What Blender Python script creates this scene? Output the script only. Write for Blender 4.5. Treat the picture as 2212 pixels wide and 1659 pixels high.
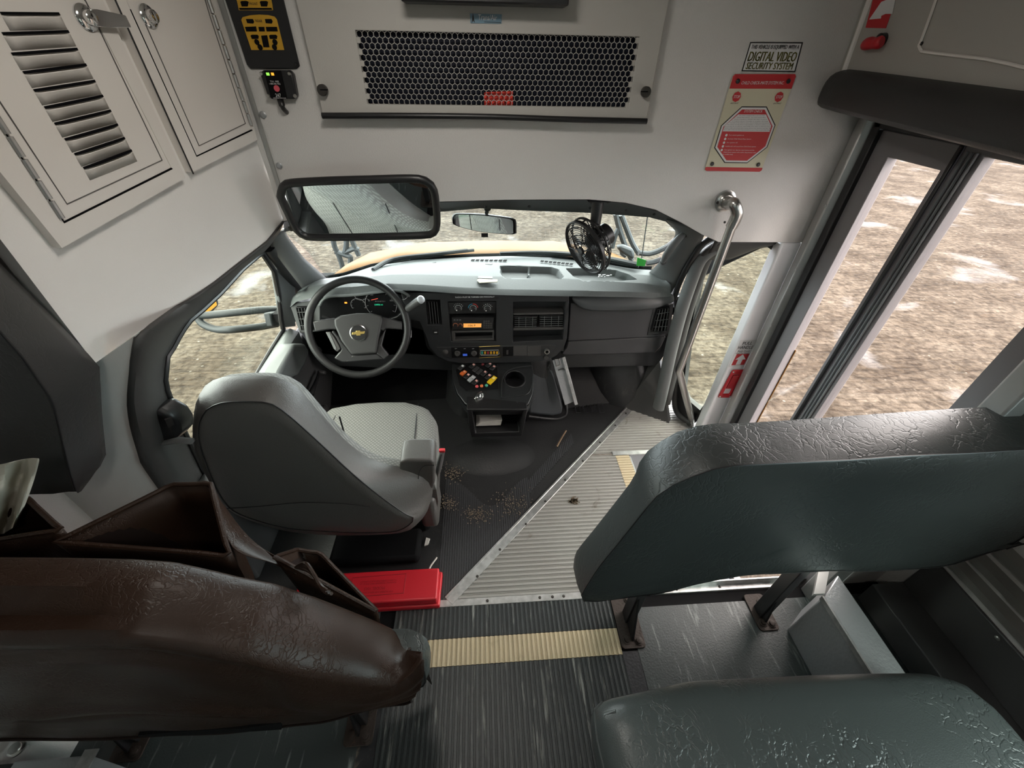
import bpy, bmesh, math, random
from mathutils import Vector as V, Matrix
random.seed(7)
SC = bpy.context.scene
COL = SC.collection
PI = math.pi
for _o in list(bpy.data.objects):
    bpy.data.objects.remove(_o)

# ------------------------------------------------------------------ camera
W, H, F = 2212.0, 1659.0, 890.0
EYE = V((0, 0, 1.5))
def _axes():
    fy = V((1032 - W/2, 113 - H/2, F)).normalized()
    fz = -V((1083 - W/2, 1938 - H/2, F))
    fz = (fz - fy*fz.dot(fy)).normalized()
    fx = fy.cross(fz)
    return Matrix((fx, fy, fz))
AX = _axes()
cam_data = bpy.data.cameras.new('camera')
cam_data.sensor_width = 36.0
cam_data.lens = F/W*36.0
cam_data.clip_start = 0.02
cam_data.clip_end = 400
cam = bpy.data.objects.new('camera', cam_data)
COL.objects.link(cam)
_r, _d, _f = AX.col[0], AX.col[1], AX.col[2]
cam.matrix_world = Matrix((( _r[0], -_d[0], -_f[0], EYE[0]), (_r[1], -_d[1], -_f[1], EYE[1]), (_r[2], -_d[2], -_f[2], EYE[2]), (0, 0, 0, 1)))
SC.camera = cam

# ------------------------------------------------------------------ world, light, exposure
SC.view_settings.view_transform = 'Standard'
SC.view_settings.look = 'None'
SC.view_settings.gamma = 1.0
SC.view_settings.exposure = 2.25
SC.view_settings.use_curve_mapping = False
wd = bpy.data.worlds.new('overcast_sky'); SC.world = wd; wd.use_nodes = True
_n = wd.node_tree.nodes; _n.clear()
_bg = _n.new('ShaderNodeBackground'); _wo = _n.new('ShaderNodeOutputWorld')
_tc = _n.new('ShaderNodeTexCoord'); _sx = _n.new('ShaderNodeSeparateXYZ'); _cr = _n.new('ShaderNodeValToRGB')
_cr.color_ramp.elements[0].position = 0.0; _cr.color_ramp.elements[0].color = (0.80, 0.86, 0.92, 1)
_cr.color_ramp.elements[1].position = 0.6; _cr.color_ramp.elements[1].color = (1.0, 1.0, 1.0, 1)
wd.node_tree.links.new(_tc.outputs['Generated'], _sx.inputs[0])
wd.node_tree.links.new(_sx.outputs['Z'], _cr.inputs[0])
wd.node_tree.links.new(_cr.outputs[0], _bg.inputs[0])
wd.node_tree.links.new(_bg.outputs[0], _wo.inputs[0])
_bg.inputs[1].default_value = 3.0
_sl = bpy.data.lights.new('hazy_sun', 'SUN'); _sl.energy = 1.0; _sl.angle = 0.6; _sl.color = (1, 0.96, 0.9)
_so = bpy.data.objects.new('hazy_sun', _sl); COL.objects.link(_so)
_so.rotation_euler = (math.radians(38), math.radians(28), 0)
FILL_POWER = 0.5  # strength of the fill lamps added out of view on the ceiling
ENTRY_FILL_POWER = 0.8
SC.cycles.max_bounces = 10
SC.cycles.diffuse_bounces = 5
SC.cycles.transparent_max_bounces = 16
SC.cycles.sample_clamp_indirect = 6.0
SC.cycles.caustics_reflective = False
SC.cycles.caustics_refractive = False

# ------------------------------------------------------------------ pixel rays: where a sight line meets a real plane of the bus
def ray(x, y):
    return (AX @ V((x - W/2, y - H/2, F))).normalized()
def oz(x, y, z):
    d = ray(x, y); return EYE + d*((z - EYE.z)/d.z)
def oy(x, y, yy):
    d = ray(x, y); return EYE + d*((yy - EYE.y)/d.y)
def ox(x, y, xx):
    d = ray(x, y); return EYE + d*((xx - EYE.x)/d.x)
def op(x, y, p, n):
    d = ray(x, y); return EYE + d*((V(p) - EYE).dot(V(n))/d.dot(V(n)))

# ------------------------------------------------------------------ materials
MATS = {}
def mat(name, col, rough=0.5, metal=0.0, bump=None, bs=0.3, var=0.0, vscale=8.0, spec=0.5, emit=0.0, col2=None, scale=None, coat=0.0):
    if name in MATS: return MATS[name]
    m = bpy.data.materials.new(name); m.use_nodes = True
    nt = m.node_tree; N = nt.nodes; L = nt.links
    b = N['Principled BSDF']
    b.inputs['Base Color'].default_value = (*col, 1)
    b.inputs['Roughness'].default_value = rough
    b.inputs['Metallic'].default_value = metal
    b.inputs['Specular IOR Level'].default_value = spec
    b.inputs['Coat Weight'].default_value = coat
    if emit:
        b.inputs['Emission Color'].default_value = (*col, 1); b.inputs['Emission Strength'].default_value = emit
    tc = N.new('ShaderNodeTexCoord')
    def noise(s, det=4, dist=0.0, rgh=0.55):
        t = N.new('ShaderNodeTexNoise'); t.inputs['Scale'].default_value = s; t.inputs['Detail'].default_value = det
        t.inputs['Distortion'].default_value = dist; t.inputs['Roughness'].default_value = rgh
        L.new(tc.outputs['Object'], t.inputs['Vector']); return t
    def ramp(src, p0, p1, c0=(0, 0, 0, 1), c1=(1, 1, 1, 1)):
        r = N.new('ShaderNodeValToRGB'); e = r.color_ramp.elements
        e[0].position = p0; e[1].position = p1; e[0].color = c0; e[1].color = c1
        L.new(src, r.inputs[0]); return r
    if var > 0:
        t = noise(vscale, 5)
        c2 = col2 or tuple(max(0, c*(1 - var)) for c in col)
        r = ramp(t.outputs[0], 0.35, 0.65, (*c2, 1), (*col, 1))
        L.new(r.outputs[0], b.inputs['Base Color'])
    h = None
    if bump == 'grain':
        h = noise(scale or 350, 3).outputs[0]
    elif bump == 'leather':
        t0 = noise(14, 4)
        mx = N.new('ShaderNodeMixRGB'); mx.blend_type = 'ADD'; mx.inputs[0].default_value = 0.10
        L.new(tc.outputs['Object'], mx.inputs[1]); L.new(t0.outputs['Color'], mx.inputs[2])
        mp = N.new('ShaderNodeMapping'); mp.inputs['Scale'].default_value = (1.6, 1.0, 0.8); L.new(mx.outputs[0], mp.inputs[0])
        v = N.new('ShaderNodeTexVoronoi'); v.feature = 'DISTANCE_TO_EDGE'; v.inputs['Scale'].default_value = scale or 26
        L.new(mp.outputs[0], v.inputs['Vector'])
        r = ramp(v.outputs['Distance'], 0.0, 0.10)
        msk = ramp(noise(6, 5).outputs[0], 0.43, 0.58)
        mm = N.new('ShaderNodeMixRGB'); mm.inputs[1].default_value = (1, 1, 1, 1)
        L.new(msk.outputs[0], mm.inputs[0]); L.new(r.outputs[0], mm.inputs[2])
        fg = noise(420, 2)
        ad = N.new('ShaderNodeMixRGB'); ad.inputs[0].default_value = 0.22
        L.new(mm.outputs[0], ad.inputs[1]); L.new(fg.outputs[0], ad.inputs[2])
        h = ad.outputs[0]
    elif bump == 'cloth':
        def wave(rot):
            mp = N.new('ShaderNodeMapping'); mp.inputs['Rotation'].default_value = rot
            L.new(tc.outputs['Object'], mp.inputs[0])
            w = N.new('ShaderNodeTexWave'); w.inputs['Scale'].default_value = scale or 34; w.inputs['Distortion'].default_value = 1.2
            w.inputs['Detail Scale'].default_value = 3
            L.new(mp.outputs[0], w.inputs['Vector']); return w
        a, c = wave((0.3, 0.3, 0.75)), wave((0.3, 0.3, -0.75))
        mu = N.new('ShaderNodeMixRGB'); mu.blend_type = 'MULTIPLY'; mu.inputs[0].default_value = 1
        L.new(a.outputs[0], mu.inputs[1]); L.new(c.outputs[0], mu.inputs[2])
        r = ramp(mu.outputs[0], 0.05, 0.45, (*[k*(1 - 0.38) for k in col], 1), (*col, 1))
        L.new(r.outputs[0], b.inputs['Base Color'])
        h = noise(600, 2).outputs[0]
    elif bump == 'brushed':
        mp = N.new('ShaderNodeMapping'); mp.inputs['Scale'].default_value = (4, 4, 250); L.new(tc.outputs['Object'], mp.inputs[0])
        t = noise(1, 2); L.new(mp.outputs[0], t.inputs['Vector']); h = t.outputs[0]
    elif bump == 'dirty':     # rubber with scuffs and dried mud
        t = noise(scale or 9, 8, 0.6, 0.7)
        r = ramp(t.outputs[0], 0.56, 0.74, (*col, 1), (*(col2 or (0.2, 0.17, 0.13)), 1))
        t2 = noise(3.1, 2)
        r2 = ramp(t2.outputs[0], 0.5, 0.62)
        mx = N.new('ShaderNodeMixRGB'); mx.inputs[1].default_value = (*col, 1)
        L.new(r2.outputs[0], mx.inputs[0]); L.new(r.outputs[0], mx.inputs[2])
        L.new(mx.outputs[0], b.inputs['Base Color'])
        h = noise(120, 4).outputs[0]
    elif bump == 'scratch':   # long scuffs running fore and aft
        mp = N.new('ShaderNodeMapping'); mp.inputs['Scale'].default_value = (60, 6, 6); mp.inputs['Rotation'].default_value = (0, 0, 0.12)
        L.new(tc.outputs['Object'], mp.inputs[0])
        t = noise(1, 5, 0.3, 0.6); L.new(mp.outputs[0], t.inputs['Vector'])
        r = ramp(t.outputs[0], 0.58, 0.74, (*col, 1), (*(col2 or (0.3, 0.32, 0.3)), 1))
        L.new(r.outputs[0], b.inputs['Base Color'])
        h = noise(200, 3).outputs[0]
    if h is not None:
        bp = N.new('ShaderNodeBump'); bp.inputs['Strength'].default_value = bs; bp.inputs['Distance'].default_value = 0.004
        L.new(h, bp.inputs['Height']); L.new(bp.outputs[0], b.inputs['Normal'])
    MATS[name] = m
    return m
def glass_mat(name, tint, gloss=0.06):
    m = bpy.data.materials.new(name); m.use_nodes = True; N = m.node_tree.nodes; L = m.node_tree.links; N.clear()
    o = N.new('ShaderNodeOutputMaterial'); t = N.new('ShaderNodeBsdfTransparent'); g = N.new('ShaderNodeBsdfGlossy'); x = N.new('ShaderNodeMixShader')
    # Schlick reflectance on the unsigned angle, so both faces of a thin pane behave alike
    ge = N.new('ShaderNodeNewGeometry'); dt = N.new('ShaderNodeVectorMath'); dt.operation = 'DOT_PRODUCT'
    L.new(ge.outputs['Normal'], dt.inputs[0]); L.new(ge.outputs['Incoming'], dt.inputs[1])
    def mth(op_, a, b_):
        q = N.new('ShaderNodeMath'); q.operation = op_
        for i, z in enumerate((a, b_)):
            if z is None: continue
            if isinstance(z, (int, float)): q.inputs[i].default_value = z
            else: L.new(z, q.inputs[i])
        return q.outputs[0]
    om_ = mth('SUBTRACT', 1.0, mth('ABSOLUTE', dt.outputs['Value'], None))
    fr_out = mth('ADD', mth('MULTIPLY', mth('POWER', om_, 5.0), 0.5), gloss*0.4)
    t.inputs[0].default_value = (*tint, 1); g.inputs['Roughness'].default_value = 0.02
    L.new(fr_out, x.inputs[0]); L.new(t.outputs[0], x.inputs[1]); L.new(g.outputs[0], x.inputs[2]); L.new(x.outputs[0], o.inputs[0])
    MATS[name] = m; return m

WHITE = mat('white_frp', (0.62, 0.605, 0.585), 0.5, bump='grain', bs=0.25, scale=260)
WHITE2 = mat('white_gelcoat', (0.80, 0.775, 0.745), 0.42, bump='grain', bs=0.12, scale=300)
CABW = mat('cabinet_white', (0.75, 0.715, 0.675), 0.35, bump='grain', bs=0.06, scale=200)
ACP = mat('evaporator_panel', (0.46, 0.445, 0.415), 0.5, bump='grain', bs=0.08)
PILW = mat('white_pillar', (0.84, 0.84, 0.86), 0.4, bump='grain', bs=0.1)
BLACK = mat('black_plastic', (0.012, 0.012, 0.013), 0.38)
MATTE = mat('matte_black', (0.005, 0.005, 0.0055), 0.8, spec=0.12)
DEEP = mat('dark_cavity', (0.003, 0.003, 0.004), 0.9, spec=0.1)
CHAR = mat('charcoal_trim', (0.045, 0.043, 0.042), 0.55, bump='grain', bs=0.1, scale=500)
GREYT = mat('grey_trim', (0.12, 0.125, 0.125), 0.5, bump='grain', bs=0.1, scale=500)
SAIL = mat('door_grey', (0.11, 0.12, 0.12), 0.5, bump='grain', bs=0.1, scale=500)
DASHT = mat('dash_top_grey', (0.098, 0.109, 0.108), 0.55, bump='grain', bs=0.15, scale=420, var=0.06, vscale=160)
DASHF = mat('dash_fascia', (0.020, 0.021, 0.0225), 0.42, bump='grain', bs=0.08, scale=500)
VINYL = mat('grey_green_vinyl', (0.030, 0.035, 0.0345), 0.42, bump='leather', bs=0.25, var=0.12, vscale=5, scale=34)
VINYLB = mat('bench_vinyl', (0.062, 0.072, 0.072), 0.34, bump='leather', bs=0.42, scale=34)
PADV = mat('dark_pad_vinyl', (0.032, 0.031, 0.031), 0.5, bump='leather', bs=0.18, scale=40)
SEATV = mat('driver_seat_vinyl', (0.080, 0.076, 0.072), 0.42, bump='grain', bs=0.2, scale=300)
SEATC = mat('driver_seat_cloth', (0.20, 0.20, 0.188), 0.85, bump='cloth', bs=0.15)
BROWN = mat('brown_leather', (0.027, 0.0135, 0.0082), 0.40, spec=0.28, bump='leather', bs=0.24, scale=62, var=0.25, vscale=6)
BROWNI = mat('brown_lining', (0.012, 0.0065, 0.005), 0.65, spec=0.2)
ALU = mat('aluminium', (0.62, 0.62, 0.61), 0.38, 0.85, bump='grain', bs=0.15, scale=90, var=0.3, vscale=40)
ALUF = mat('frame_aluminium', (0.45, 0.45, 0.44), 0.42, 0.8, bump='brushed', bs=0.08)
STEEL = mat('brushed_steel', (0.55, 0.54, 0.52), 0.28, 1.0, bump='brushed', bs=0.05)
CHROME = mat('chrome', (0.75, 0.75, 0.75), 0.12, 1.0)
DKMETAL = mat('dark_metal', (0.06, 0.055, 0.05), 0.45, 0.6)
RUST = mat('rusty_steel', (0.035, 0.025, 0.02), 0.65, 0.3, bump='dirty', bs=0.4, col2=(0.16, 0.08, 0.045), scale=30)
SHEET = mat('galvanised_sheet', (0.42, 0.43, 0.44), 0.4, 0.75, bump='grain', bs=0.25, scale=120)
RED = mat('red_plastic', (0.50, 0.012, 0.022), 0.38)
REDD = mat('red_print', (0.50, 0.02, 0.025), 0.5)
AMBERY = mat('yellow_print', (0.55, 0.30, 0.015), 0.5)
CREAM = mat('cream_plate', (0.60, 0.57, 0.42), 0.45)
PAPER = mat('paper_white', (0.62, 0.60, 0.56), 0.8)
TISSUE = mat('tissue_paper', (0.55, 0.52, 0.44), 0.9, bump='grain', bs=0.4, scale=90)
INK = mat('black_ink', (0.012, 0.012, 0.012), 0.6)
OLIVE = mat('olive_ink', (0.16, 0.15, 0.035), 0.6)
LETTER = mat('white_print', (0.72, 0.72, 0.72), 0.6)
MIRROR = mat('mirror_glass', (0.82, 0.86, 0.86), 0.01, 1.0)
RUB = mat('black_rubber_mat', (0.024, 0.025, 0.028), 0.36, bump='dirty', bs=0.25, col2=(0.22, 0.18, 0.13), scale=22)
RUBS = mat('smooth_cab_mat', (0.022, 0.022, 0.023), 0.42, bump='dirty', bs=0.25, col2=(0.08, 0.076, 0.07), scale=12)
AISLE = mat('aisle_rubber', (0.034, 0.040, 0.041), 0.38, bump='scratch', bs=0.2, col2=(0.28, 0.29, 0.27))
FLOORR = mat('smooth_grey_rubber', (0.032, 0.040, 0.040), 0.45, bump='scratch', bs=0.2, col2=(0.2, 0.22, 0.21))
ENTRY = mat('entry_rubber', (0.30, 0.295, 0.275), 0.42, bump='dirty', bs=0.2, col2=(0.10, 0.085, 0.06), scale=16)
NOSE = mat('cream_nosing', (0.52, 0.44, 0.29), 0.5, bump='dirty', bs=0.2, col2=(0.26, 0.2, 0.11), scale=30)
YELBUS = mat('bus_yellow_paint', (0.105, 0.046, 0.0055), 0.55, spec=0.15)
EXTGREY = mat('exterior_dark_grey', (0.012, 0.016, 0.018), 0.55)
ORANGE = mat('orange_plastic', (0.60, 0.12, 0.02), 0.45)
GREENP = mat('green_plastic', (0.04, 0.5, 0.06), 0.4)
BLUEP = mat('pale_blue_plate', (0.13, 0.24, 0.32), 0.35)
GOLD = mat('gold_emblem', (0.75, 0.55, 0.18), 0.25, 0.8)
LCD = mat('amber_display', (0.75, 0.33, 0.08), 0.4, emit=0.16)
LEDG = mat('green_lamp', (0.25, 0.9, 0.08), 0.4, emit=0.3)
LEDO = mat('orange_lamp', (1.0, 0.35, 0.03), 0.4, emit=0.3)
COIL = mat('evaporator_fins', (0.006, 0.008, 0.018), 0.6, spec=0.2)
G_FRONT = glass_mat('windshield_glass', (0.93, 0.97, 0.95))
G_SIDE = glass_mat('side_glass', (0.93, 0.955, 0.89))
G_DOOR = glass_mat('door_glass', (0.98, 0.93, 0.90))
G_REAR = glass_mat('rear_side_glass', (0.84, 0.92, 0.90))

# ------------------------------------------------------------------ object helpers
def tag(o, label=None, cat=None, group=None, kind=None):
    if label: o['label'] = label
    if cat: o['category'] = cat
    if group: o['group'] = group
    if kind: o['kind'] = kind
    return o
def empty(name, loc, label, cat, group=None):
    o = bpy.data.objects.new(name, None); o.location = V(loc); o.empty_display_size = 0.05
    COL.objects.link(o)
    return tag(o, label, cat, group)
def frame_of(n, up=(0, 0, 1)):
    n = V(n).normalized(); u = V(up).cross(n)
    if u.length < 1e-5: u = V((1, 0, 0))
    u.normalize(); v = n.cross(u).normalized()
    return u, v, n
def adopt(o, parent):
    o.parent = parent
    m = Matrix.Identity(4); p = parent
    while p is not None:
        m = Matrix.Translation(p.location) @ m
        p = p.parent
    o.matrix_parent_inverse = Matrix.Translation(parent.location).inverted() if parent.type == 'EMPTY' else Matrix.Identity(4)
def resample(pts, n, closed=False):
    pts = [V(p) for p in pts]
    if closed: pts = pts + [pts[0]]
    d = [0.0]
    for a, b in zip(pts, pts[1:]): d.append(d[-1] + (b - a).length)
    out = []; tot = d[-1]; k = 0
    m = n if closed else n - 1
    for i in range(n):
        t = tot*i/m
        while k < len(d) - 2 and d[k + 1] < t: k += 1
        s = (t - d[k])/max(d[k + 1] - d[k], 1e-9)
        out.append(pts[k].lerp(pts[k + 1], min(max(s, 0), 1)))
    return out
def smooth_path(pts, n):
    pts = [V(p) for p in pts]; out = []
    P = [pts[0]] + pts + [pts[-1]]
    for i in range(1, len(P) - 2):
        for k in range(n):
            t = k/n; a, b, c, d = P[i - 1], P[i], P[i + 1], P[i + 2]
            out.append(0.5*((2*b) + (c - a)*t + (2*a - 5*b + 4*c - d)*t*t + (3*b - a - 3*c + d)*t*t*t))
    out.append(pts[-1]); return out
class MB:
    def __init__(self): self.v = []; self.f = []
    def add(self, vs, fs):
        o = len(self.v); self.v += [tuple(x) for x in vs]; self.f += [tuple(i + o for i in f) for f in fs]; return self
    def box(self, c, s, R=None):
        c = V(c); vs = []
        for i in (-1, 1):
            for j in (-1, 1):
                for k in (-1, 1):
                    p = V((i*s[0]/2, j*s[1]/2, k*s[2]/2))
                    vs.append(c + (R @ p if R is not None else p))
        return self.add(vs, [(0, 1, 3, 2), (4, 6, 7, 5), (0, 4, 5, 1), (2, 3, 7, 6), (0, 2, 6, 4), (1, 5, 7, 3)])
    def bb(self, a, b):
        a, b = V(a), V(b); return self.box((a + b)/2, [abs(x) for x in (b - a)])
    def prism(self, poly, vec):
        poly = [V(p) for p in poly]; n = len(poly); vec = V(vec)
        vs = poly + [p + vec for p in poly]
        return self.add(vs, [tuple(range(n)), tuple(range(2*n - 1, n - 1, -1))] + [(i, (i + 1) % n, n + (i + 1) % n, n + i) for i in range(n)])
    def poly(self, pts): return self.add(pts, [tuple(range(len(pts)))])
    def loft(self, rows, cu=False, cap0=False, cap1=False):
        m = len(rows[0]); vs = [p for r in rows for p in r]; fs = []
        for i in range(len(rows) - 1):
            for j in range(m if cu else m - 1):
                fs.append((i*m + j, i*m + (j + 1) % m, (i + 1)*m + (j + 1) % m, (i + 1)*m + j))
        if cap0: fs.append(tuple(range(m - 1, -1, -1)))
        if cap1: fs.append(tuple((len(rows) - 1)*m + j for j in range(m)))
        return self.add(vs, fs)
    def tube(self, path, r, n=10, closed=False, flat=1.0):
        path = [V(p) for p in path]; rows = []; k = len(path)
        rr = r if isinstance(r, (list, tuple)) else [r]*k
        ref = None
        for i, p in enumerate(path):
            if closed: t = path[(i + 1) % k] - path[i - 1]
            else: t = path[min(i + 1, k - 1)] - path[max(i - 1, 0)]
            t.normalize()
            if ref is None:
                ref = V((0, 0, 1)) if abs(t.z) < 0.9 else V((1, 0, 0))
            u = t.cross(ref).normalized(); w = u.cross(t).normalized(); ref = w
            rows.append([p + u*math.cos(2*PI*a/n)*rr[i] + w*math.sin(2*PI*a/n)*rr[i]*flat for a in range(n)])
        if closed: rows.append(rows[0])
        return self.loft(rows, cu=True, cap0=not closed, cap1=not closed)
    def lathe(self, prof, o, axis, n=24, cap=True):
        u, v, w = frame_of(axis, (0, 0, 1) if abs(V(axis).normalized().z) < 0.9 else (0, 1, 0)); o = V(o)
        rows = [[o + w*h + (u*math.cos(2*PI*a/n) + v*math.sin(2*PI*a/n))*r for a in range(n)] for r, h in prof]
        return self.loft(rows, cu=True, cap0=cap, cap1=cap)
    def ball(self, c, r, n=10):
        prof = [(max(r*math.sin(PI*i/n), 1e-4), -r*math.cos(PI*i/n)) for i in range(n + 1)]
        return self.lathe(prof, c, (0, 0, 1), n*2)
    def frm(self, poly2, o, u, v, w, depth):   # polygon in a local frame, thickened along w
        o, u, v, w = V(o), V(u), V(v), V(w)
        return self.prism([o + u*a + v*b for a, b in poly2], w*depth)
    def text(self, s, c, u, v, w, h, shear=0.0, depth=0.0006, bold=0.0):
        cu = bpy.data.curves.new('txt', 'FONT'); cu.body = s; cu.size = 1; cu.shear = shear; cu.offset = bold; cu.resolution_u = 2
        cu.offset = 0.0; cu.align_x = 'CENTER'
        ob = bpy.data.objects.new('txt', cu); COL.objects.link(ob)
        dg = bpy.context.evaluated_depsgraph_get(); dg.update()
        me = bpy.data.meshes.new_from_object(ob.evaluated_get(dg))
        bpy.data.objects.remove(ob); bpy.data.curves.remove(cu)
        if not me.vertices: return self
        xs = [q.co.x for q in me.vertices]; ys = [q.co.y for q in me.vertices]
        x0, x1, y0, y1 = min(xs), max(xs), min(ys), max(ys)
        c, u, v = V(c), V(u).normalized(), V(v); v = v.normalized(); nn = u.cross(v)
        for sh_ in ((-bold, 0, bold) if bold else (0,)):     # heavier strokes: the same letters laid side by side
            vs = [c + u*((q.co.x + sh_ - (x0 + x1)/2)*w/max(x1 - x0, 1e-6)) + v*((q.co.y - (y0 + y1)/2)*h/max(y1 - y0, 1e-6)) + nn*(depth*(1 + 0.1*(sh_ > 0) - 0.1*(sh_ < 0))) for q in me.vertices]
            self.add(vs, [tuple(p.vertices) for p in me.polygons])
        bpy.data.meshes.remove(me); return self
    def plate(self, outer, holes, o, u, v, depth):   # 2-D outline with holes, thickened: front face at o, back at o - n*depth
        cu = bpy.data.curves.new('pl', 'CURVE'); cu.dimensions = '2D'; cu.fill_mode = 'BOTH'; cu.extrude = 0.5
        for pl in [outer] + list(holes):
            sp = cu.splines.new('POLY'); sp.points.add(len(pl) - 1); sp.use_cyclic_u = True
            for q, p in zip(sp.points, pl): q.co = (p[0], p[1], 0, 1)
        ob = bpy.data.objects.new('pl', cu); COL.objects.link(ob)
        dg = bpy.context.evaluated_depsgraph_get(); dg.update()
        me = bpy.data.meshes.new_from_object(ob.evaluated_get(dg))
        bpy.data.objects.remove(ob); bpy.data.curves.remove(cu)
        o, u, v = V(o), V(u).normalized(), V(v).normalized(); n = u.cross(v)
        self.add([o + u*q.co.x + v*q.co.y + n*((q.co.z - 0.5)*depth) for q in me.vertices], [tuple(p.vertices) for p in me.polygons])
        bpy.data.meshes.remove(me); return self
    def build(self, name, m, parent=None, bevel=0.0, seg=2, sub=0, solid=0.0, angle=40, weld=True, flat=False):
        me = bpy.data.meshes.new(name); me.from_pydata(self.v, [], self.f); me.validate()
        bm = bmesh.new(); bm.from_mesh(me)
        if weld: bmesh.ops.remove_doubles(bm, verts=bm.verts, dist=1e-5)
        bmesh.ops.recalc_face_normals(bm, faces=bm.faces)
        for f in bm.faces: f.smooth = not flat
        bm.to_mesh(me); bm.free()
        if not flat: me.set_sharp_from_angle(angle=math.radians(angle))
        me.materials.append(m)
        o = bpy.data.objects.new(name, me); COL.objects.link(o)
        if solid:
            s = o.modifiers.new('solid', 'SOLIDIFY'); s.thickness = solid; s.offset = 0
        if sub:
            s = o.modifiers.new('sub', 'SUBSURF'); s.levels = sub; s.render_levels = sub
        if bevel:
            s = o.modifiers.new('bev', 'BEVEL'); s.width = bevel; s.segments = seg; s.limit_method = 'ANGLE'; s.angle_limit = math.radians(35)
            s.harden_normals = False
        if parent is not None: adopt(o, parent)
        return o
def struct(o): return tag(o, kind='structure')
def rrect(x0, y0, x1, y1, r, n=4):
    out = []
    for cx_, cy_, a0 in ((x1 - r, y1 - r, 0), (x0 + r, y1 - r, 90), (x0 + r, y0 + r, 180), (x1 - r, y0 + r, 270)):
        for k in range(n + 1):
            a = math.radians(a0 + 90*k/n); out.append((cx_ + r*math.cos(a), cy_ + r*math.sin(a)))
    return out
def circ(cx_, cy_, r, n=24): return [(cx_ + r*math.cos(2*PI*k/n), cy_ + r*math.sin(2*PI*k/n)) for k in range(n)]
def screw(c, n, r=0.006, m=None, parent=None, name='screw'):
    b = MB().lathe([(r, 0), (r, 0.0015), (r*0.75, 0.003), (r*0.3, 0.0032)], c, n, 14)
    return b.build(name, m or STEEL, parent)
X_, Y_, Z_ = V((1, 0, 0)), V((0, 1, 0)), V((0, 0, 1))
NB = V((0, -1, 0))        # faces the back of the bus, towards the camera
def xz(p): return (p.x, p.z)
def ypl(pts, y): return [xz(oy(a, b, y)) for a, b in pts]
def yplate(mb, outer, holes, y, depth):       # plate facing the rear, front face in the plane y
    return mb.plate(outer, holes, (0, y, 0), X_, Z_, depth)

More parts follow.
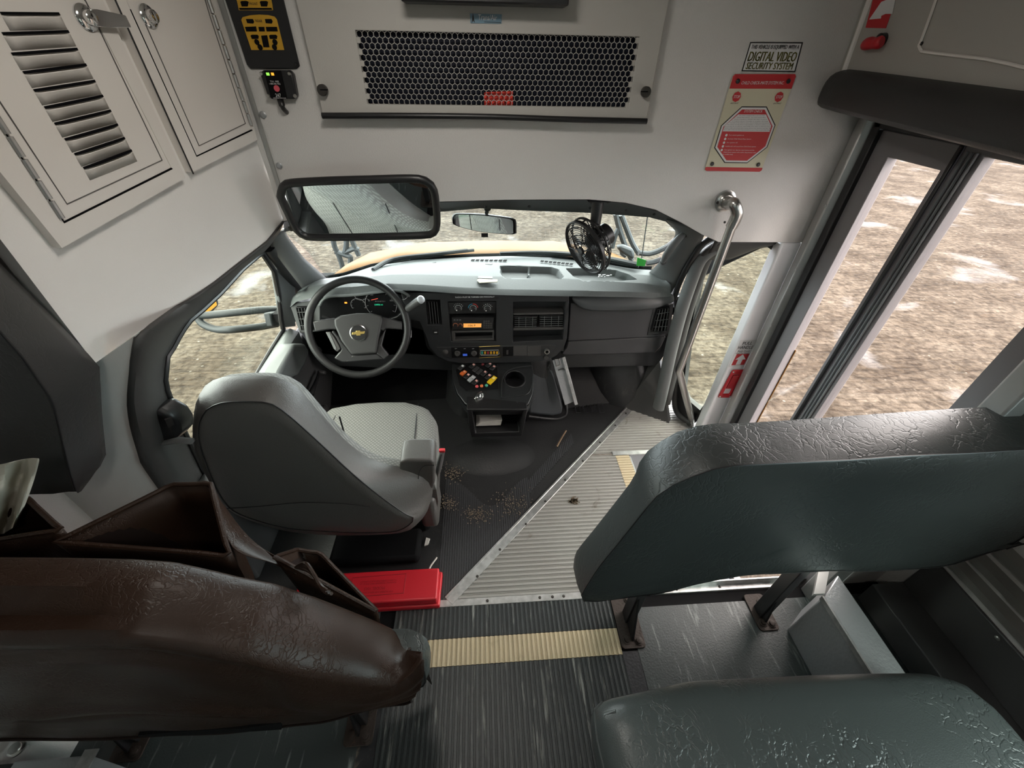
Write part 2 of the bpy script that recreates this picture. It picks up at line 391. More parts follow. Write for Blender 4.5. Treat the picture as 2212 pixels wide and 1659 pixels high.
# ================================================================== SETTING
GZ = -0.75
def ground_mat():
    m = bpy.data.materials.new('rutted_gravel'); m.use_nodes = True; N = m.node_tree.nodes; L = m.node_tree.links
    b = N['Principled BSDF']; b.inputs['Roughness'].default_value = 0.95; b.inputs['Specular IOR Level'].default_value = 0.1
    tc = N.new('ShaderNodeTexCoord')
    def noise(s, d, dist=0):
        t = N.new('ShaderNodeTexNoise'); t.inputs['Scale'].default_value = s; t.inputs['Detail'].default_value = d; t.inputs['Distortion'].default_value = dist
        L.new(tc.outputs['Object'], t.inputs['Vector']); return t
    def ramp(src, p0, p1, c0, c1):
        r = N.new('ShaderNodeValToRGB'); e = r.color_ramp.elements; e[0].position = p0; e[1].position = p1; e[0].color = (*c0, 1); e[1].color = (*c1, 1)
        L.new(src, r.inputs[0]); return r
    base = ramp(noise(2.2, 9).outputs[0], 0.35, 0.68, (0.042, 0.033, 0.024), (0.086, 0.073, 0.058))
    v = N.new('ShaderNodeTexVoronoi'); v.inputs['Scale'].default_value = 15; L.new(tc.outputs['Object'], v.inputs['Vector'])
    st = ramp(v.outputs['Distance'], 0.10, 0.22, (1, 1, 1), (0, 0, 0))
    sel = ramp(noise(9, 2).outputs[0], 0.56, 0.62, (0, 0, 0), (1, 1, 1))
    mm = N.new('ShaderNodeMath'); mm.operation = 'MULTIPLY'; L.new(st.outputs[0], mm.inputs[0]); L.new(sel.outputs[0], mm.inputs[1])
    m1 = N.new('ShaderNodeMixRGB'); L.new(mm.outputs[0], m1.inputs[0]); L.new(base.outputs[0], m1.inputs[1]); m1.inputs[2].default_value = (0.15, 0.14, 0.122, 1)
    # tyre ruts: stretched noise makes broken dark furrows running obliquely away from the bus
    mp = N.new('ShaderNodeMapping'); mp.inputs['Rotation'].default_value = (0, 0, 0.55); mp.inputs['Scale'].default_value = (2.6, 20, 1); L.new(tc.outputs['Object'], mp.inputs[0])
    rt = N.new('ShaderNodeTexNoise'); rt.inputs['Scale'].default_value = 1; rt.inputs['Detail'].default_value = 6; rt.inputs['Distortion'].default_value = 1.1; L.new(mp.outputs[0], rt.inputs['Vector'])
    rr = ramp(rt.outputs[0], 0.36, 0.46, (0.50, 0.46, 0.43), (1, 1, 1))
    m2 = N.new('ShaderNodeMixRGB'); m2.blend_type = 'MULTIPLY'; m2.inputs[0].default_value = 0.8; L.new(m1.outputs[0], m2.inputs[1]); L.new(rr.outputs[0], m2.inputs[2])
    fine = ramp(noise(17, 10, 0.4).outputs[0], 0.33, 0.66, (0.50, 0.48, 0.46), (1.30, 1.30, 1.30))
    m2b = N.new('ShaderNodeMixRGB'); m2b.blend_type = 'MULTIPLY'; m2b.inputs[0].default_value = 1.0; L.new(m2.outputs[0], m2b.inputs[1]); L.new(fine.outputs[0], m2b.inputs[2]); m2 = m2b
    # old snow and frost in the hollows
    sn = ramp(noise(1.1, 12, 0.5).outputs[0], 0.60, 0.74, (0, 0, 0), (1, 1, 1))
    m3 = N.new('ShaderNodeMixRGB'); L.new(sn.outputs[0], m3.inputs[0]); L.new(m2.outputs[0], m3.inputs[1]); m3.inputs[2].default_value = (0.16, 0.16, 0.165, 1)
    L.new(m3.outputs[0], b.inputs['Base Color'])
    ad = N.new('ShaderNodeMath'); ad.operation = 'ADD'; L.new(rt.outputs[0], ad.inputs[0]); L.new(noise(16, 8).outputs[0], ad.inputs[1])
    bp = N.new('ShaderNodeBump'); bp.inputs['Strength'].default_value = 0.9; bp.inputs['Distance'].default_value = 0.09; L.new(ad.outputs[0], bp.inputs['Height']); L.new(bp.outputs[0], b.inputs['Normal'])
    return m
struct(MB().box((0, 0, GZ - 0.05), (160, 160, 0.1)).build('ground', ground_mat(), flat=True))

def wall_x(name, x, th, y0, y1, z0, z1, holes, m):   # side wall: slabs around rectangular openings, one mesh
    b = MB()
    ys = sorted({y0, y1, *[h[0] for h in holes], *[h[1] for h in holes]}); zs = sorted({z0, z1, *[h[2] for h in holes], *[h[3] for h in holes]})
    for a, c in zip(ys, ys[1:]):
        for e, g in zip(zs, zs[1:]):
            my, mz = (a + c)/2, (e + g)/2
            if any(h[0] < my < h[1] and h[2] < mz < h[3] for h in holes): continue
            b.bb((x, a, e), (x + th, c, g))
    return struct(b.build(name, m, flat=True))
CEIL = 1.86
XW = 1.15
RWIN = [(-2.95 + k*0.78, -2.95 + k*0.78 + 0.66, 0.70, 1.32) for k in range(4)]
XB = 1.42      # the body is wider behind the angled entrance
wall_x('wall_right', XW, 0.05, 0.60, 1.42, -0.55, CEIL, [(0.625, 1.385, -0.55, 1.375)], WHITE)
wall_x('wall_right_rear', XB, 0.05, -3.2, 0.685, -0.55, CEIL, [RWIN[0], RWIN[3]], WHITE)
struct(MB().bb((XW + 0.05, 0.645, -0.55), (XB, 0.685, CEIL)).build('wall_right_return', WHITE, flat=True))
LWIN = RWIN[:1]
wall_x('wall_left', -XW - 0.05, 0.05, -3.2, 0.76, -0.55, CEIL, LWIN, WHITE)
struct(MB().bb((-1.2, -3.25, -0.1), (1.47, -3.2, CEIL)).build('wall_rear', WHITE, flat=True))
struct(MB().bb((-1.2, -3.25, CEIL), (1.47, 1.45, CEIL + 0.05)).build('ceiling', WHITE2, flat=True))
# cab roof skin ahead of the bulkhead and cab lower firewall, so daylight enters only through the glass
for k, (ya, yb, z0, z1, sx) in enumerate([(*w, 1) for w in (RWIN[0], RWIN[3])] + [(*w, -1) for w in LWIN]):
    x = XB + 0.025 if sx > 0 else -(XW + 0.025)
    b = MB().bb((x - 0.004, ya, z0), (x + 0.004, yb, z1))
    struct(b.build('window_%d' % (k + 5), G_REAR, flat=True))

# ---- bulkhead above the windshield
BH = 1.40
bh_low = [(612, 478), (700, 462), (800, 447), (940, 436), (1095, 432), (1270, 431), (1350, 438), (1416, 453), (1470, 480), (1515, 506), (1552, 523), (1733, 524)]
bl = ypl(bh_low, BH)
xr = bl[-1][0]
bh = MB(); yplate(bh, bl + [(xr + 0.01, CEIL), (bl[0][0] - 0.01, CEIL)], [], BH, 0.03)
struct(bh.build('wall_front', WHITE, bevel=0.008, seg=3))
# ---- moulded liner over the driver's door, left of the bulkhead
B0 = V((-0.645, 1.40, 1.06)); C0 = V((-0.80, 0.738, 0.99))
LD = V((B0.x - C0.x, B0.y - C0.y, 0)).normalized(); LN = V((LD.y, -LD.x, 0))      # LN faces the aisle
def ol(px, py, off=0.0): return op(px, py, B0 + LN*off, LN)
def l2(px, py, off=0.0):
    p = ol(px, py, off) - B0; return (p.dot(LD), p.z)
lowL = [(292, 724), (376, 665), (463, 610), (550, 543), (579, 520), (612, 478)]
p1 = l2(205, 785)
out2 = [p1] + [l2(*p) for p in lowL]
out2[-1] = (max(out2[-1][0], 0.0), out2[-1][1])
zc = CEIL - B0.z
front_s = oy(478, 0, BH); fs = (V((front_s.x, BH, 0)) - V((B0.x, B0.y, 0))).dot(LD)
out2 += [(0.03, zc), (p1[0], zc)]
ml = MB(); ml.plate(out2, [], B0, LD, Z_, 0.03)
# the rear face of the liner and the pillar behind the driver's door
YP = 0.76
col_r = [(292, 724), (282, 780), (275, 838), (275, 882), (282, 925), (304, 1000), (337, 1048), (385, 1115), (440, 1180)]
cr2 = ypl(col_r, YP); cr2.append((cr2[-1][0], -0.02))
pl_ = xz(oy(205, 785, YP))
yplate(ml, [(-1.15, -0.02), (-1.15, CEIL), (ol(205, 785).x, CEIL), pl_] + cr2, [], YP, 0.03)
struct(ml.build('wall_left_front', WHITE2, bevel=0.006))
# corner trim where bulkhead and liner meet
struct(MB().prism([V((oy(478, 0, BH).x - 0.006, BH - 0.006, CEIL)), V((oy(478, 0, BH).x + 0.006, BH - 0.006, CEIL)), V((oy(605, 408, BH).x + 0.006, BH - 0.006, 1.075)), V((oy(605, 408, BH).x - 0.004, BH - 0.006, 1.075))], (0, 0.005, 0)).build('trim_1', ALUF))
for p in ((568, 248), (603, 358)): struct(screw(oy(*p, BH - 0.001), NB, 0.009, SHEET, None, 'trim_2'))

# ---- floors
def diag_x(y): return -0.154 + (y - 0.658)*(0.905/0.935)
TR = 0.64
def ribbed(name, m, x0, x1, y0, y1, pitch, h, wide=0.55, z=0.0):   # ribs running fore and aft
    b = MB(); x = x0; prof = []
    while x < x1 - 1e-6:
        w = min(pitch, x1 - x)
        prof += [(x, 0), (x + w*0.06, h), (x + w*wide, h), (x + w*(wide + 0.06), 0), (x + w*(wide + 0.14), 0), (x + w*(wide + 0.16), h*0.55), (x + w*(wide + 0.22), h*0.55), (x + w*(wide + 0.24), 0.0002),
                 (x + w*(wide + 0.30), 0.0002), (x + w*(wide + 0.32), h*0.55), (x + w*(wide + 0.38), h*0.55), (x + w*(wide + 0.40), 0)]
        x += pitch
    prof.append((x1, 0))
    b.loft([[V((px, y0, z + pz)) for px, pz in prof], [V((px, y1, z + pz)) for px, pz in prof]])
    return struct(b.build(name, m, flat=True))
AXL, AXR = -0.333, 0.411
struct(MB().bb((-1.15, -3.2, -0.05), (1.42, 0.64, -0.004)).build('floor', MATTE, flat=True))
ribbed('floor_aisle', AISLE, AXL, AXR, -1.2, 0.4605, 0.0152, 0.003)
ribbed('floor_aisle_front', AISLE, AXL, AXR, 0.541, TR, 0.0152, 0.003)
ribbed('floor_nosing', NOSE, AXL, AXR, 0.462, 0.5395, 0.0152, 0.0032)
struct(MB().bb((AXR + 0.052, -1.2, -0.004), (1.42, TR - 0.04, 0.002)).build('floor_right', FLOORR, flat=True))
struct(MB().bb((-1.15, -1.2, -0.004), (AXL - 0.052, TR, 0.002)).build('floor_left', FLOORR, flat=True))
struct(MB().bb((AXR, -1.2, -0.004), (AXR + 0.052, 0.47, 0.001)).build('trim_3', RUB, flat=True))
struct(MB().bb((AXL - 0.052, -1.2, -0.004), (AXL, 0.40, 0.001)).build('trim_4', RUB, flat=True))
# aluminium cover strip across the aisle and the diagonal one to the cab
t = MB().bb((-0.60, TR, -0.004), (0.445, TR + 0.024, 0.004)); struct(t.build('trim_5', ALU, bevel=0.0015))
t = MB().bb((0.50, TR, -0.004), (1.06, TR + 0.024, 0.005)).bb((0.50, TR + 0.018, 0), (1.06, TR + 0.024, 0.035)); struct(t.build('trim_6', ALU, bevel=0.0015))
for x in (-0.37, -0.318, -0.23, -0.02, 0.165, 0.21, 0.25, 0.36, 0.52, 0.55, 0.66, 0.82): struct(screw(V((x, TR + 0.012, 0.004)), Z_, 0.005, DKMETAL, None, 'trim_7'))
dA, dB = V((-0.155, 0.658, 0)), V((0.765, 1.61, 0)); dd = (dB - dA).normalized(); dn = V((dd.y, -dd.x, 0))
s = MB().prism([dA - dn*0.018, dA + dn*0.018, dB + dn*0.018, dB - dn*0.018], (0, 0, 0.005)); s.prism([dA - dn*0.020, dA - dn*0.012, dB - dn*0.012, dB - dn*0.020], (0, 0, 0.008))
struct(s.build('trim_8', ALU, bevel=0.0012))
for p in ((1031, 1245), (1080, 1187), (1136, 1132), (1178, 1083), (1221, 1037), (1259, 996), (1296, 956), (1329, 919), (1352, 893)):
    struct(screw(oz(*p, 0.005), Z_, 0.005, DKMETAL, None, 'trim_9'))
# entry floor: ribs running across, right of the diagonal, cut away for the step well
SX = 0.605; SY1 = 1.30
b = MB(); y = TR + 0.024; pitch = 0.0175; y_end = 1.70
rows = []
while y < y_end:
    for f, h in ((0, 0), (0.08, 0.003), (0.5, 0.003), (0.58, 0), (0.68, 0), (0.70, 0.0016), (0.76, 0.0016), (0.78, 0), (0.86, 0), (0.88, 0.0016), (0.94, 0.0016), (0.96, 0)):
        yy = y + f*pitch; xl = diag_x(yy) + 0.02; xr_ = SX if yy < SY1 else 1.12
        rows.append([V((xl, yy, h)), V((max(xr_, xl + 0.001), yy, h))])
    y += pitch
cut = [r for r in rows if r[0].y < SY1], [r for r in rows if r[0].y >= SY1]
for part in cut:
    if len(part) > 1: b.loft(part)
struct(b.build('floor_entry', ENTRY, flat=True))
# step well
st = MB().bb((0.68, TR + 0.03, -0.29), (0.93, SY1, -0.26)).bb((0.93, TR + 0.03, -0.55), (1.2, SY1 + 0.1, -0.52)).bb((0.66, TR + 0.03, -0.28), (0.68, SY1, -0.004)).bb((0.92, TR + 0.03, -0.54), (0.935, SY1, -0.262)).bb((0.66, SY1, -0.54), (1.2, SY1 + 0.02, -0.004)).bb((0.66, TR + 0.025, -0.54), (1.2, TR + 0.035, 0.0))
struct(st.build('floor_step', SHEET, flat=True))
e = MB(); y = 1.115
while y < SY1 - 0.012:
    e.bb((SX, y, -0.004), (SX + 0.065, y + 0.011, 0.004)); y += 0.0145
e.bb((SX, TR + 0.03, -0.01), (SX + 0.066, SY1, 0.001))
struct(e.build('floor_step_nosing', NOSE, flat=True))
struct(MB().bb((SX - 0.012, SY1 - 0.01, 0.0), (0.90, SY1 + 0.014, 0.006)).build('trim_10', ALU, bevel=0.001))
# cab mat: ribbed field left of the diagonal, smooth beyond
b = MB(); xl = -0.195; x = xl
while x < 0.42:
    ya = (x + 0.154)*(0.935/0.905) + 0.658 - 0.022 if x > -0.17 else 0.665
    ya = max(ya, 0.665); yb = 1.16 if x < 0.05 else (1.16 + 0.0) 
    yb = 1.20 - 0.16*math.exp(-((x + 0.0)/0.11)**2) if x < 0.17 else 1.165 + (x - 0.17)*1.15
    if x > 0.17: ya = max(ya, yb - 0.07)
    if yb > ya + 0.01:
        for dx, w in ((0, 0.0042), (0.0058, 0.0014)):
            b.bb((x + dx, ya, 0.0), (x + dx + w, yb, 0.0028))
    x += 0.0092
struct(b.build('floor_cab_ribs', mat('rib_rubber', (0.050, 0.051, 0.055), 0.4), flat=True))
struct(MB().prism([V((-0.95, TR + 0.02, -0.01)), V((-0.19, TR + 0.02, -0.01)), V((0.765, 1.60, -0.01)), V((0.98, 1.62, -0.01)), V((0.98, 2.3, -0.01)), V((-0.95, 2.3, -0.01))], (0, 0, 0.011)).build('floor_cab', RUBS, flat=True))
# firewall, toe board and kick panels that close the footwells
fw = MB().bb((-0.95, 2.08, -0.3), (0.98, 2.12, 0.58)).bb((-0.95, 1.70, 0.53), (0.98, 2.12, 0.57)).prism([V((-0.9, 1.72, 0.0)), V((0.98, 1.80, 0.0)), V((0.98, 2.1, 0.3)), V((-0.9, 2.1, 0.3))], (0, 0, -0.05))  # second box: unseen slab added to stop daylight leaking under the dash
struct(fw.build('wall_firewall_light_block', MATTE, flat=True))

# ------------------------------------------------------------------ windshield, header, pillars
def base_z(px): return 0.735
gl_top = [(614, 499), (720, 478), (840, 462), (950, 456), (1040, 448), (1134, 453), (1275, 458), (1400, 467), (1437, 475), (1465, 501)]
gl_bot = [(706, 600), (740, 594), (806, 573), (896, 560), (1009, 553), (1100, 551), (1200, 555), (1303, 567), (1362, 578), (1410, 580)]
ytop = [1.50, 1.52, 1.54, 1.55, 1.555, 1.555, 1.55, 1.54, 1.53, 1.51]
GT = [oy(*p, y) for p, y in zip(gl_top, ytop)]
GBt = [oz(*p, 0.735) for p in gl_bot]
GT = resample(GT, 24); GBt = resample(GBt, 24)
mid = [a.lerp(c, 0.5) + V((0, 0.02, 0.012)) for a, c in zip(GT, GBt)]
ext_top = [p + (p - q)*0.08 for p, q in zip(GT, mid)]; ext_bot = [p + (p - q)*0.10 for p, q in zip(GBt, mid)]
struct(MB().loft([ext_top, GT, mid, GBt, ext_bot]).build('window_1', G_FRONT, solid=0.005))
# black painted border along the lower edge of the glass
struct(MB().loft([[p + V((0, 0.012, 0.004)) for p in GBt], [p + (p - q)*0.10 + V((0, 0.012, 0.0)) for p, q in zip(GBt, mid)]]).build('trim_11', MATTE, solid=0.004))
# dark header between bulkhead and glass
hb = [oy(px, py - 1, BH + 0.012) for px, py in bh_low[:-2]]
hb = resample(hb, 24); hg = [p + V((0, 0.0, 0.0)) for p in GT]
hm = [a.lerp(c, 0.45) + V((0, 0.01, 0.022)) for a, c in zip(hb, hg)]
hup = [p + V((0, 0.16, 0.06)) for p in GT]
struct(MB().loft([hb, hm, hg, hup]).build('wall_windshield_header', CHAR, solid=0.006))
for p in ((1050, 446), (1143, 446), (1275, 449), (1352, 455), (1413, 463)):
    struct(screw(oy(*p, 1.47), (0, -0.8, -0.6), 0.006, BLACK, None, 'trim_12'))
# cab roof above the glass keeps sky light out of the cavity behind the bulkhead
struct(MB().bb((-1.0, 1.43, 1.18), (1.2, 2.0, 1.2)).build('ceiling_cab', MATTE, flat=True))

def band(name, a, c, m, bulge=0.02, n=24, dirv=None, solid=0.006, steps=6):   # trim panel stretched between two edge curves, bowed towards the cabin
    A, C = resample(a, n), resample(c, n); rows = []
    for k in range(steps + 1):
        t = k/steps; off = 4*t*(1 - t)*bulge
        row = []
        for p, q in zip(A, C):
            m_ = p.lerp(q, t); dvec = (EYE - m_).normalized() if dirv is None else V(dirv)
            row.append(m_ + dvec*off)
        rows.append(row)
    return struct(MB().loft(rows).build(name, m, solid=solid))
# left A-pillar
a1 = [oy(590, 508, 1.47), oy(584, 532, 1.50), oy(612, 570, 1.56), oy(652, 622, 1.64)]
a2 = [oy(614, 497, 1.50), oy(620, 510, 1.53), oy(655, 557, 1.62), oy(706, 602, 1.74)]
band('wall_a_pillar', a1, a2, GREYT, 0.018)
# right A-pillar with its grab handle
a3 = [oy(1440, 474, 1.49), oy(1462, 500, 1.52), oy(1450, 530, 1.56), oy(1425, 566, 1.63), oy(1410, 582, 1.70), oy(1400, 590, 1.76)]
a4 = [oy(1525, 494, 1.415), oy(1520, 512, 1.44), oy(1505, 540, 1.50), oy(1475, 585, 1.58), oy(1455, 625, 1.64), oy(1445, 640, 1.66)]
band('wall_a_pillar_right', a3, a4, GREYT, 0.02)
g = empty('assist_handle', oy(1455, 535, 1.53), 'grey moulded grab handle on the right windshield pillar', 'grab handle')
pth = smooth_path([oy(1480, 503, 1.485), oy(1462, 520, 1.475), oy(1440, 550, 1.52), oy(1432, 566, 1.57)], 6)
MB().tube(pth, [0.008 + 0.007*math.sin(PI*k/(len(pth) - 1)) for k in range(len(pth))], 12).build('grip', GREYT, g)
for p, y in (((1480, 505), 1.485), ((1433, 565), 1.57)): MB().ball(oy(*p, y), 0.014, 8).build('end_cap', CHAR, g)
# black weather seals around the right cab opening
def seal(name, pts, r, m=BLACK):
    return struct(MB().tube(smooth_path(pts, 8), r, 10).build(name, m))
seal('trim_13', [oy(1545, 510, 1.44), oy(1515, 530, 1.47), oy(1486, 575, 1.54), oy(1468, 610, 1.60), oy(1456, 645, 1.66)], 0.012)
seal('trim_14', [oy(1556, 522, 1.44), oy(1524, 545, 1.48), oy(1495, 590, 1.55), oy(1476, 630, 1.61)], 0.012, CHAR)
# upper liner of the right cab opening
band('wall_cab_right_header', [oy(1545, 520, 1.43), oy(1620, 520, 1.43), oy(1700, 522, 1.43), oy(1722, 524, 1.43)], [oy(1522, 560, 1.50), oy(1575, 560, 1.49), oy(1640, 534, 1.46), oy(1690, 526, 1.44)], CHAR, 0.01)
# grey moulded aperture trim down the right side, from the A-pillar to the floor
ctr = [(1545, 535, 1.47), (1514, 560, 1.50), (1494, 605, 1.54), (1472, 670, 1.56), (1452, 745, 1.56), (1436, 820, 1.55), (1422, 882, 1.53)]
cp = smooth_path([oy(px, py, y) for px, py, y in ctr], 8)
rad = [0.017 + 0.006*min(1, k/30) for k in range(len(cp))]
struct(MB().tube(cp, rad, 16, flat=1.3).build('trim_15', GREYT))
struct(MB().tube([p + V((0.045, 0.05, 0)) for p in cp], [r*1.2 for r in rad], 14, flat=1.4).build('trim_16', CHAR))
# kick panel in front of the right footwell
struct(MB().prism([oz(1345, 880, 0.0), oz(1445, 915, 0.0), oy(1425, 780, 1.66), oy(1360, 770, 1.90)], (0.02, 0.03, 0)).build('wall_kick_panel', CHAR))
# right cab window: glass between the cab opening and the white pillar
WP0, WP1 = V((0.885, 1.74, 0)), V((1.085, 1.41, 0)); WD = (WP1 - WP0).normalized(); WN = V((WD.y, -WD.x, 0))
def ow(px, py, off=0.0): return op(px, py, WP0 + WN*off, WN)
def w2(px, py):
    p = ow(px, py) - WP0; return (p.dot(WD), p.z)
hole = [w2(*p) for p in [(1513, 600), (1560, 575), (1643, 536), (1658, 534), (1666, 540), (1666, 552), (1590, 720), (1520, 875), (1512, 886), (1484, 862), (1476, 842), (1488, 740)]]
outer = [w2(*p) for p in [(1478, 610), (1530, 545), (1640, 520), (1684, 527), (1677, 548), (1510, 905), (1490, 925), (1455, 890), (1452, 845), (1468, 740)]]
w = MB().plate(outer, [hole], WP0 - WN*0.0, WD, Z_, 0.03)
struct(w.build('window_3', BLACK, bevel=0.004))
cxm = sum(p[0] for p in hole)/len(hole); czm = sum(p[1] for p in hole)/len(hole)
gp = [(cxm + (a - cxm)*1.06, czm + (c - czm)*1.03) for a, c in hole]
gw = MB().plate(gp, [], WP0 - WD.cross(Z_)*0.012, WD, Z_, 0.004).build('window_3_pane', G_SIDE, flat=True); struct(gw)
struct(MB().tube(smooth_path([ow(1462, 640, 0.0), ow(1468, 740, 0), ow(1458, 845, 0), ow(1463, 890, 0), ow(1495, 915, 0)], 6), 0.016, 10).build('trim_17', CHAR))

# white pillar ahead of the entrance door
px_l = oy(1686, 526, BH); px_r = oy(1733, 524, BH)
pb_l = oy(1502, 918, BH)
pm = MB().prism([V((1.055, BH, -0.02)), V((XW - 0.005, BH, -0.02)), V((XW - 0.005, BH, px_r.z)), V((1.068, BH, px_r.z))], (0, 0.05, 0))
struct(pm.build('wall_door_pillar', PILW, bevel=0.008, seg=3))

# ------------------------------------------------------------------ entrance door (right wall)
def yx(px, py): return ox(px, py, XW).y
ZT = 1.365
yF0, yF1 = yx(1780, 435), yx(1811, 435)           # aluminium jamb
yB1 = yx(1822, 435); yL1 = yx(1859, 435)          # black seal, first leaf stile
yC0, yC1, yC2 = yx(1984, 435), yx(2001, 435), yx(2052, 435)
jb = MB().prism([V((XW - 0.004, yF0 + 0.004, -0.02)), V((XW - 0.018, yF0 - 0.006, -0.02)), V((XW - 0.018, yF1 + 0.02, -0.02)), V((XW + 0.02, yF1, -0.02)), V((XW + 0.02, yF0, -0.02))], (0, 0, 1.40))
struct(jb.build('trim_18', ALUF, bevel=0.004))
for p in ((1872, 257), (1783, 444), (1718, 585), (1665, 703), (1615, 806), (1576, 894)): struct(screw(ox(*p, XW - 0.019), (-1, 0, 0), 0.0055, ALUF, None, 'trim_19'))
dr = MB()
struct(MB().bb((XW - 0.004, yB1 - 0.004, -0.45), (XW + 0.05, yF1 + 0.004, ZT + 0.01)).bb((XW - 0.004, 0.62, ZT - 0.018), (XW + 0.05, yF1, ZT + 0.01)).build('trim_20', BLACK, bevel=0.003))
LEAFG = mat('door_leaf_grey', (0.21, 0.20, 0.21), 0.5, bump='grain', bs=0.06)
def leaf(name, y0, y1, yi0, yi1, zt, m=LEAFG):
    zi0, zi1 = 0.06, zt
    b = MB().plate([(-y1, -0.5), (-y0, -0.5), (-y0, ZT - 0.02), (-y1, ZT - 0.02)], [[(-yi1, zi0), (-yi0, zi0), (-yi0, zi1), (-yi1, zi1)], [(-yi1, -0.46), (-yi0, -0.46), (-yi0, -0.02), (-yi1, -0.02)]], (XW + 0.012, 0, 0), (0, -1, 0), Z_, 0.035)
    o = struct(b.build(name, m, bevel=0.003))
    gl = MB().bb((XW + 0.028, yi0 - 0.005, zi0 - 0.005), (XW + 0.032, yi1 + 0.005, zi1 + 0.005)).bb((XW + 0.028, yi0 - 0.005, -0.47), (XW + 0.032, yi1 + 0.005, -0.01)).build(name + '_pane', G_DOOR, flat=True)
    struct(gl); return o
yM = (yC1 + yC2)/2
leaf('door_1', yC1 + 0.002, yB1, yC0 + 0.004, yL1, 1.285)
leaf('door_2', 0.63, yC1 - 0.002, 0.70, yC2, 1.33)
struct(MB().bb((XW + 0.002, yC1 - 0.006, -0.5), (XW + 0.008, yC1 + 0.006, ZT - 0.02)).build('trim_21', BLACK, bevel=0.003))
for k in range(3): struct(MB().tube([V((XW + 0.006, yC2 + 0.012 + k*0.012, -0.45)), V((XW + 0.006, yC2 + 0.012 + k*0.012, ZT - 0.03))], 0.0035, 6).build('trim_22', mat('door_rib_grey', (0.17, 0.18, 0.19), 0.5)))
struct(MB().bb((XW + 0.046, yL1 - 0.004, -0.45), (XW + 0.049, yL1 + 0.006, 0.62)).build('trim_23', YELBUS, flat=True))
struct(MB().bb((XW - 0.03, 0.585, -0.02), (XW + 0.02, 0.635, ZT)).build('trim_24', ALUF, bevel=0.006))
# inward-leaning upper panel above the door with a recessed hatch
PX = 1.02
up = MB().prism([V((PX, BH - 0.002, 1.46)), V((PX - 0.03, BH - 0.002, CEIL)), V((PX - 0.01, BH - 0.002, CEIL)), V((XW + 0.04, BH - 0.002, CEIL)), V((XW + 0.04, BH - 0.002, 1.46))], (0, -4.5, 0))
struct(up.build('wall_right_upper', mat('upper_panel_beige', (0.40, 0.385, 0.355), 0.5, bump='grain', bs=0.1), flat=True))
struct(MB().bb((XW, -3.2, 1.50), (XB, 0.60, 1.53)).build('wall_right_soffit', WHITE2, flat=True))
struct(MB().tube([V((PX - 0.002, BH - 0.022, 1.47)), V((PX - 0.031, BH - 0.022, CEIL))], 0.007, 8).build('trim_25', WHITE2))
PNL = V((-1, 0, -0.075)).normalized(); PNO = V((PX, 0, 1.46))
def opx(px, py, off=0.0): return op(px, py, PNO + PNL*off, PNL)
hp = [opx(1985, 98, 0.003), opx(1993, 80, 0.003), opx(2022, 0, 0.003), opx(2040, -60, 0.003), opx(2330, -60, 0.003), opx(2330, 150, 0.003), opx(2130, 128, 0.003), opx(2003, 113, 0.003), opx(1990, 109, 0.003)]
struct(MB().tube(smooth_path(hp + [hp[0]], 4), 0.003, 6).build('trim_26', CABW))
struct(screw(opx(1991, 94, 0.001), PNL, 0.004, BLACK, None, 'trim_27'))

# ------------------------------------------------------------------ driver's side: aperture trim, door, window
WLP = V((-0.875, 1.3, 0.555)); WLN = V((0.49, 0, -0.12)).normalized() if False else V((0.97, 0.0, -0.24)).normalized()
def od(px, py, off=0.0): return op(px, py, WLP + WLN*off, WLN)
outer = [ol(612, 478, 0.004), ol(579, 520, 0.004), ol(550, 543, 0.004), ol(463, 610, 0.004), ol(376, 665, 0.004)] + [oy(px, py, YP - 0.004) for px, py in col_r[:8]]
inner_px = [(592, 524), (566, 546), (553, 555), (521, 582), (474, 633), (434, 670), (405, 694), (385, 722), (373, 748), (359, 763), (354, 786), (356, 810), (351, 827), (376, 893), (402, 947), (440, 1030)]
inner = [od(*p) for p in inner_px]
N_ = 40
A = resample(outer, N_); Cc = resample(inner, N_); rows = []
for k in range(7):
    t = k/6; row = []
    for p, q in zip(A, Cc):
        m_ = p.lerp(q, t); row.append(m_ + (EYE - m_).normalized()*0.03*math.sin(PI*t**0.7))
    rows.append(row)
struct(MB().loft(rows).build('wall_driver_door_surround', CHAR, solid=0.006))
for p in ((299, 763), (292, 824)): struct(screw(oy(*p, YP + 0.02), (0.6, -0.8, 0.1), 0.008, BLACK, None, 'trim_28'))
struct(MB().tube([p + V((0.004, 0, 0)) for p in resample(inner, 40)], 0.007, 8).build('trim_29', BLACK))
# glass
gpx = [(575, 535), (553, 550), (474, 628), (385, 715), (348, 786), (346, 827), (400, 960), (470, 960), (556, 806), (612, 716), (604, 690), (597, 585)]
cxm, cym = 480, 745
struct(MB().prism([od(px, py, -0.012) for px, py in gpx], WLN*0.004).build('window_2', G_SIDE, flat=True))
# black run channels and the grey mirror sail
struct(MB().tube([od(566, 546), od(592, 585), od(603, 640), od(607, 690), od(612, 712)], 0.010, 8).build('trim_30', BLACK))
struct(MB().tube([od(612, 712), od(584, 757), od(556, 806), od(500, 900)], 0.008, 8).build('trim_31', BLACK))
sail = [oy(px, py, y) for px, py, y in ((594, 592, 1.58), (600, 575, 1.60), (640, 618, 1.66), (632, 650, 1.66), (640, 705, 1.62), (612, 708, 1.60), (603, 650, 1.58))]
struct(MB().prism(sail, (-0.02, 0.01, 0)).build('wall_mirror_sail', SAIL, bevel=0.004))
struct(MB().tube([oy(577, 530, 1.50), oy(598, 560, 1.58), oy(638, 612, 1.68), oy(650, 632, 1.72)], 0.026, 10).build('trim_32', BLACK))
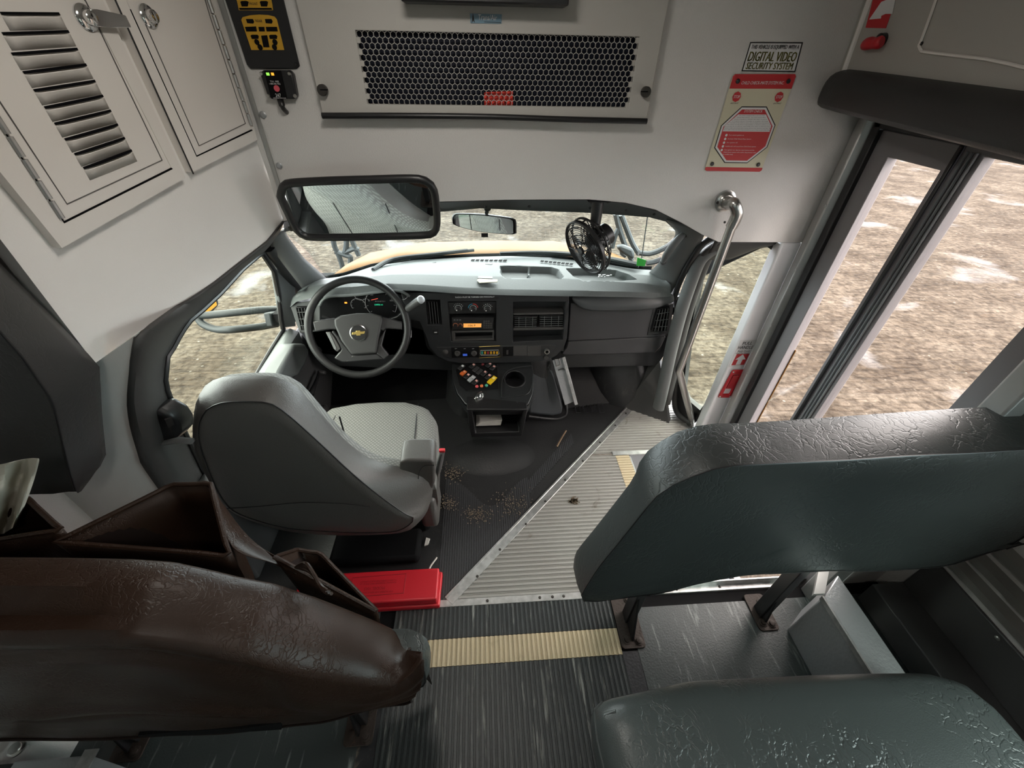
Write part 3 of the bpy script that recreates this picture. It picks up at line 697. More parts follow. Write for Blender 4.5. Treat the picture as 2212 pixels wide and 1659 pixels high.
# door with sill, armrest and window crank
d = empty('door_4', V((-0.87, 1.4, 0.1)), None, None); tag(d, kind='structure')
sa = [od(614, 714, 0.0), od(556, 808, 0.0), od(470, 960, 0.0)]
sb = [oy(645, 712, 1.60), oy(606, 800, 1.27), V((-0.80, 0.98, 0.53))]
sb = [V((-0.815, p.y, 0.535)) for p in sb]
rows = [sa, [a.lerp(c, 0.5) + V((0, 0, 0.012)) for a, c in zip(sa, sb)], sb, [p + V((0.0, 0, -0.05)) for p in sb], [p + V((-0.03, 0, -0.10)) for p in sb]]
MB().loft(rows).build('sill', SAIL, d, solid=0.006)
MB().bb((-0.90, 0.78, -0.05), (-0.845, 2.08, 0.46)).build('door_panel', mat('door_panel_grey', (0.055, 0.055, 0.055), 0.55, bump='grain', bs=0.1), d, bevel=0.01)
arm = [ox(px, py, -0.79) for px, py in ((632, 742), (655, 742), (665, 757), (655, 790), (640, 812), (606, 822), (590, 830), (600, 800))]
MB().prism([V((-0.85, p.y, p.z)) for p in arm], (0.07, 0, 0)).build('armrest', SAIL, d, bevel=0.014, seg=3)
MB().bb((-0.86, 1.02, 0.28), (-0.80, 1.36, 0.34)).build('pull_cup', SAIL, d, bevel=0.012)
MB().bb((-0.85, 1.0, 0.0), (-0.80, 1.6, 0.12)).build('map_pocket', CHAR, d, bevel=0.01)
ck = MB().tube([ox(689, 803, -0.82), ox(687, 815, -0.81), ox(680, 833, -0.81), ox(671, 852, -0.82)], [0.008, 0.009, 0.010, 0.014], 10)
cko = ck.build('window_crank', BLACK, d)
MB().lathe([(0.011, 0), (0.011, 0.03), (0.008, 0.034)], ox(689, 805, -0.82), (1, -0.2, 0.1), 14).build('crank_knob', CHAR, cko)

# ================================================================== BULKHEAD FITTINGS
# air-conditioner return-air panel
YA = 1.37
ac = empty('air_conditioner', oy(1047, 250, BH), 'beige air conditioner panel with honeycomb grille above the windshield', 'air conditioner')
pan = [(636, -4), (697, 246), (1397, 259), (1446, -4)]
PA = ypl(pan, YA); zt = CEIL - 0.005
PA2 = [(PA[0][0] - 0.0, zt), PA[1], PA[2], (PA[3][0] + 0.0, zt)]
gx0, gz0 = xz(oy(795, 225, YA)); gx1, _ = xz(oy(1352, 226, YA)); _, gz1 = xz(oy(1066, 72, YA))
NC, NR = 51, 13
pitx = (gx1 - gx0)/NC; rowp = (gz1 - gz0 - pitx*0.1)/NR
# honeycomb: the panel is cut to the outline of the cells, the cells are six-sided frames
gh = [(gx0 - pitx*0.1, gz0), (gx1 + pitx*0.6, gz0), (gx1 + pitx*0.6, gz1), (gx0 - pitx*0.1, gz1)]
b = MB(); yplate(b, PA2, [gh], YA, 0.018)
b.build('panel', ACP, ac, bevel=0.002)
hx = MB(); R1 = rowp/1.5; cell = []
for r in range(NR):
    for c in range(NC):
        cx_ = gx0 + (c + 0.5)*pitx + (0.5*pitx if r % 2 else 0); cz_ = gz0 + (r + 0.5)*rowp
        hin = [(cx_ + 0.462*pitx*math.cos(PI/6 + PI/3*k)/math.cos(PI/6), cz_ + R1*0.915*math.sin(PI/6 + PI/3*k)) for k in range(6)]
        hout = [(cx_ + 0.502*pitx*math.cos(PI/6 + PI/3*k)/math.cos(PI/6), cz_ + R1*1.0*math.sin(PI/6 + PI/3*k)) for k in range(6)]
        vs = [V((a, YA + 0.0005, z)) for a, z in hin] + [V((a, YA + 0.0005, z)) for a, z in hout] + [V((a, YA + 0.006, z)) for a, z in hin]
        hx.add(vs, [(k, (k + 1) % 6, 6 + (k + 1) % 6, 6 + k) for k in range(6)] + [(k, (k + 1) % 6, 12 + (k + 1) % 6, 12 + k) for k in range(6)])
# straight margins between the saw-tooth of cells and the panel
for r in range(NR):
    z0 = gz0 + r*rowp; z1 = z0 + rowp
    if r % 2: hx.bb((gx0 - pitx*0.1, YA + 0.0008, z0), (gx0 + pitx*0.5, YA + 0.005, z1))
    else: hx.bb((gx1, YA + 0.0008, z0), (gx1 + pitx*0.6, YA + 0.005, z1))
hx.build('grille', ACP, ac, flat=True)
bx = MB().bb((gx0 - 0.02, BH - 0.008, gz0 - 0.02), (gx1 + 0.03, BH - 0.002, gz1 + 0.02))
bx.build('coil', COIL, ac, flat=True)
ga = [oy(696, 250, YA - 0.004), oy(850, 250, YA - 0.006), oy(1047, 252, YA - 0.004), oy(1230, 258, YA - 0.006), oy(1397, 262, YA - 0.004)]
MB().tube(smooth_path(ga, 6), 0.0075, 10).build('rubber_edge', BLACK, ac)
for p in ((700, 194), (1392, 198)):
    kn = MB().lathe([(0.009, 0), (0.009, 0.006), (0.013, 0.007), (0.013, 0.018), (0.011, 0.02)], oy(*p, YA), NB, 20).build('thumb_screw', DKMETAL, ac)
    MB().bb(oy(*p, YA - 0.0205) - V((0.010, 0.0008, 0.0012)), oy(*p, YA - 0.0205) + V((0.010, 0.0008, 0.0012))).build('slot', DEEP, kn)
lp = ypl([(1015, 29), (1084, 31), (1083, 51), (1016, 50)], YA - 0.001)
np_ = MB(); yplate(np_, lp, [], YA - 0.002, 0.002); npo = np_.build('name_plate', BLUEP, ac)
lt = MB(); c = oy(1050, 37.5, YA - 0.0025); lt.text('Trans/Air', c + V((0.004, 0, 0)), X_, Z_, 0.047, 0.0105, shear=0.1)
lt.build('lettering', LETTER, npo)
lt = MB(); q = oy(1022, 40, YA - 0.0028)
lt.poly([q + V((-0.004, 0, -0.009)), q + V((0, 0, 0.011)), q + V((0.004, 0, -0.009)), q + V((0, 0, -0.004))])
lt.build('arrow_mark', INK, npo); MB().bb(oy(1046, 47, YA - 0.0025), oy(1082, 49, YA - 0.0030)).build('underline', INK, npo)
tg = MB(); yplate(tg, ypl([(1046, 199), (1108, 197), (1108, 232), (1046, 232)], BH - 0.012), [], BH - 0.0125, 0.002); tgo = tg.build('warning_tag', mat('red_label', (0.85, 0.05, 0.03), 0.6), ac)
lt = MB(); lt.text('CAUTION', oy(1077, 222, BH - 0.013), -X_, -Z_, 0.068, 0.014); lt.text('UNIT AND DISCONNECT', oy(1077, 206, BH - 0.013), -X_, -Z_, 0.068, 0.008); lt.build('lettering', mat('dark_red_ink', (0.12, 0.005, 0.005), 0.6), tgo)
# black screen at the top of the panel
ds = empty('display', oy(1047, 8, YA), 'black screen housing at the top of the panel above the grille', 'display')
zb = oy(1047, 8, 1.30).z
MB().bb((oy(866, 4, 1.30).x, 1.30, zb), (oy(1229, 10, 1.30).x, YA - 0.001, zb + 0.20)).build('housing', BLACK, ds, bevel=0.004)
MB().bb((oy(866, 4, 1.30).x + 0.02, 1.297, zb + 0.02), (oy(1229, 10, 1.30).x - 0.02, 1.302, zb + 0.18)).build('screen', MATTE, ds)

# warning-light control panel
YC = BH - 0.006
lc = empty('light_control_panel', oy(570, 150, BH), 'black control panel with yellow bus light diagrams beside the cabinet', 'control panel')
b = MB(); pts = ypl([(484, -6), (533, 140), (541, 149), (640, 149), (647, 143), (607, -6)], YC)
top = [(pts[0][0] - 0.004, 1.72), (pts[-1][0] + 0.004, 1.72)]
yplate(b, [top[0]] + pts[1:5] + [top[1]], [], YC, 0.006); b.build('plate', BLACK, lc, bevel=0.002)
def yz(pts): return ypl(pts, YC - 0.0008)
def ydec(name, pts, parent, m, off=0.0008, y=YC):
    b = MB(); yplate(b, ypl(pts, y - off), [], y - off, 0.0007); return b.build(name, m, parent)
f1 = ydec('front_diagram', [(508, -8), (512, 3), (516, 22), (590, 22), (588, 8), (584, -8)], lc, AMBERY)
f2 = ydec('rear_diagram', [(521, 43), (524, 37), (540, 33), (560, 31.5), (580, 32.5), (593, 36), (598, 42), (614, 108), (543, 108)], lc, AMBERY)
for px in (( 519, 4), (561, 4)):
    ydec('lamp_mark', [(px[0], px[1]), (px[0] + 3, 14), (px[0] + 16, 14), (px[0] + 18, 4), (px[0] + 14, 2), (px[0] + 3, 2)], f1, MATTE, 0.0016)
ydec('bumper_mark', [(516, 17), (586, 17), (588, 21), (518, 21)], f1, MATTE, 0.0016)
for pts in ([(531, 41), (534, 50), (547, 51), (549, 47), (546, 41)], [(572, 41), (574, 50), (587, 51), (589, 46), (586, 41)], [(529, 58), (553, 57), (555, 68), (532, 68)], [(558, 58), (571, 58), (572, 68), (560, 68)],
            [(574, 58), (598, 58), (600, 68), (576, 68)], [(541, 77), (544, 84), (558, 84), (559, 78), (556, 75), (544, 75)], [(581, 77), (583, 84), (598, 84), (599, 78), (596, 75), (584, 75)], [(564, 77), (577, 76), (582, 102), (569, 102)]):
    ydec('lamp_mark', pts, f2, MATTE, 0.0016)
for cpx in ((555, 91), (594, 91), (562, 102), (593, 102)):
    q = oy(*cpx, YC - 0.0016); MB().lathe([(0.006, 0), (0.006, 0.0007)], q, NB, 16).build('lamp_mark', MATTE, f2)
lt = MB(); lt.text('FRONT', oy(548, 8, YC - 0.0022), X_, Z_, 0.019, 0.005); lt.build('lettering', INK, f1)
lt = MB(); lt.text('REAR', oy(559.5, 45, YC - 0.0022), X_, Z_, 0.016, 0.005); lt.build('lettering', INK, f2)
screw(oy(639, 139, YC - 0.0005), NB, 0.004, BLACK, lc)
# small black sensor box
YS = BH - 0.022
sb_ = empty('alarm_module', oy(601, 215, BH), 'small black alarm box with red button below the light control panel', 'alarm box')
b = MB(); yplate(b, ypl([(561, 158), (568, 152), (624, 152), (632, 160), (641, 208), (636, 214), (588, 214), (578, 208)], YS), [], YS, 0.021); b.build('case', BLACK, sb_, bevel=0.003)
b = MB(); yplate(b, ypl([(570, 153), (606, 152), (620, 213), (586, 213)], YS - 0.002), [], YS - 0.002, 0.002); b.build('face_label', MATTE, sb_)
for p in ((565, 159), (625, 159), (580, 207), (637, 207)): screw(oy(*p, YS - 0.0005), NB, 0.0045, STEEL, sb_)
MB().lathe([(0.0072, 0), (0.0072, 0.0016)], oy(598, 191, YS - 0.002), NB, 20).build('button', mat('pink_red_button', (0.62, 0.09, 0.12), 0.4), sb_)
MB().bb(oy(576, 163, YS - 0.003), oy(581, 157, YS - 0.0022)).build('status_lamp', LEDG, sb_)
MB().bb(oy(586.5, 163, YS - 0.003), oy(591, 157, YS - 0.0022)).build('status_lamp', LEDO, sb_)
lt = MB(); lt.text('TOLL  FREE', oy(593, 176, YS - 0.003), X_, Z_, 0.022, 0.0035); lt.text('1-888-693-7452', oy(594, 181, YS - 0.003), X_, Z_, 0.028, 0.0035)
lt.text('247', oy(601, 206, YS - 0.003), X_, Z_, 0.014, 0.008); lt.text('247SECURITYINC.COM', oy(604, 212, YS - 0.003), X_, Z_, 0.033, 0.0022); lt.build('lettering', LETTER, sb_)
MB().tube(smooth_path([oy(605, 214, YS + 0.012), oy(608, 224, YS), oy(612, 234, YS + 0.002), oy(618, 241, BH - 0.004), oy(620, 243, BH + 0.004)], 5), [0.008]*8 + [0.006]*8 + [0.006]*5, 10).build('cable', BLACK, sb_)

# decals on the right of the bulkhead
YD = BH - 0.0012
sg = empty('sign', oy(1668, 125, BH), 'small white sign reading digital video security system', 'sign')
def yq(name, pts, parent, m, y, th=0.0010):
    b = MB(); yplate(b, ypl(pts, y), [], y, th); return b.build(name, m, parent)
Q = [(1621, 91), (1735, 91), (1718, 156), (1602, 154)]
yq('border', Q, sg, INK, YD)
Q2 = [(1622.5, 93.5), (1731.5, 94), (1716, 153), (1605, 151.5)]
yq('face', Q2, sg, LETTER, YD - 0.0008)
def qtext(b, s, quad, y, u0, v0, u1, v1, shear=0.0, bold=0.0):   # text laid in a four-cornered field (u right, v down), on the plane y
    P4 = [oy(a, c, y) for a, c in quad]
    def at(u, v): return (P4[0]*(1 - u) + P4[1]*u)*(1 - v) + (P4[3]*(1 - u) + P4[2]*u)*v
    k = len(b.v); b.text(s, V((0, 0, 0)), X_, Z_, 1, 1, shear, 0, bold)
    for i in range(k, len(b.v)):
        x, _, z = b.v[i]; p = at(u0 + (x + 0.5)*(u1 - u0), v0 + (0.5 - z)*(v1 - v0)); b.v[i] = (p.x, p.y, p.z)
lt = MB(); qtext(lt, 'THIS VEHICLE IS EQUIPPED WITH A', Q2, YD - 0.0018, 0.03, 0.05, 0.97, 0.23, 0.12, 0.03); lt.build('lettering', INK, sg)
lt = MB(); qtext(lt, 'DIGITAL VIDEO', Q2, YD - 0.0018, 0.03, 0.30, 0.97, 0.66, 0.12, 0.04); qtext(lt, 'SECURITY SYSTEM', Q2, YD - 0.0018, 0.04, 0.70, 0.95, 0.96, 0.12, 0.04); lt.build('lettering', OLIVE, sg)
YK = BH - 0.004
ck = empty('instruction_plaque', oy(1622, 265, BH), 'cream and red safety check plaque screwed below the video sign', 'plaque')
KQ = [(1585, 160), (1721, 160), (1644, 371), (1522, 369)]
P4 = [oy(a, c, YK) for a, c in KQ]
def kat(u, v, off=0.0):
    p = (P4[0]*(1 - u) + P4[1]*u)*(1 - v) + (P4[3]*(1 - u) + P4[2]*u)*v; return V((p.x, p.y - off, p.z))
def kpl(name, uv, m, off, th=0.0008):
    b = MB(); b.prism([kat(u, v, off) for u, v in uv], (0, th, 0)); return b.build(name, m, ck)
kpl('plate', rrect(0, 0, 1, 1, 0.03), CREAM, 0, 0.003)
kpl('header_band', [(0.0, 0.135), (1.0, 0.135)] + rrect(0, 0, 1, 0.3, 0.03)[10:] if False else [(0, 0.135), (1, 0.135), (1, 0.02), (0.975, 0.0), (0.025, 0.0), (0, 0.02)], REDD, 0.0005)
kpl('footer_band', [(0, 0.955), (1, 0.955), (1, 0.985), (0.97, 1.0), (0.03, 1.0), (0, 0.985)], REDD, 0.0005)
O8 = [(0.29, 0.305), (0.70, 0.305), (0.955, 0.49), (0.955, 0.725), (0.70, 0.905), (0.30, 0.905), (0.045, 0.74), (0.045, 0.50)]
def grow(uv, k):
    cu, cv = sum(p[0] for p in uv)/len(uv), sum(p[1] for p in uv)/len(uv); return [(cu + (a - cu)*k, cv + (c - cv)*k) for a, c in uv]
kpl('octagon_border', O8, INK, 0.0005); kpl('octagon_ring', grow(O8, 0.965), LETTER, 0.0009); kpl('octagon', grow(O8, 0.90), REDD, 0.0013)
kpl('text_field', [(0.27, 0.385), (0.73, 0.385), (0.885, 0.50), (0.89, 0.56), (0.10, 0.56), (0.105, 0.50)], LETTER, 0.0018)
def ktext(b, s, u, v, w, h, sh=0.0, bold=0.0, off=0.0024):
    k = len(b.v); b.text(s, V((0, 0, 0)), X_, Z_, 1, 1, sh, 0, bold)
    for i in range(k, len(b.v)):
        x, _, z = b.v[i]; p = kat(u + x*w, v - z*h, off); b.v[i] = (p.x, p.y, p.z)
lt = MB(); ktext(lt, 'CHILD CHECK-MATE SYSTEM INC.', 0.5, 0.08, 0.68, 0.03, 0.15); lt.build('header_lettering', LETTER, ck); lt = MB(); ktext(lt, 'SYSTEM CHECK', 0.5, 0.352, 0.30, 0.026, 0.1); lt.build('title_lettering', LETTER, ck); lt = MB()
for k, (s, w, v) in enumerate((('Turn vehicle ignition on.', 0.26, 0.60), ('Activate Child Check-Mate System', 0.40, 0.64), ('Turn ignition off.', 0.19, 0.68), ('Audible alert will sound from Child Check system.', 0.53, 0.72),
                               ('Turn ignition on, depress reset button and the', 0.52, 0.76), ('Child Check system will confirm deactivation with', 0.56, 0.785), ('an audible beep.', 0.18, 0.808))):
    ktext(lt, s, 0.22 + w/2, v, w, 0.016)
for v in (0.60, 0.64, 0.68, 0.72, 0.76): lt.lathe([(0.0035, 0.0), (0.0035, 0.0004)], kat(0.18, v, 0.0018), NB, 12)
lt.build('lettering', LETTER, ck)
lt = MB()
para = ['This vehicle is equipped with an electronic Child', "Check-Mate System. The Child Check-Mate", "System is intended as a DRIVER'S AID ONLY. Its purpose", 'is to serve only as a reminder to conduct a thorough', 'inspection of the vehicle to ensure that all children have disembarked', "the vehicle. It is the driver's responsibility to check for children at the", 'end of each run. It is also the responsibility of the driver to determine that the', 'system is fully operational before putting the bus into operation each day. The', 'driver shall conduct the following procedures as part of their normal Child Check']
for k, s in enumerate(para):
    v = 0.398 + k*0.0182; w = 0.42 + 0.36*min(1, k/6); ktext(lt, s, 0.5, v, w, 0.011)
ktext(lt, 'and check!', 0.15, 0.272, 0.13, 0.018, 0.3); ktext(lt, 'and check!', 0.85, 0.272, 0.13, 0.018, 0.3)
lt.build('lettering', INK, ck)
for u in (0.155, 0.845):
    q = kat(u, 0.212, 0.0006); o = MB().lathe([(0.0125, 0), (0.0125, 0.0006)], q, NB, 8).build('stop_sign', REDD, ck, flat=True)
    lt = MB(); lt.text('STOP', q + V((0, -0.0008, 0)), X_, Z_, 0.018, 0.007); lt.build('lettering', LETTER, o)
for u, v in ((0.095, 0.065), (0.905, 0.065), (0.09, 0.918), (0.90, 0.918)):
    q = kat(u, v, 0.001); MB().lathe([(0.0058, 0), (0.0058, 0.002), (0.004, 0.0035)], q, NB, 16).build('screw', BLACK, ck)

# red emergency decal and knob on the upper right panel
dk = empty('emergency_decal', opx(1905, 40), 'red and white arrow decal on the upper right panel', 'decal')
def ppoly(name, pts, parent, m, off, th=0.0006):
    b = MB(); b.prism([opx(x, y, off) for x, y in pts], PNL*th); return b.build(name, m, parent)
ppoly('face', [(1889, -12), (1939, -12), (1914, 61), (1870, 60)], dk, REDD, 0.0005)
ppoly('arrow', [(1904, 4), (1936, -8), (1928, 30), (1913, 30), (1904, 34), (1903, 40), (1878, 42)], dk, LETTER, 0.0012)
er = empty('emergency_release', opx(1890, 95), 'red knob on the upper right panel below the arrow decal', 'knob')
MB().lathe([(0.014, 0), (0.014, 0.012), (0.011, 0.014)], opx(1908, 86), PNL, 18).build('base', BLACK, er)
MB().tube(smooth_path([opx(1906, 90, 0.018), opx(1893, 93, 0.022), opx(1876, 94, 0.02), opx(1868, 98, 0.016)], 5), [0.011, 0.0125, 0.0135, 0.0135, 0.013, 0.012, 0.0115, 0.012, 0.013, 0.0135, 0.0135, 0.0135, 0.013, 0.012, 0.011, 0.008], 12).build('grip', RED, er)

# padded header over the entrance door
hd = empty('door_header_pad', V((1.02, 1.1, 1.39)), 'long dark grey padded header above the entrance door glass', 'padded header')
prof = [(0.175, 1.385), (0.06, 1.385), (0.02, 1.39), (0.004, 1.402), (0.0, 1.42), (0.006, 1.455), (0.03, 1.478), (0.07, 1.486), (0.175, 1.488)]
rows = []
ys = [1.385, 1.375, 1.36, 1.0, 0.6, 0.0, -0.8]
for k, y in enumerate(ys):
    sh = (0.03, 0.010, 0.0)[k] if k < 3 else 0.0
    rows.append([V((0.958 + max(a, sh), y, 1.436 + (z - 1.436)*(1 - sh*6) + 0.045*(y - 1.385))) for a, z in prof])
MB().loft(rows, cap0=True, cap1=True).build('pad', PADV, hd, sub=1)
# pull handle on the white pillar
YP2 = BH - 0.002
pd = empty('pull_handle_decal', oy(1600, 760, BH), 'white pull handle decal with red arrow on the white pillar', 'decal')
PQ = [(1600, 735), (1636, 734), (1607, 792), (1574, 793)]
yq('face', PQ, pd, LETTER, YP2 + 0.0008)
AQ = [(1592, 765), (1619, 764.5), (1607, 788), (1580, 789)]
yq('red_field', AQ, pd, REDD, YP2 + 0.0001)
b = MB(); P4b = [oy(a, c, YP2 - 0.0006) for a, c in AQ]
def aat(u, v): return (P4b[0]*(1 - u) + P4b[1]*u)*(1 - v) + (P4b[3]*(1 - u) + P4b[2]*u)*v
b.prism([aat(*p) for p in ((0.5, 0.03), (0.92, 0.5), (0.68, 0.5), (0.68, 0.97), (0.32, 0.97), (0.32, 0.5), (0.08, 0.5))], (0, 0.0004, 0)); b.build('arrow', LETTER, pd)
lt = MB(); qtext(lt, 'PULL', PQ, YP2 - 0.0005, 0.22, 0.06, 0.80, 0.17, 0.0, 0.01); qtext(lt, 'HANDLE', PQ, YP2 - 0.0005, 0.06, 0.21, 0.96, 0.32, 0.0, 0.01)
qtext(lt, 'Push Door', PQ, YP2 - 0.0005, 0.14, 0.37, 0.9, 0.44); qtext(lt, 'Out To Open', PQ, YP2 - 0.0005, 0.06, 0.455, 0.92, 0.52); lt.build('lettering', INK, pd)
ph = empty('emergency_pull', oy(1582, 830, BH), 'red recessed emergency pull handle on the white pillar', 'pull handle')
HQ = [(1583, 800), (1609, 799), (1578, 859), (1551, 859)]
b = MB(); HP = [oy(a, c, YP2 - 0.004) for a, c in HQ]
def hat(u, v, off=0.0):
    p = (HP[0]*(1 - u) + HP[1]*u)*(1 - v) + (HP[3]*(1 - u) + HP[2]*u)*v; return V((p.x, p.y - off, p.z))
rings = [[hat(*p, 0) for p in rrect(0, 0, 1, 1, 0.08)], [hat(*p, 0.002) for p in rrect(0.04, 0.03, 0.96, 0.97, 0.08)], [hat(*p, 0.002) for p in rrect(0.2, 0.15, 0.82, 0.90, 0.05)], [hat(*p, -0.010) for p in rrect(0.25, 0.18, 0.78, 0.86, 0.04)]]
rings = [[p + V((0, 0.004, 0)) for p in rings[0]]] + rings
b.loft(rings, cu=True, cap1=True); b.build('bezel', RED, ph)
b = MB().prism([hat(*p, 0.001) for p in ((0.27, 0.19), (0.78, 0.19), (0.78, 0.66), (0.27, 0.66))], (0, 0.006, 0)); b.build('grip', RED, ph, bevel=0.001)
for u, v in ((0.10, 0.05), (0.9, 0.05), (0.1, 0.95), (0.9, 0.95)): screw(hat(u, v, 0.002), NB, 0.004, STEEL, ph)
# bent steel grab rail from the bulkhead to the floor
gr = empty('grab_rail', oz(1495, 915, 0), 'bent brushed steel grab rail beside the entrance', 'grab rail')
fl = oy(1566, 434, BH)
pth = [fl + V((0, 0.0, 0)), fl + V((0.004, -0.03, -0.002)), oy(1585, 440, 1.345), oy(1592, 462, 1.338), oy(1580, 490, 1.342)]
pth = smooth_path(pth, 7)
MB().tube(pth, 0.0185, 16).build('elbow', STEEL, gr)
bd = oy(1467, 800, 1.375); bt = oz(1497, 918, 0.0)
top_ = oy(1580, 490, 1.342)
low = smooth_path([top_, top_.lerp(bd, 0.5), top_.lerp(bd, 0.93)], 6) + smooth_path([bd.lerp(top_, 0.05), bd + V((0.0, 0, 0.0)), bd.lerp(bt, 0.06)], 5) + [bd.lerp(bt, 0.5), bt + V((0, 0, 0.002))]
MB().tube(low, 0.0155, 16).build('tube', STEEL, gr)
fo = MB().lathe([(0.034, 0), (0.034, 0.004), (0.026, 0.006), (0.021, 0.012)], fl, NB, 24).build('flange', STEEL, gr)
screw(fl + V((-0.026, -0.005, -0.004)), NB, 0.005, DKMETAL, fo)
screw(oy(1566, 480, 1.327), (-0.9, -0.4, 0), 0.004, DKMETAL, gr)
MB().lathe([(0.035, 0.002), (0.035, 0.005), (0.018, 0.012)], bt, Z_, 20).build('foot_flange', STEEL, gr)

# ------------------------------------------------------------------ overhead cabinets on the driver's liner
def lframe(name, outer, inner, parent, m, off, th, bev=0.002):
    b = MB(); b.plate([l2(*p, off) for p in outer], [[l2(*p, off) for p in inner]] if inner else [], B0 + LN*off, LD, Z_, th); return b.build(name, m, parent, bevel=bev)
def cabinet(name, label, fo, fi, door, field, louvers, hinge, latch, group, gap):
    c = empty(name, ol(*fo[1], 0.0), label, 'cabinet', group)
    lframe('frame', fo, fi, c, CABW, 0.020, 0.020, 0.0)
    do = lframe('door', door, None, c, CABW, 0.018, 0.016, 0.0)
    # shallow pressed field: a thin groove line
    pts = [ol(*p, 0.0185) for p in field]
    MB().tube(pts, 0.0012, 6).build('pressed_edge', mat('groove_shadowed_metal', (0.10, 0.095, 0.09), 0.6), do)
    ga_ = [ol(*p, 0.0186) for p in gap]
    MB().tube(ga_, 0.0022, 6).build('door_gap', DEEP, do)
    for a, e, d_ in louvers:      # pressed louvers: a dark slot over a sloping hood
        p, q = ol(*a, 0.0182), ol(*e, 0.0182); dn_ = V((0, 0, -d_))
        n = 10; top = [p.lerp(q, k/n) for k in range(n + 1)]
        bow = [LN*(0.008*(1 - abs(2*k/n - 1)**4)) for k in range(n + 1)]
        lv = MB().loft([[t + V((0, 0, -0.004)) + w_ for t, w_ in zip(top, bow)], [t + w_*0.9 + dn_*0.25 for t, w_ in zip(top, bow)], [t + dn_ for t in top]])
        lo = lv.build('louver', CABW, do, solid=0.001)
        MB().loft([[t + LN*0.0006 + V((0, 0, 0.0015)) for t in top], [t + LN*0.0010 + V((0, 0, -0.0022)) + w_*0.6 for t, w_ in zip(top, bow)]]).build('slot', DEEP, lo)
    hg = MB(); h0, h1 = ol(*hinge[0], 0.022), ol(*hinge[1], 0.022)
    n = max(4, int((h1 - h0).length/0.028))
    for k in range(n):
        hg.tube([h0.lerp(h1, (k + 0.05)/n), h0.lerp(h1, (k + 0.93)/n)], 0.0045, 8)
    hg.build('hinge', ALUF, do)
    q = ol(*latch, 0.018)
    lo = MB().lathe([(0.020, 0), (0.020, 0.003), (0.017, 0.006), (0.012, 0.007), (0.011, 0.016), (0.008, 0.018)], q, LN, 24).build('latch', CHROME, do)
    return c, lo, q
L1o = [(-30, 215), (-30, 330), (135, 535), (418, 374), (250, -20), (-60, -60)]
fo1 = [(-70, 285), (134, 536), (401, 384), (171, -110), (-250, -110)]
fi1 = [(-45, 200), (137, 480), (371, 363), (150, -70), (-180, -70)]
d1 = [(-47, 202), (139, 477), (369, 362), (149, -72), (-182, -72)]
fl1 = [(-20, 190), (145, 441), (350, 346), (186, 4), (170, -16)]
lou = []
for a, e in (((0, 28), (128, 29)), ((4, 72), (148, 67)), ((24, 116), (167, 105)), ((49, 156), (186, 139)), ((72, 195), (205, 174)), ((95, 232), (222, 206)), ((117, 267), (239, 238)), ((139, 301), (254, 268)), ((160, 333), (269, 297)), ((179, 363), (284, 324))):
    lou.append((a, e, 0.021))
c1, lt1, q1 = cabinet('overhead_cabinet', 'white overhead cabinet with louvered door and chrome paddle latch', fo1, fi1, d1, fl1, lou, ((-15, 240), (136, 474)), (184, 38), 'white overhead cabinets', [(-30, 226), (137, 481), (371, 364)])
up_ = V((0, 0, 1)); sd = (ol(240, 45, 0.03) - ol(190, 38, 0.03)); sd = (sd - LN*sd.dot(LN)).normalized()
tp = up_ - sd*up_.dot(sd)
hb_ = MB().prism([q1 + LN*0.012 + tp*0.012, q1 + LN*0.016 + sd*0.012 + tp*0.013, q1 + LN*0.022 + sd*0.062 + tp*0.010, q1 + LN*0.022 + sd*0.064 - tp*0.008, q1 + LN*0.016 + sd*0.012 - tp*0.012, q1 + LN*0.012 - tp*0.012], LN*0.004)
hb_.build('paddle', CHROME, lt1, bevel=0.0015)
fo2 = [(197, -110), (416, 372), (556, 302), (446, -110)]
fi2 = [(241, -70), (424, 338), (544, 281), (436, -70)]
fl2 = [(300, 20), (430, 315), (530, 267), (455, 40), (440, -10)]
c2, lt2, q2 = cabinet('overhead_cabinet', 'white overhead cabinet with plain door next to the bulkhead', fo2, fi2, [(242, -68), (425, 336), (543, 280), (436, -68)], fl2, [], ((449, -5), (544, 272)), (319, 35), 'white overhead cabinets', [(280, 20), (424, 338), (544, 281)])
MB().box(q2 + LN*0.014, (0.006, 0.024, 0.012), Matrix.Rotation(0.4, 3, LN)).build('paddle', CHROME, lt2, bevel=0.0015)
for p in ((418, 374), (238, -20)): pass
MB().tube([ol(418, 376, 0.021), ol(240, -20, 0.021)], 0.0016, 6).build('joint_bead', BLACK, c2)

# padded panel behind the driver's door
sp = empty('side_pad', V((-0.98, 0.67, 0.75)), 'dark grey padded vinyl panel on the left wall behind the cabinets', 'padded panel')
face = [oy(px, py, 0.60) for px, py in ((0, 718), (60, 790), (112, 865), (122, 905), (135, 960), (150, 1020), (163, 1060), (80, 1064))]
face[0] = V((face[0].x, 0.60, 1.10))
front = [oy(px, py, 0.725) for px, py in ((0, 568), (110, 680), (215, 790), (216, 812), (221, 900), (230, 992), (231, 997), (165, 1063))]
front = [oy(0, 568, 0.725), oy(110, 680, 0.725), oy(215, 790, 0.725), oy(216, 812, 0.725), oy(221, 900, 0.715), oy(230, 990, 0.70), oy(205, 1022, 0.67), oy(166, 1062, 0.63)]
fa = resample([V((face[0].x, 0.60, CEIL - 0.3))] + face[:7], 30); fr = resample([V((front[0].x, 0.725, CEIL - 0.3))] + front, 30)
lft = [V((-1.149, 0.60, p.z)) for p in fa]; lfr = [V((-1.149, min(0.74, q.y + 0.01), q.z)) for q in fr]
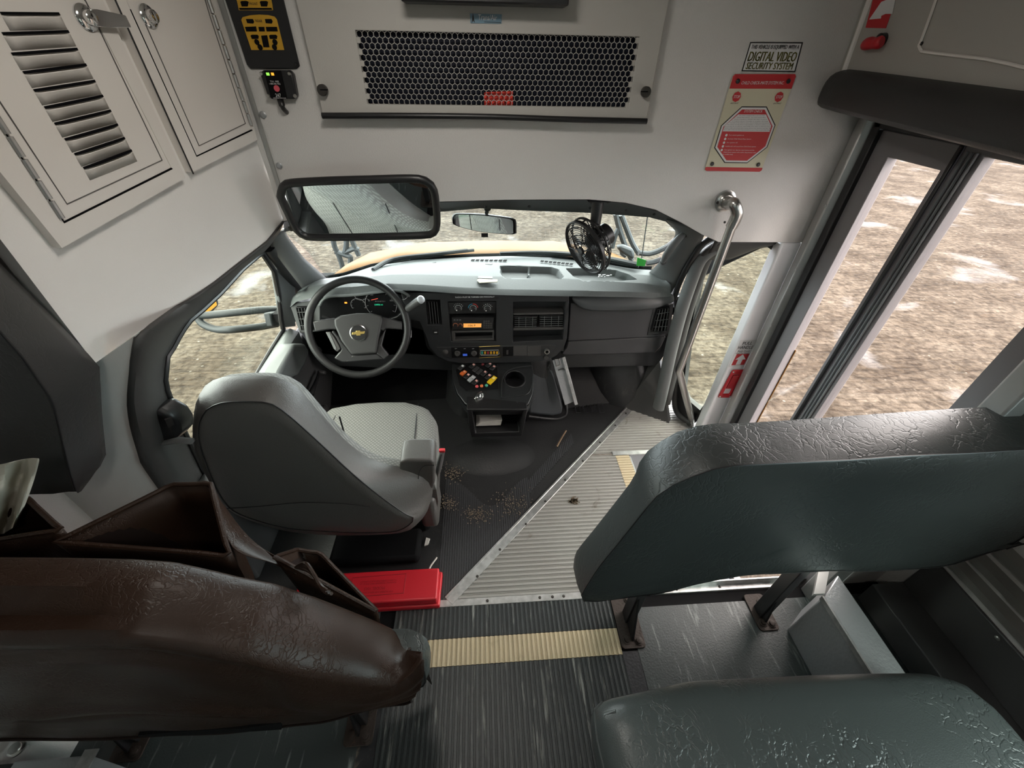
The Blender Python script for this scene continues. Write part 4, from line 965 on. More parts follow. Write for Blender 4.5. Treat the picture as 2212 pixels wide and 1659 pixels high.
m1_ = [a.lerp(c, 0.35) + V((0.008, -0.006, 0)) for a, c in zip(fa, fr)]; m2_ = [a.lerp(c, 0.75) + V((0.010, 0.0, 0)) for a, c in zip(fa, fr)]
MB().loft([lft, [p.lerp(q, 0.85) + V((0, -0.006, 0)) for p, q in zip(lft, fa)], fa, m1_, m2_, fr, lfr], cap0=True).build('pad', PADV, sp, angle=60)
MB().tube(fa, 0.0022, 6).build('seam', BLACK, sp)

# seat-belt retractor cover on the pillar and its belt
sbx = empty('seat_belt', oy(345, 925, 0.80), 'black seat belt guide on the door pillar with a belt to the driver seat', 'seat belt')
bc = [oy(px, py, 0.80) for px, py in ((325, 883), (340, 887), (368, 902), (382, 922), (385, 940), (372, 955), (345, 972), (325, 950), (312, 915))]
MB().prism(bc, (0.02, 0.05, 0)).build('guide_cover', BLACK, sbx, bevel=0.012, seg=3)
MB().prism([oy(355, 905, 0.79), oy(370, 900, 0.79), oy(375, 915, 0.79), oy(362, 922, 0.79)], (0.004, -0.004, 0)).build('guide_label', CHAR, sbx)
MB().tube([oy(352, 956, 0.80), oy(385, 951, 0.79), oy(416, 953, 0.785)], 0.011, 8, flat=0.5).build('belt', GREYT, sbx)
MB().lathe([(0.012, 0), (0.012, 0.01), (0.006, 0.014)], oy(345, 975, 0.80), (0.3, -0.9, 0), 14).build('anchor_bolt', CHROME, sbx)

# ================================================================== MIRRORS AND FAN
def rrpath(c, u, v, w, h, r, n=8): return [V(c) + u*a + v*b for a, b in rrect(-w/2, -h/2, w/2, h/2, r, n)]
im = empty('interior_mirror', oy(640, 500, 1.40), 'large interior mirror with a thick black frame above the steering wheel', 'mirror')
mc = oy(773, 450, 1.28)
tgt = V((-0.57, 0.87, 0.60)); nrm = ((EYE - mc).normalized() + (tgt - mc).normalized()).normalized()
u_, v_, n_ = frame_of(nrm)
ca, sa_ = math.cos(-0.0), math.sin(0.0)
# outline traced on the mirror's own plane
mo = [op(px, py, mc, nrm) for px, py in ((606, 425), (611, 405), (625, 396), (700, 391), (800, 388), (890, 386), (920, 391), (936, 408), (942, 440), (944, 485), (938, 500), (922, 508), (800, 512), (680, 513), (655, 508), (640, 496), (622, 460))]
mo = resample(smooth_path(mo + [mo[0]], 5)[:-1], 64, True)
MB().tube(mo, 0.011, 10, closed=True).build('frame', BLACK, im)
cen = sum(mo, V((0, 0, 0)))/len(mo)
MB().prism([cen + (p - cen)*0.99 - nrm*0.004 for p in mo], nrm*0.003).build('mirror_glass', MIRROR, im, flat=True)
MB().loft([[cen + (p - cen)*1.0 - nrm*0.006 for p in mo], [cen + (p - cen)*0.94 - nrm*0.022 for p in mo], [cen + (p - cen)*0.5 - nrm*0.03 for p in mo]], cu=True, cap1=True).build('backing', BLACK, im)
ma = cen + (op(645, 505, mc, nrm) - cen)*0.9 - nrm*0.012
MB().tube(smooth_path([ma, ma + V((-0.03, 0.05, -0.01)), oy(628, 493, 1.40)], 5), 0.010, 10).build('bracket', CHAR, im)
MB().ball(op(946, 462, mc, nrm) - nrm*0.02, 0.009, 8).build('adjuster_knob', EXTGREY, im)
rm = empty('rearview_mirror', oy(1047, 455, 1.66), 'slim rear view mirror hanging from the windshield glass', 'mirror')
rc = oy(1045, 484, 1.60); rn = ((EYE - rc).normalized() + (tgt - rc).normalized()).normalized()
ro = [op(px, py, rc, rn) for px, py in ((978, 470), (981, 464), (990, 462), (1040, 464), (1090, 470), (1107, 473), (1112, 479), (1112, 500), (1108, 506), (1060, 503), (1020, 497), (985, 487), (979, 482))]
ro = resample(smooth_path(ro + [ro[0]], 4)[:-1], 48, True); rcn = sum(ro, V((0, 0, 0)))/len(ro)
MB().loft([[p + rn*0.002 for p in ro], [rcn + (p - rcn)*1.04 - rn*0.004 for p in ro], [rcn + (p - rcn)*0.9 - rn*0.022 for p in ro], [rcn + (p - rcn)*0.4 - rn*0.03 for p in ro]], cu=True, cap1=True).build('housing', BLACK, rm)
MB().prism([rcn + (p - rcn)*0.95 + rn*0.001 for p in ro], rn*0.0015).build('mirror_glass', MIRROR, rm, flat=True)
MB().tube([rcn - rn*0.02, rcn - rn*0.03 + V((0, 0.02, 0.03)), oy(1052, 458, 1.575)], 0.007, 10).build('stalk', EXTGREY, rm)
MB().lathe([(0.012, 0), (0.014, 0.006)], oy(1053, 453, 1.57), (0, 0.7, 0.7), 14).build('mount', BLACK, rm)
MB().bb(op(1043, 504, rc, rn) + V((-0.006, -0.004, -0.014)), op(1052, 504, rc, rn) + V((0.004, 0.004, 0.0))).build('tilt_tab', BLACK, rm, bevel=0.002)
fn = empty('cab_fan', oy(1292, 432, 1.43), 'small black caged fan hanging from the header right of the mirror', 'fan')
mp_ = oy(1292, 432, 1.43)
MB().box(mp_ + V((0, 0, 0)), (0.075, 0.05, 0.004)).build('mount_plate', BLACK, fn, bevel=0.002)
for dx, dy in ((-0.028, -0.018), (0.006, -0.018), (0.028, -0.018)): screw(mp_ + V((dx, dy, -0.002)), (0, 0, -1), 0.005, DKMETAL, fn)
lo_ = oy(1286, 484, 1.425)
MB().tube([mp_ + V((0, 0, -0.001)), lo_], [0.021, 0.018], 16).build('stem', BLACK, fn)
MB().lathe([(0.008, -0.014), (0.008, 0.014)], oy(1286, 487, 1.415), (-0.76, -0.62, 0), 14).build('pivot_bolt', CHROME, fn)
fa_ = V((-0.826, -0.453, -0.338)).normalized(); fc = oy(1262, 537, 1.415); R = 0.098
fu, fv, _ = frame_of(fa_)
hb2 = MB().prism([lo_ + V((-0.012, 0, 0)), lo_ + V((0.012, 0, 0)), fc - fa_*0.075 + V((0.012, 0, 0.03)), fc - fa_*0.05 + V((-0.012, 0, 0.03))], (0, 0.004, 0)); hb2.build('yoke', DKMETAL, fn)
MB().lathe([(0.030, -0.115), (0.038, -0.108), (0.039, -0.07), (0.036, -0.068), (0.039, -0.066), (0.039, -0.035), (0.03, -0.028)], fc, fa_, 28).build('motor', BLACK, fn)
def ringm(b, r, h, t, n=40): return b.tube([fc + fa_*h + (fu*math.cos(2*PI*k/n) + fv*math.sin(2*PI*k/n))*r for k in range(n)], t, 6, closed=True)
b = MB(); ringm(b, R, 0.0, 0.0045); ringm(b, R, -0.028, 0.004)
b.lathe([(R, -0.010), (R + 0.002, -0.010), (R + 0.002, 0.0), (R, 0.0)], fc, fa_, 40, cap=False)
b.build('cage_rim', BLACK, fn)
b = MB()
for k in range(1, 12): ringm(b, R*(0.16 + 0.84*k/12), 0.012*(1 - (k/12)**2), 0.0013, 36)
for k in range(6):
    a = PI*2*k/6 + 0.3; dv = fu*math.cos(a) + fv*math.sin(a); b.tube([fc + dv*R*t + fa_*0.0125*(1 - t*t) for t in (0.1, 0.4, 0.7, 1.0)], 0.0018, 6)
b.build('front_grille', BLACK, fn)
b = MB()
for k in range(16):
    a = PI*2*k/16; dv = fu*math.cos(a) + fv*math.sin(a); b.tube([fc + dv*R*0.38 - fa_*0.055, fc + dv*R*0.8 - fa_*0.05, fc + dv*R - fa_*0.028, fc + dv*R], 0.002, 6)
for r_ in (0.45, 0.62, 0.8): ringm(b, R*r_, -0.053, 0.0016, 36)
b.build('rear_cage', BLACK, fn)
b = MB()
for k in range(4):
    a0 = PI*2*k/4; rows = []
    for t in (0.15, 0.5, 0.85):
        rows.append([fc - fa_*(0.02 + 0.016*s) + (fu*math.cos(a0 + s*0.65) + fv*math.sin(a0 + s*0.65))*R*t for s in (-0.5, 0, 0.5)])
    b.loft(rows)
b.build('blades', BLACK, fn, solid=0.002)
hbm = MB().lathe([(0.016, 0.012), (0.016, 0.015), (0.010, 0.017)], fc, fa_, 20).build('hub_badge', BLACK, fn)
MB().lathe([(0.0085, 0.017), (0.0085, 0.0176)], fc, fa_, 16).build('badge_face', GREYT, hbm)

# ================================================================== DASHBOARD
YF = 1.63
da = empty('dashboard', V((0.0, 1.7, 0.35)), 'grey and charcoal dashboard spanning the cab under the windshield', 'dashboard')
back = [oz(px, py, 0.735) for px, py in ((652, 628), (690, 603), (740, 597), (806, 575), (896, 562), (1009, 555), (1100, 553), (1200, 557), (1303, 569), (1362, 580), (1412, 584), (1446, 612))]
back = [p + V((0, 0.0, 0)) for p in back]
frt = [oy(px, py, y) for px, py, y in ((629, 652, 1.61), (640, 642, 1.60), (668, 633, 1.60), (715, 623, 1.60), (770, 619, 1.60), (830, 613, 1.60), (900, 615, 1.60), (1000, 622, 1.60), (1100, 626, 1.605), (1231, 628, 1.61), (1350, 630, 1.615), (1448, 634, 1.62))]
lip = [oy(px, py, y) for px, py, y in ((627, 664, 1.60), (640, 652, 1.58), (668, 645, 1.58), (710, 641, 1.575), (770, 637, 1.575), (855, 627, 1.575), (900, 628, 1.575), (1000, 635, 1.575), (1100, 638, 1.58), (1231, 640, 1.59), (1350, 642, 1.61), (1452, 645, 1.62))]
NB_ = 48
bk, ft, lp_ = resample(back, NB_), resample(frt, NB_), resample(lip, NB_)
r0 = [p + V((0, 0.02, -0.012)) for p in bk]
rm1 = [a.lerp(c, 0.35) + V((0, 0, 0.012)) for a, c in zip(bk, ft)]; rm2 = [a.lerp(c, 0.72) + V((0, 0, 0.012)) for a, c in zip(bk, ft)]
def pxy(p):
    q = AX.transposed() @ (p - EYE); return W/2 + F*q.x/q.z, H/2 + F*q.y/q.z
def inpoly(x, y, pl):   # signed distance to a polygon, positive inside
    ins = False; dmin = 1e9; n = len(pl)
    for i in range(n):
        (x0, y0), (x1, y1) = pl[i], pl[(i + 1) % n]
        if (y0 > y) != (y1 > y) and x < (x1 - x0)*(y - y0)/(y1 - y0) + x0: ins = not ins
        t = max(0, min(1, ((x - x0)*(x1 - x0) + (y - y0)*(y1 - y0))/max((x1 - x0)**2 + (y1 - y0)**2, 1e-9)))
        dmin = min(dmin, math.hypot(x - x0 - t*(x1 - x0), y - y0 - t*(y1 - y0)))
    return dmin if ins else -dmin
TRAYS = [[(1080, 574), (1120, 574), (1190, 577), (1206, 582), (1217, 598), (1212, 602), (1150, 601), (1090, 600), (1082, 592)], [(1222, 580), (1260, 579), (1330, 583), (1356, 592), (1376, 604), (1330, 607), (1260, 606), (1240, 598)]]
KR = [bk, rm1, rm2, ft]; NBF = 300
KR = [resample(r, NBF) for r in KR]; grid = []
for a_, c_, n_ in ((0, 1, 24), (1, 2, 30), (2, 3, 16)):
    for k in range(n_ + (1 if a_ == 2 else 0)):
        row = []
        for i in range(NBF):
            p = KR[a_][i].lerp(KR[c_][i], k/n_); px_, py_ = pxy(p); dep = 0
            for T_ in TRAYS:
                sdist = inpoly(px_, py_, T_)
                if sdist > 0: dep = max(dep, min(1, sdist/3.0))
            if dep and abs(px_ - 1142.5) < 1.6: dep *= 0.35
            row.append(p + V((0, 0.004*dep, -0.026*dep)))
        grid.append(row)
lpf, r0f = resample(lip, NBF), resample(r0, NBF)
MB().loft([r0f] + grid + [lpf, [p + V((0, 0.05, -0.004)) for p in lpf]]).build('top_pad', DASHT, da, angle=35)
TPN = V((0, -0.30, 1.0)).normalized(); TPO = (oz(1060, 580, 0.735) + oy(1060, 615, 1.61))/2
def otp(px, py, off=0.0):
    # height of the pad surface is close to the plane through back edge and front edge
    a, c = oz(1060, 553, 0.735), oy(1060, 625, 1.60); n = (c - a).cross(X_).normalized()
    if n.z < 0: n = -n
    return op(px, py, a + n*(0.011 + off), n), n
def tpoly(name, pts, m, off=0.001, parent=da, th=0.003, bev=0.0):
    q = [otp(a, c, off) for a, c in pts]; b = MB().prism([p for p, _ in q], -q[0][1]*th); return b.build(name, m, parent, bevel=bev)
# defroster slots
def slots(p0, p1, n, w, hgt=2.6):
    b = MB()
    for k in range(n):
        a = (p0[0] + (p1[0] - p0[0])*(k + 0.1)/n, p0[1] + (p1[1] - p0[1])*(k + 0.1)/n); c = (p0[0] + (p1[0] - p0[0])*(k + 0.85)/n, p0[1] + (p1[1] - p0[1])*(k + 0.85)/n)
        pts = [a, c, (c[0] - 2, c[1] + hgt), (a[0] - 2, a[1] + hgt)]
        q = [otp(*z, 0.0025) for z in pts]; b.prism([z for z, _ in q], -q[0][1]*0.002)
    b.build('defroster_vent', MATTE, da)
slots((810, 583), (944, 566), 12, 1); slots((1018, 560), (1097, 561), 8, 1); slots((1168, 562), (1240, 569), 8, 1); slots((1296, 577), (1322, 582), 3, 1)
tpoly('defroster_line', [(796, 582), (842, 574), (841, 576), (796, 585)], CHAR, 0.0025)
tpoly('sun_sensor', [(1048, 567), (1064, 569), (1062, 571), (1048, 570)], BLACK, 0.003)
# fascia panels
def fpl(name, pts, m, y=YF, th=0.03, parent=da, bev=0.003, holes=()):
    b = MB(); yplate(b, ypl(pts, y), [ypl(h, y) for h in holes], y, th); return b.build(name, m, parent, bevel=bev)
fpl('fascia', [(640, 650), (1455, 642), (1448, 700), (1440, 760), (1420, 790), (960, 800), (700, 790), (650, 720)], DASHF, 1.66, 0.06)
# left outboard vent and surround
fpl('vent_surround', [(628, 665), (640, 655), (690, 648), (700, 660), (690, 716), (648, 720), (640, 700)], GREYT, 1.61, 0.04)
def vent(pts, nv, nh, y, horiz=True, bezel=BLACK, hmat=MATTE):
    A4 = [oy(a, c, y) for a, c in pts]
    cen_ = sum(A4, V((0, 0, 0)))/4
    o = MB().prism([cen_ + (p - cen_)*1.0 for p in A4], (0, 0.02, 0)).build('vent', hmat, da, bevel=0.001)
    def at(u, v): return (A4[0]*(1 - u) + A4[1]*u)*(1 - v) + (A4[3]*(1 - u) + A4[2]*u)*v
    b = MB(); b.tube([at(0, 0), at(1, 0), at(1, 1), at(0, 1)], 0.0028, 6, closed=True); b.build('bezel', bezel, o)
    for k in range(nh):
        v = (k + 0.7)/(nh + 0.4); MB().prism([at(0.03, v) + V((0, -0.001, 0)), at(0.97, v) + V((0, -0.001, 0)), at(0.97, v) + V((0, -0.007, 0.002)), at(0.03, v) + V((0, -0.007, 0.002))], (0, 0, 0.0016)).build('slat', GREYT, o)
    for k in range(nv):
        u = (k + 0.7)/(nv + 0.4); MB().prism([at(u, 0.03) + V((0, -0.001, 0)), at(u, 0.97) + V((0, -0.001, 0)), at(u, 0.97) + V((0.0, -0.006, 0)), at(u, 0.03) + V((0.0, -0.006, 0))], (0.0014, 0, 0)).build('slat', GREYT, o)
    return o
vent([(640, 664), (669, 663), (676, 713), (652, 713)], 4, 3, 1.60)
# instrument cluster
cl = fpl('instrument_cluster', [(690, 655), (712, 643), (770, 640), (850, 634), (890, 640), (900, 690), (880, 705), (690, 712)], MATTE, 1.60, 0.05)
brow = [oy(px, py, 1.575) for px, py in ((690, 660), (708, 642), (770, 637), (856, 628), (885, 640))]
MB().tube(smooth_path(brow, 6), 0.006, 8).build('cluster_hood', DASHT, cl)
b = MB()
def dial(px, py, r, a0=0, a1=360):
    c = oy(px, py, 1.598); n = 30; b.tube([c + V((r*math.cos(math.radians(a0 + (a1 - a0)*k/n)), 0, r*math.sin(math.radians(a0 + (a1 - a0)*k/n)))) for k in range(n + 1)], 0.0009, 5)
    for k in range(9):
        a = math.radians(a0 + (a1 - a0)*k/8); b.tube([c + V((r*0.82*math.cos(a), 0, r*0.82*math.sin(a))), c + V((r*0.94*math.cos(a), 0, r*0.94*math.sin(a)))], 0.0006, 4)
dial(774, 659, 0.030, -30, 210); dial(823, 658, 0.064, -35, 215); dial(778, 636, 0.026, 180, 360); dial(868, 636, 0.024, 180, 380)
b.build('dial_ring', mat('dial_grey', (0.3, 0.3, 0.3), 0.5), cl)
MB().tube([oy(802, 648, 1.597), oy(816, 645, 1.597)], 0.0012, 5).build('needle', mat('needle_red', (0.8, 0.1, 0.06), 0.5, emit=0.15), cl)
lt = MB(); lt.text('0', oy(797, 649, 1.597), X_, Z_, 0.006, 0.008); lt.text('100', oy(846, 649, 1.597), X_, Z_, 0.014, 0.007); lt.text('20', oy(803, 637, 1.597), X_, Z_, 0.012, 0.007); lt.text('P R N D 3 2 1', oy(821, 651, 1.597), X_, Z_, 0.040, 0.005); lt.build('numerals', mat('dial_print', (0.3, 0.3, 0.3), 0.5), cl)
MB().text('104956 mi', oy(818, 658, 1.597), X_, Z_, 0.034, 0.007).build('odometer_digits', mat('odometer_green', (0.02, 0.45, 0.22), 0.5, emit=0.3), cl)
q = oy(747, 654, 1.597); MB().box(q, (0.010, 0.001, 0.006)).build('engine_lamp', mat('engine_lamp_amber', (1.0, 0.2, 0.02), 0.5, emit=0.7), cl)

# centre stack
SY = 1.598
bez = [(866, 632), (1000, 634), (1100, 637), (1229, 640), (1228, 690), (1224, 735), (1216, 752), (1203, 768), (1182, 778), (1150, 783), (1000, 785), (968, 781), (945, 770), (928, 750), (918, 722), (906, 695), (880, 690)]
hol = [[(919, 648), (950, 648), (955, 702), (924, 702)], [(967, 652), (1072, 651), (1072, 738), (975, 738)], [(1108, 652), (1222, 652), (1216, 734), (1108, 739)]]
fpl('centre_bezel', bez, DASHF, SY, 0.045, bev=0.004, holes=hol)
MB().bb(oy(915, 745, 1.70), oy(1225, 645, 1.705)).build('bezel_backing', DEEP, da, flat=True)
vo = vent([(922, 650), (947, 650), (952, 700), (927, 700)], 4, 0, SY + 0.012)
# heater panel with three dials
hp_ = fpl('heater_panel', [(968, 653), (1072, 652), (1071, 676), (969, 678)], BLACK, SY + 0.006, 0.01, bev=0.001)
for k, px in enumerate((990, 1022, 1053)):
    q = oy(px, 665 + 0.5*k, SY + 0.005)
    kn = MB().lathe([(0.0155, 0), (0.0155, 0.003), (0.013, 0.004), (0.012, 0.016), (0.010, 0.018)], q, NB, 24).build('knob', BLACK, hp_)
    MB().tube([q + V((0.0145*math.cos(2*PI*j/28), -0.0045, 0.0145*math.sin(2*PI*j/28))) for j in range(28)], 0.0011, 5, closed=True).build('knob_ring', mat('knob_ring_grey', (0.32, 0.34, 0.34), 0.35), kn)
    MB().bb(q + V((-0.009, -0.019, -0.004)), q + V((-0.004, -0.0182, 0.001))).build('pointer', LETTER, kn)
    b = MB()
    if k != 1:
        for j in range(7):
            a = math.radians(25 + 22*j); b.box(q + V((0.021*math.cos(a), -0.0012, 0.021*math.sin(a))), (0.0022, 0.001, 0.0022))
        b.build('marks', LETTER, hp_)
    else:
        for nm, a0, a1, col_ in (('cold_arc', 95, 180, (0.05, 0.3, 0.45)), ('hot_arc', 5, 90, (0.55, 0.06, 0.05))):
            MB().tube([q + V((0.0205*math.cos(math.radians(a0 + (a1 - a0)*j/12)), -0.001, 0.0205*math.sin(math.radians(a0 + (a1 - a0)*j/12)))) for j in range(13)], 0.0013, 5).build(nm, mat(nm, col_, 0.5), hp_)
sl_ = fpl('radio_sticker', [(972, 638), (1078, 641), (1076, 646), (973, 644)], INK, SY - 0.0005, 0.001, bev=0)
MB().text('RADIO MUST BE TURNED ON MANUALLY', oy(1026, 641.5, SY - 0.0012), X_, Z_, 0.165, 0.0062, bold=0.01).build('lettering', LETTER, sl_)
# radio
rd = fpl('radio', [(976, 686), (1066, 686), (1065, 711), (978, 712)], BLACK, SY + 0.002, 0.02, bev=0.001)
dsp = fpl('radio_display', [(1001, 699), (1040, 699), (1039.5, 707), (1001, 707.5)], LCD, SY + 0.001, 0.002, rd, 0)
MB().text('106.9', oy(1019, 703, SY + 0.0), X_, Z_, 0.032, 0.010, shear=0.1).build('lettering', mat('display_ink', (0.05, 0.03, 0.01), 0.5), dsp)
for px, r in ((984, 0.0095), (994.5, 0.0075)):
    q = oy(px, 702.5, SY + 0.001); kn = MB().lathe([(r, 0), (r*0.9, 0.008)], q, NB, 20).build('knob', BLACK, rd)
    MB().tube([q + V((r*1.08*math.cos(2*PI*j/24), -0.001, r*1.08*math.sin(2*PI*j/24))) for j in range(24)], 0.0012, 5, closed=True).build('knob_ring', mat('copper_ring', (0.45, 0.16, 0.08), 0.4), kn)
b = MB()
for r in range(4):
    for c in range(4):
        if r == 0 and c == 3: continue
        b.bb(oy(1044 + c*5, 692.5 + r*4.6, SY + 0.0005), oy(1047.5 + c*5, 695.2 + r*4.6, SY + 0.002))
b.build('preset_buttons', CHAR, rd)
b = MB()
for k in range(3): b.bb(oy(980 + k*6, 690.5, SY + 0.0005), oy(984 + k*6, 692, SY + 0.002))
b.build('soft_keys', GREYT, rd)
pk = MB(); yplate(pk, ypl([(975, 716), (1067, 714), (1067, 735), (977, 737)], SY + 0.003), [ypl([(982, 719), (1064, 717), (1064, 731), (983, 734)], SY + 0.003)], SY + 0.003, 0.03); pk.build('storage_slot', CHAR, da, bevel=0.001)
fpl('airbag_switch', [(934, 712), (947, 712), (948, 722), (936, 722)], BLACK, SY - 0.002, 0.004, bev=0.001)
MB().bb(oy(938, 719, SY - 0.003), oy(944, 717, SY - 0.0022)).build('switch_mark', LETTER, da)
# right cubby with two shelves and twin vents
for yy in ((677, 681), (709, 714)):
    fpl('shelf', [(1109, yy[0]), (1218, yy[0] - 2), (1217, yy[1] - 2), (1109, yy[1])], CHAR, SY + 0.006, 0.09, bev=0.001)
MB().bb(oy(1108, 739, SY + 0.10), oy(1220, 736, SY + 0.012)).build('shelf', mat('dusty_black', (0.03, 0.03, 0.028), 0.8, bump='dirty', bs=0.1, col2=(0.10, 0.095, 0.085)), da, flat=True)
vent([(1110, 684), (1161, 683), (1160, 707), (1110, 708)], 3, 5, SY + 0.016); vent([(1165, 682), (1217, 681), (1216, 706), (1164, 707)], 3, 5, SY + 0.016)
# lower row of switches
fpl('switch_row_panel', [(942, 750), (1200, 745), (1202, 748), (1198, 758), (1184, 769), (1160, 771), (975, 775), (958, 770), (946, 758)], mat('switch_panel', (0.022, 0.022, 0.023), 0.45), SY - 0.001, 0.004, bev=0.002)
MB().lathe([(0.013, 0), (0.013, 0.004), (0.009, 0.006)], oy(962, 760, SY - 0.001), NB, 20).build('power_outlet_cap', CHAR, da)
mc_ = fpl('mirror_control', [(975, 751), (1034, 750), (1034, 772), (976, 773)], MATTE, SY - 0.003, 0.004, bev=0.001)
for px in (988, 1024): MB().lathe([(0.014, 0), (0.014, 0.002), (0.010, 0.004), (0.009, 0.012)], oy(px, 763, SY - 0.003), NB, 20).build('knob', CHAR, mc_)
MB().bb(oy(1000, 769, SY - 0.007), oy(1009, 764, SY - 0.002)).build('blue_switch', mat('blue_switch', (0.05, 0.12, 0.6), 0.4, emit=0.1), mc_)
lt = MB()
for s, px in (('LEFT', 985), ('HEAT', 1004), ('RIGHT', 1022)): lt.text(s, oy(px, 753, SY - 0.0035), X_, Z_, 0.010, 0.003)
lt.build('lettering', LETTER, mc_)
lb = fpl('indicator_panel', [(1035, 749), (1080, 747), (1080, 771), (1036, 773)], BLACK, SY - 0.004, 0.004, bev=0.001)
MB().tube([oy(*p, SY - 0.0045) for p in ((1035, 749), (1080, 747), (1080, 771), (1036, 773))], 0.0011, 5, closed=True).build('panel_edge', GOLD, lb)
MB().tube([oy(*p, SY - 0.0045) for p in ((1038, 757), (1077, 756), (1078, 764), (1074, 767), (1039, 767), (1037, 764))], 0.0007, 5, closed=True).build('lamp_border', LETTER, lb)
for k, m_ in enumerate((mat('lamp_teal', (0.03, 0.3, 0.25), 0.4), AMBERY, mat('lamp_maroon', (0.3, 0.02, 0.03), 0.4), AMBERY, AMBERY, AMBERY)):
    MB().bb(oy(1039.5 + k*6.5, 765, SY - 0.006), oy(1043 + k*6.5, 759, SY - 0.004)).build('indicator_lamp', m_, lb)
b = fpl('dimmer_switch', [(1086, 750), (1108, 749), (1108, 769), (1086, 770)], MATTE, SY - 0.003, 0.003, bev=0.001)
MB().bb(oy(1094, 766, SY - 0.010), oy(1098, 756, SY - 0.003)).build('thumb_wheel', CHAR, b)
for x0 in (1109, 1139): fpl('blank_switch', [(x0, 748), (x0 + 29, 747), (x0 + 29, 768), (x0, 769)], CHAR, SY - 0.003, 0.003, bev=0.001)
q = oy(1181, 757, SY - 0.002); so_ = MB().lathe([(0.0125, 0), (0.0125, 0.014), (0.0085, 0.014), (0.0085, 0.004)], q, NB, 20).build('power_socket', STEEL, da); MB().lathe([(0.0085, 0.005), (0.0085, 0.006)], q, NB, 16).build('socket_hole', MATTE, so_)
MB().lathe([(0.011, 0), (0.011, 0.006)], oy(1180, 772, SY - 0.002), NB, 20).build('socket_cap', CHAR, da)
MB().tube([oy(1181, 762, SY - 0.006), oy(1180, 768, SY - 0.006)], 0.003, 6).build('cap_tether', CHAR, da)
# passenger side: padded upper roll, glove box and lower panel
YG = 1.635
up_o = [(1234, 636), (1448, 640), (1456, 650), (1458, 658)]
rowsu = []
prt = [(0.0, 0.0), (0.015, -0.012), (0.028, -0.03), (0.030, -0.048), (0.018, -0.060), (-0.01, -0.064)]
xs = [oy(px, 640, YG).x for px in (1234, 1242, 1262, 1290, 1400, 1422, 1440, 1456)]
zt_ = oy(1340, 635, YG).z
wd_ = [0.35, 0.6, 1.15, 1.25, 1.25, 1.05, 0.75, 0.7]
for x, k in zip(xs, wd_): rowsu.append([V((x, YG - dy*k - 0.005, zt_ + dz*k*1.0)) for dy, dz in prt])
MB().loft(rowsu, cap0=True, cap1=True).build('knee_roll', mat('dash_roll', (0.05, 0.054, 0.056), 0.42, bump='grain', bs=0.08, scale=500), da, sub=1)
fpl('glove_box_door', [(1232, 655), (1456, 656), (1450, 700), (1440, 726), (1226, 736), (1230, 690)], mat('dash_charcoal', (0.040, 0.040, 0.043), 0.45, bump='grain', bs=0.08, scale=500), YG, 0.02, bev=0.004)
fpl('lower_panel', [(1226, 738), (1439, 728), (1428, 750), (1415, 763), (1222, 768), (1212, 765), (1222, 752)], mat('dash_charcoal', (0, 0, 0)), YG - 0.004, 0.03, bev=0.006)
v4 = vent([(1421, 668), (1447, 663), (1440, 715), (1408, 716)], 4, 3, YG - 0.012)
fpl('vent_surround', [(1412, 660), (1456, 655), (1448, 722), (1398, 724), (1404, 700)], DASHF, YG - 0.004, 0.006, bev=0.004)
# left lower panel by the driver's knees
fpl('knee_panel', [(650, 715), (700, 710), (880, 700), (916, 712), (925, 750), (945, 770), (880, 766), (770, 775), (690, 765)], mat('dash_charcoal', (0, 0, 0)), 1.66, 0.03, bev=0.006)
MB().lathe([(0.016, 0), (0.016, 0.01), (0.012, 0.012)], oy(688, 755, 1.63), NB, 18).build('light_knob', BLACK, da)

# things lying on the dash
def on_top(name, pts, m, label, cat, th=0.003):
    q = [otp(a, c, 0.004) for a, c in pts]; cpt = sum((p for p, _ in q), V((0, 0, 0)))/len(q)
    o = MB().prism([p for p, _ in q], q[0][1]*th).build(name, m, None, bevel=0.0005); return tag(o, label, cat)
on_top('paper_slip', [(1030, 606), (1034, 603), (1075, 605), (1074, 610), (1036, 612)], mat('pale_slip', (0.5, 0.48, 0.36), 0.7), 'cream paper slip lying on top of the dashboard', 'paper')
on_top('dash_emblem_bar', [(1033, 597), (1064, 598), (1064, 603), (1032, 602)], BLACK, 'small black bar stuck on the dashboard behind the cream slip', 'bar')
ec = tag(MB().prism([oy(1377, 556, 1.64), oy(1396, 562, 1.64), (oy(1393, 575, 1.64)), oy(1375, 574, 1.64)], (0, 0.002, 0)).build('green_tag', GREENP, None), 'small green sticker in the lower right corner of the windshield', 'sticker')
cr_ = MB()
for k in range(14):
    px, py = 1292 + random.random()*34, 593 + random.random()*6
    p, n = otp(px, py, 0.005); cr_.box(p, (0.004 + random.random()*0.005, 0.003, 0.003))
tag(cr_.build('crumbs', LETTER), 'white crumbs scattered in the right dashboard tray', 'crumbs', kind='stuff')

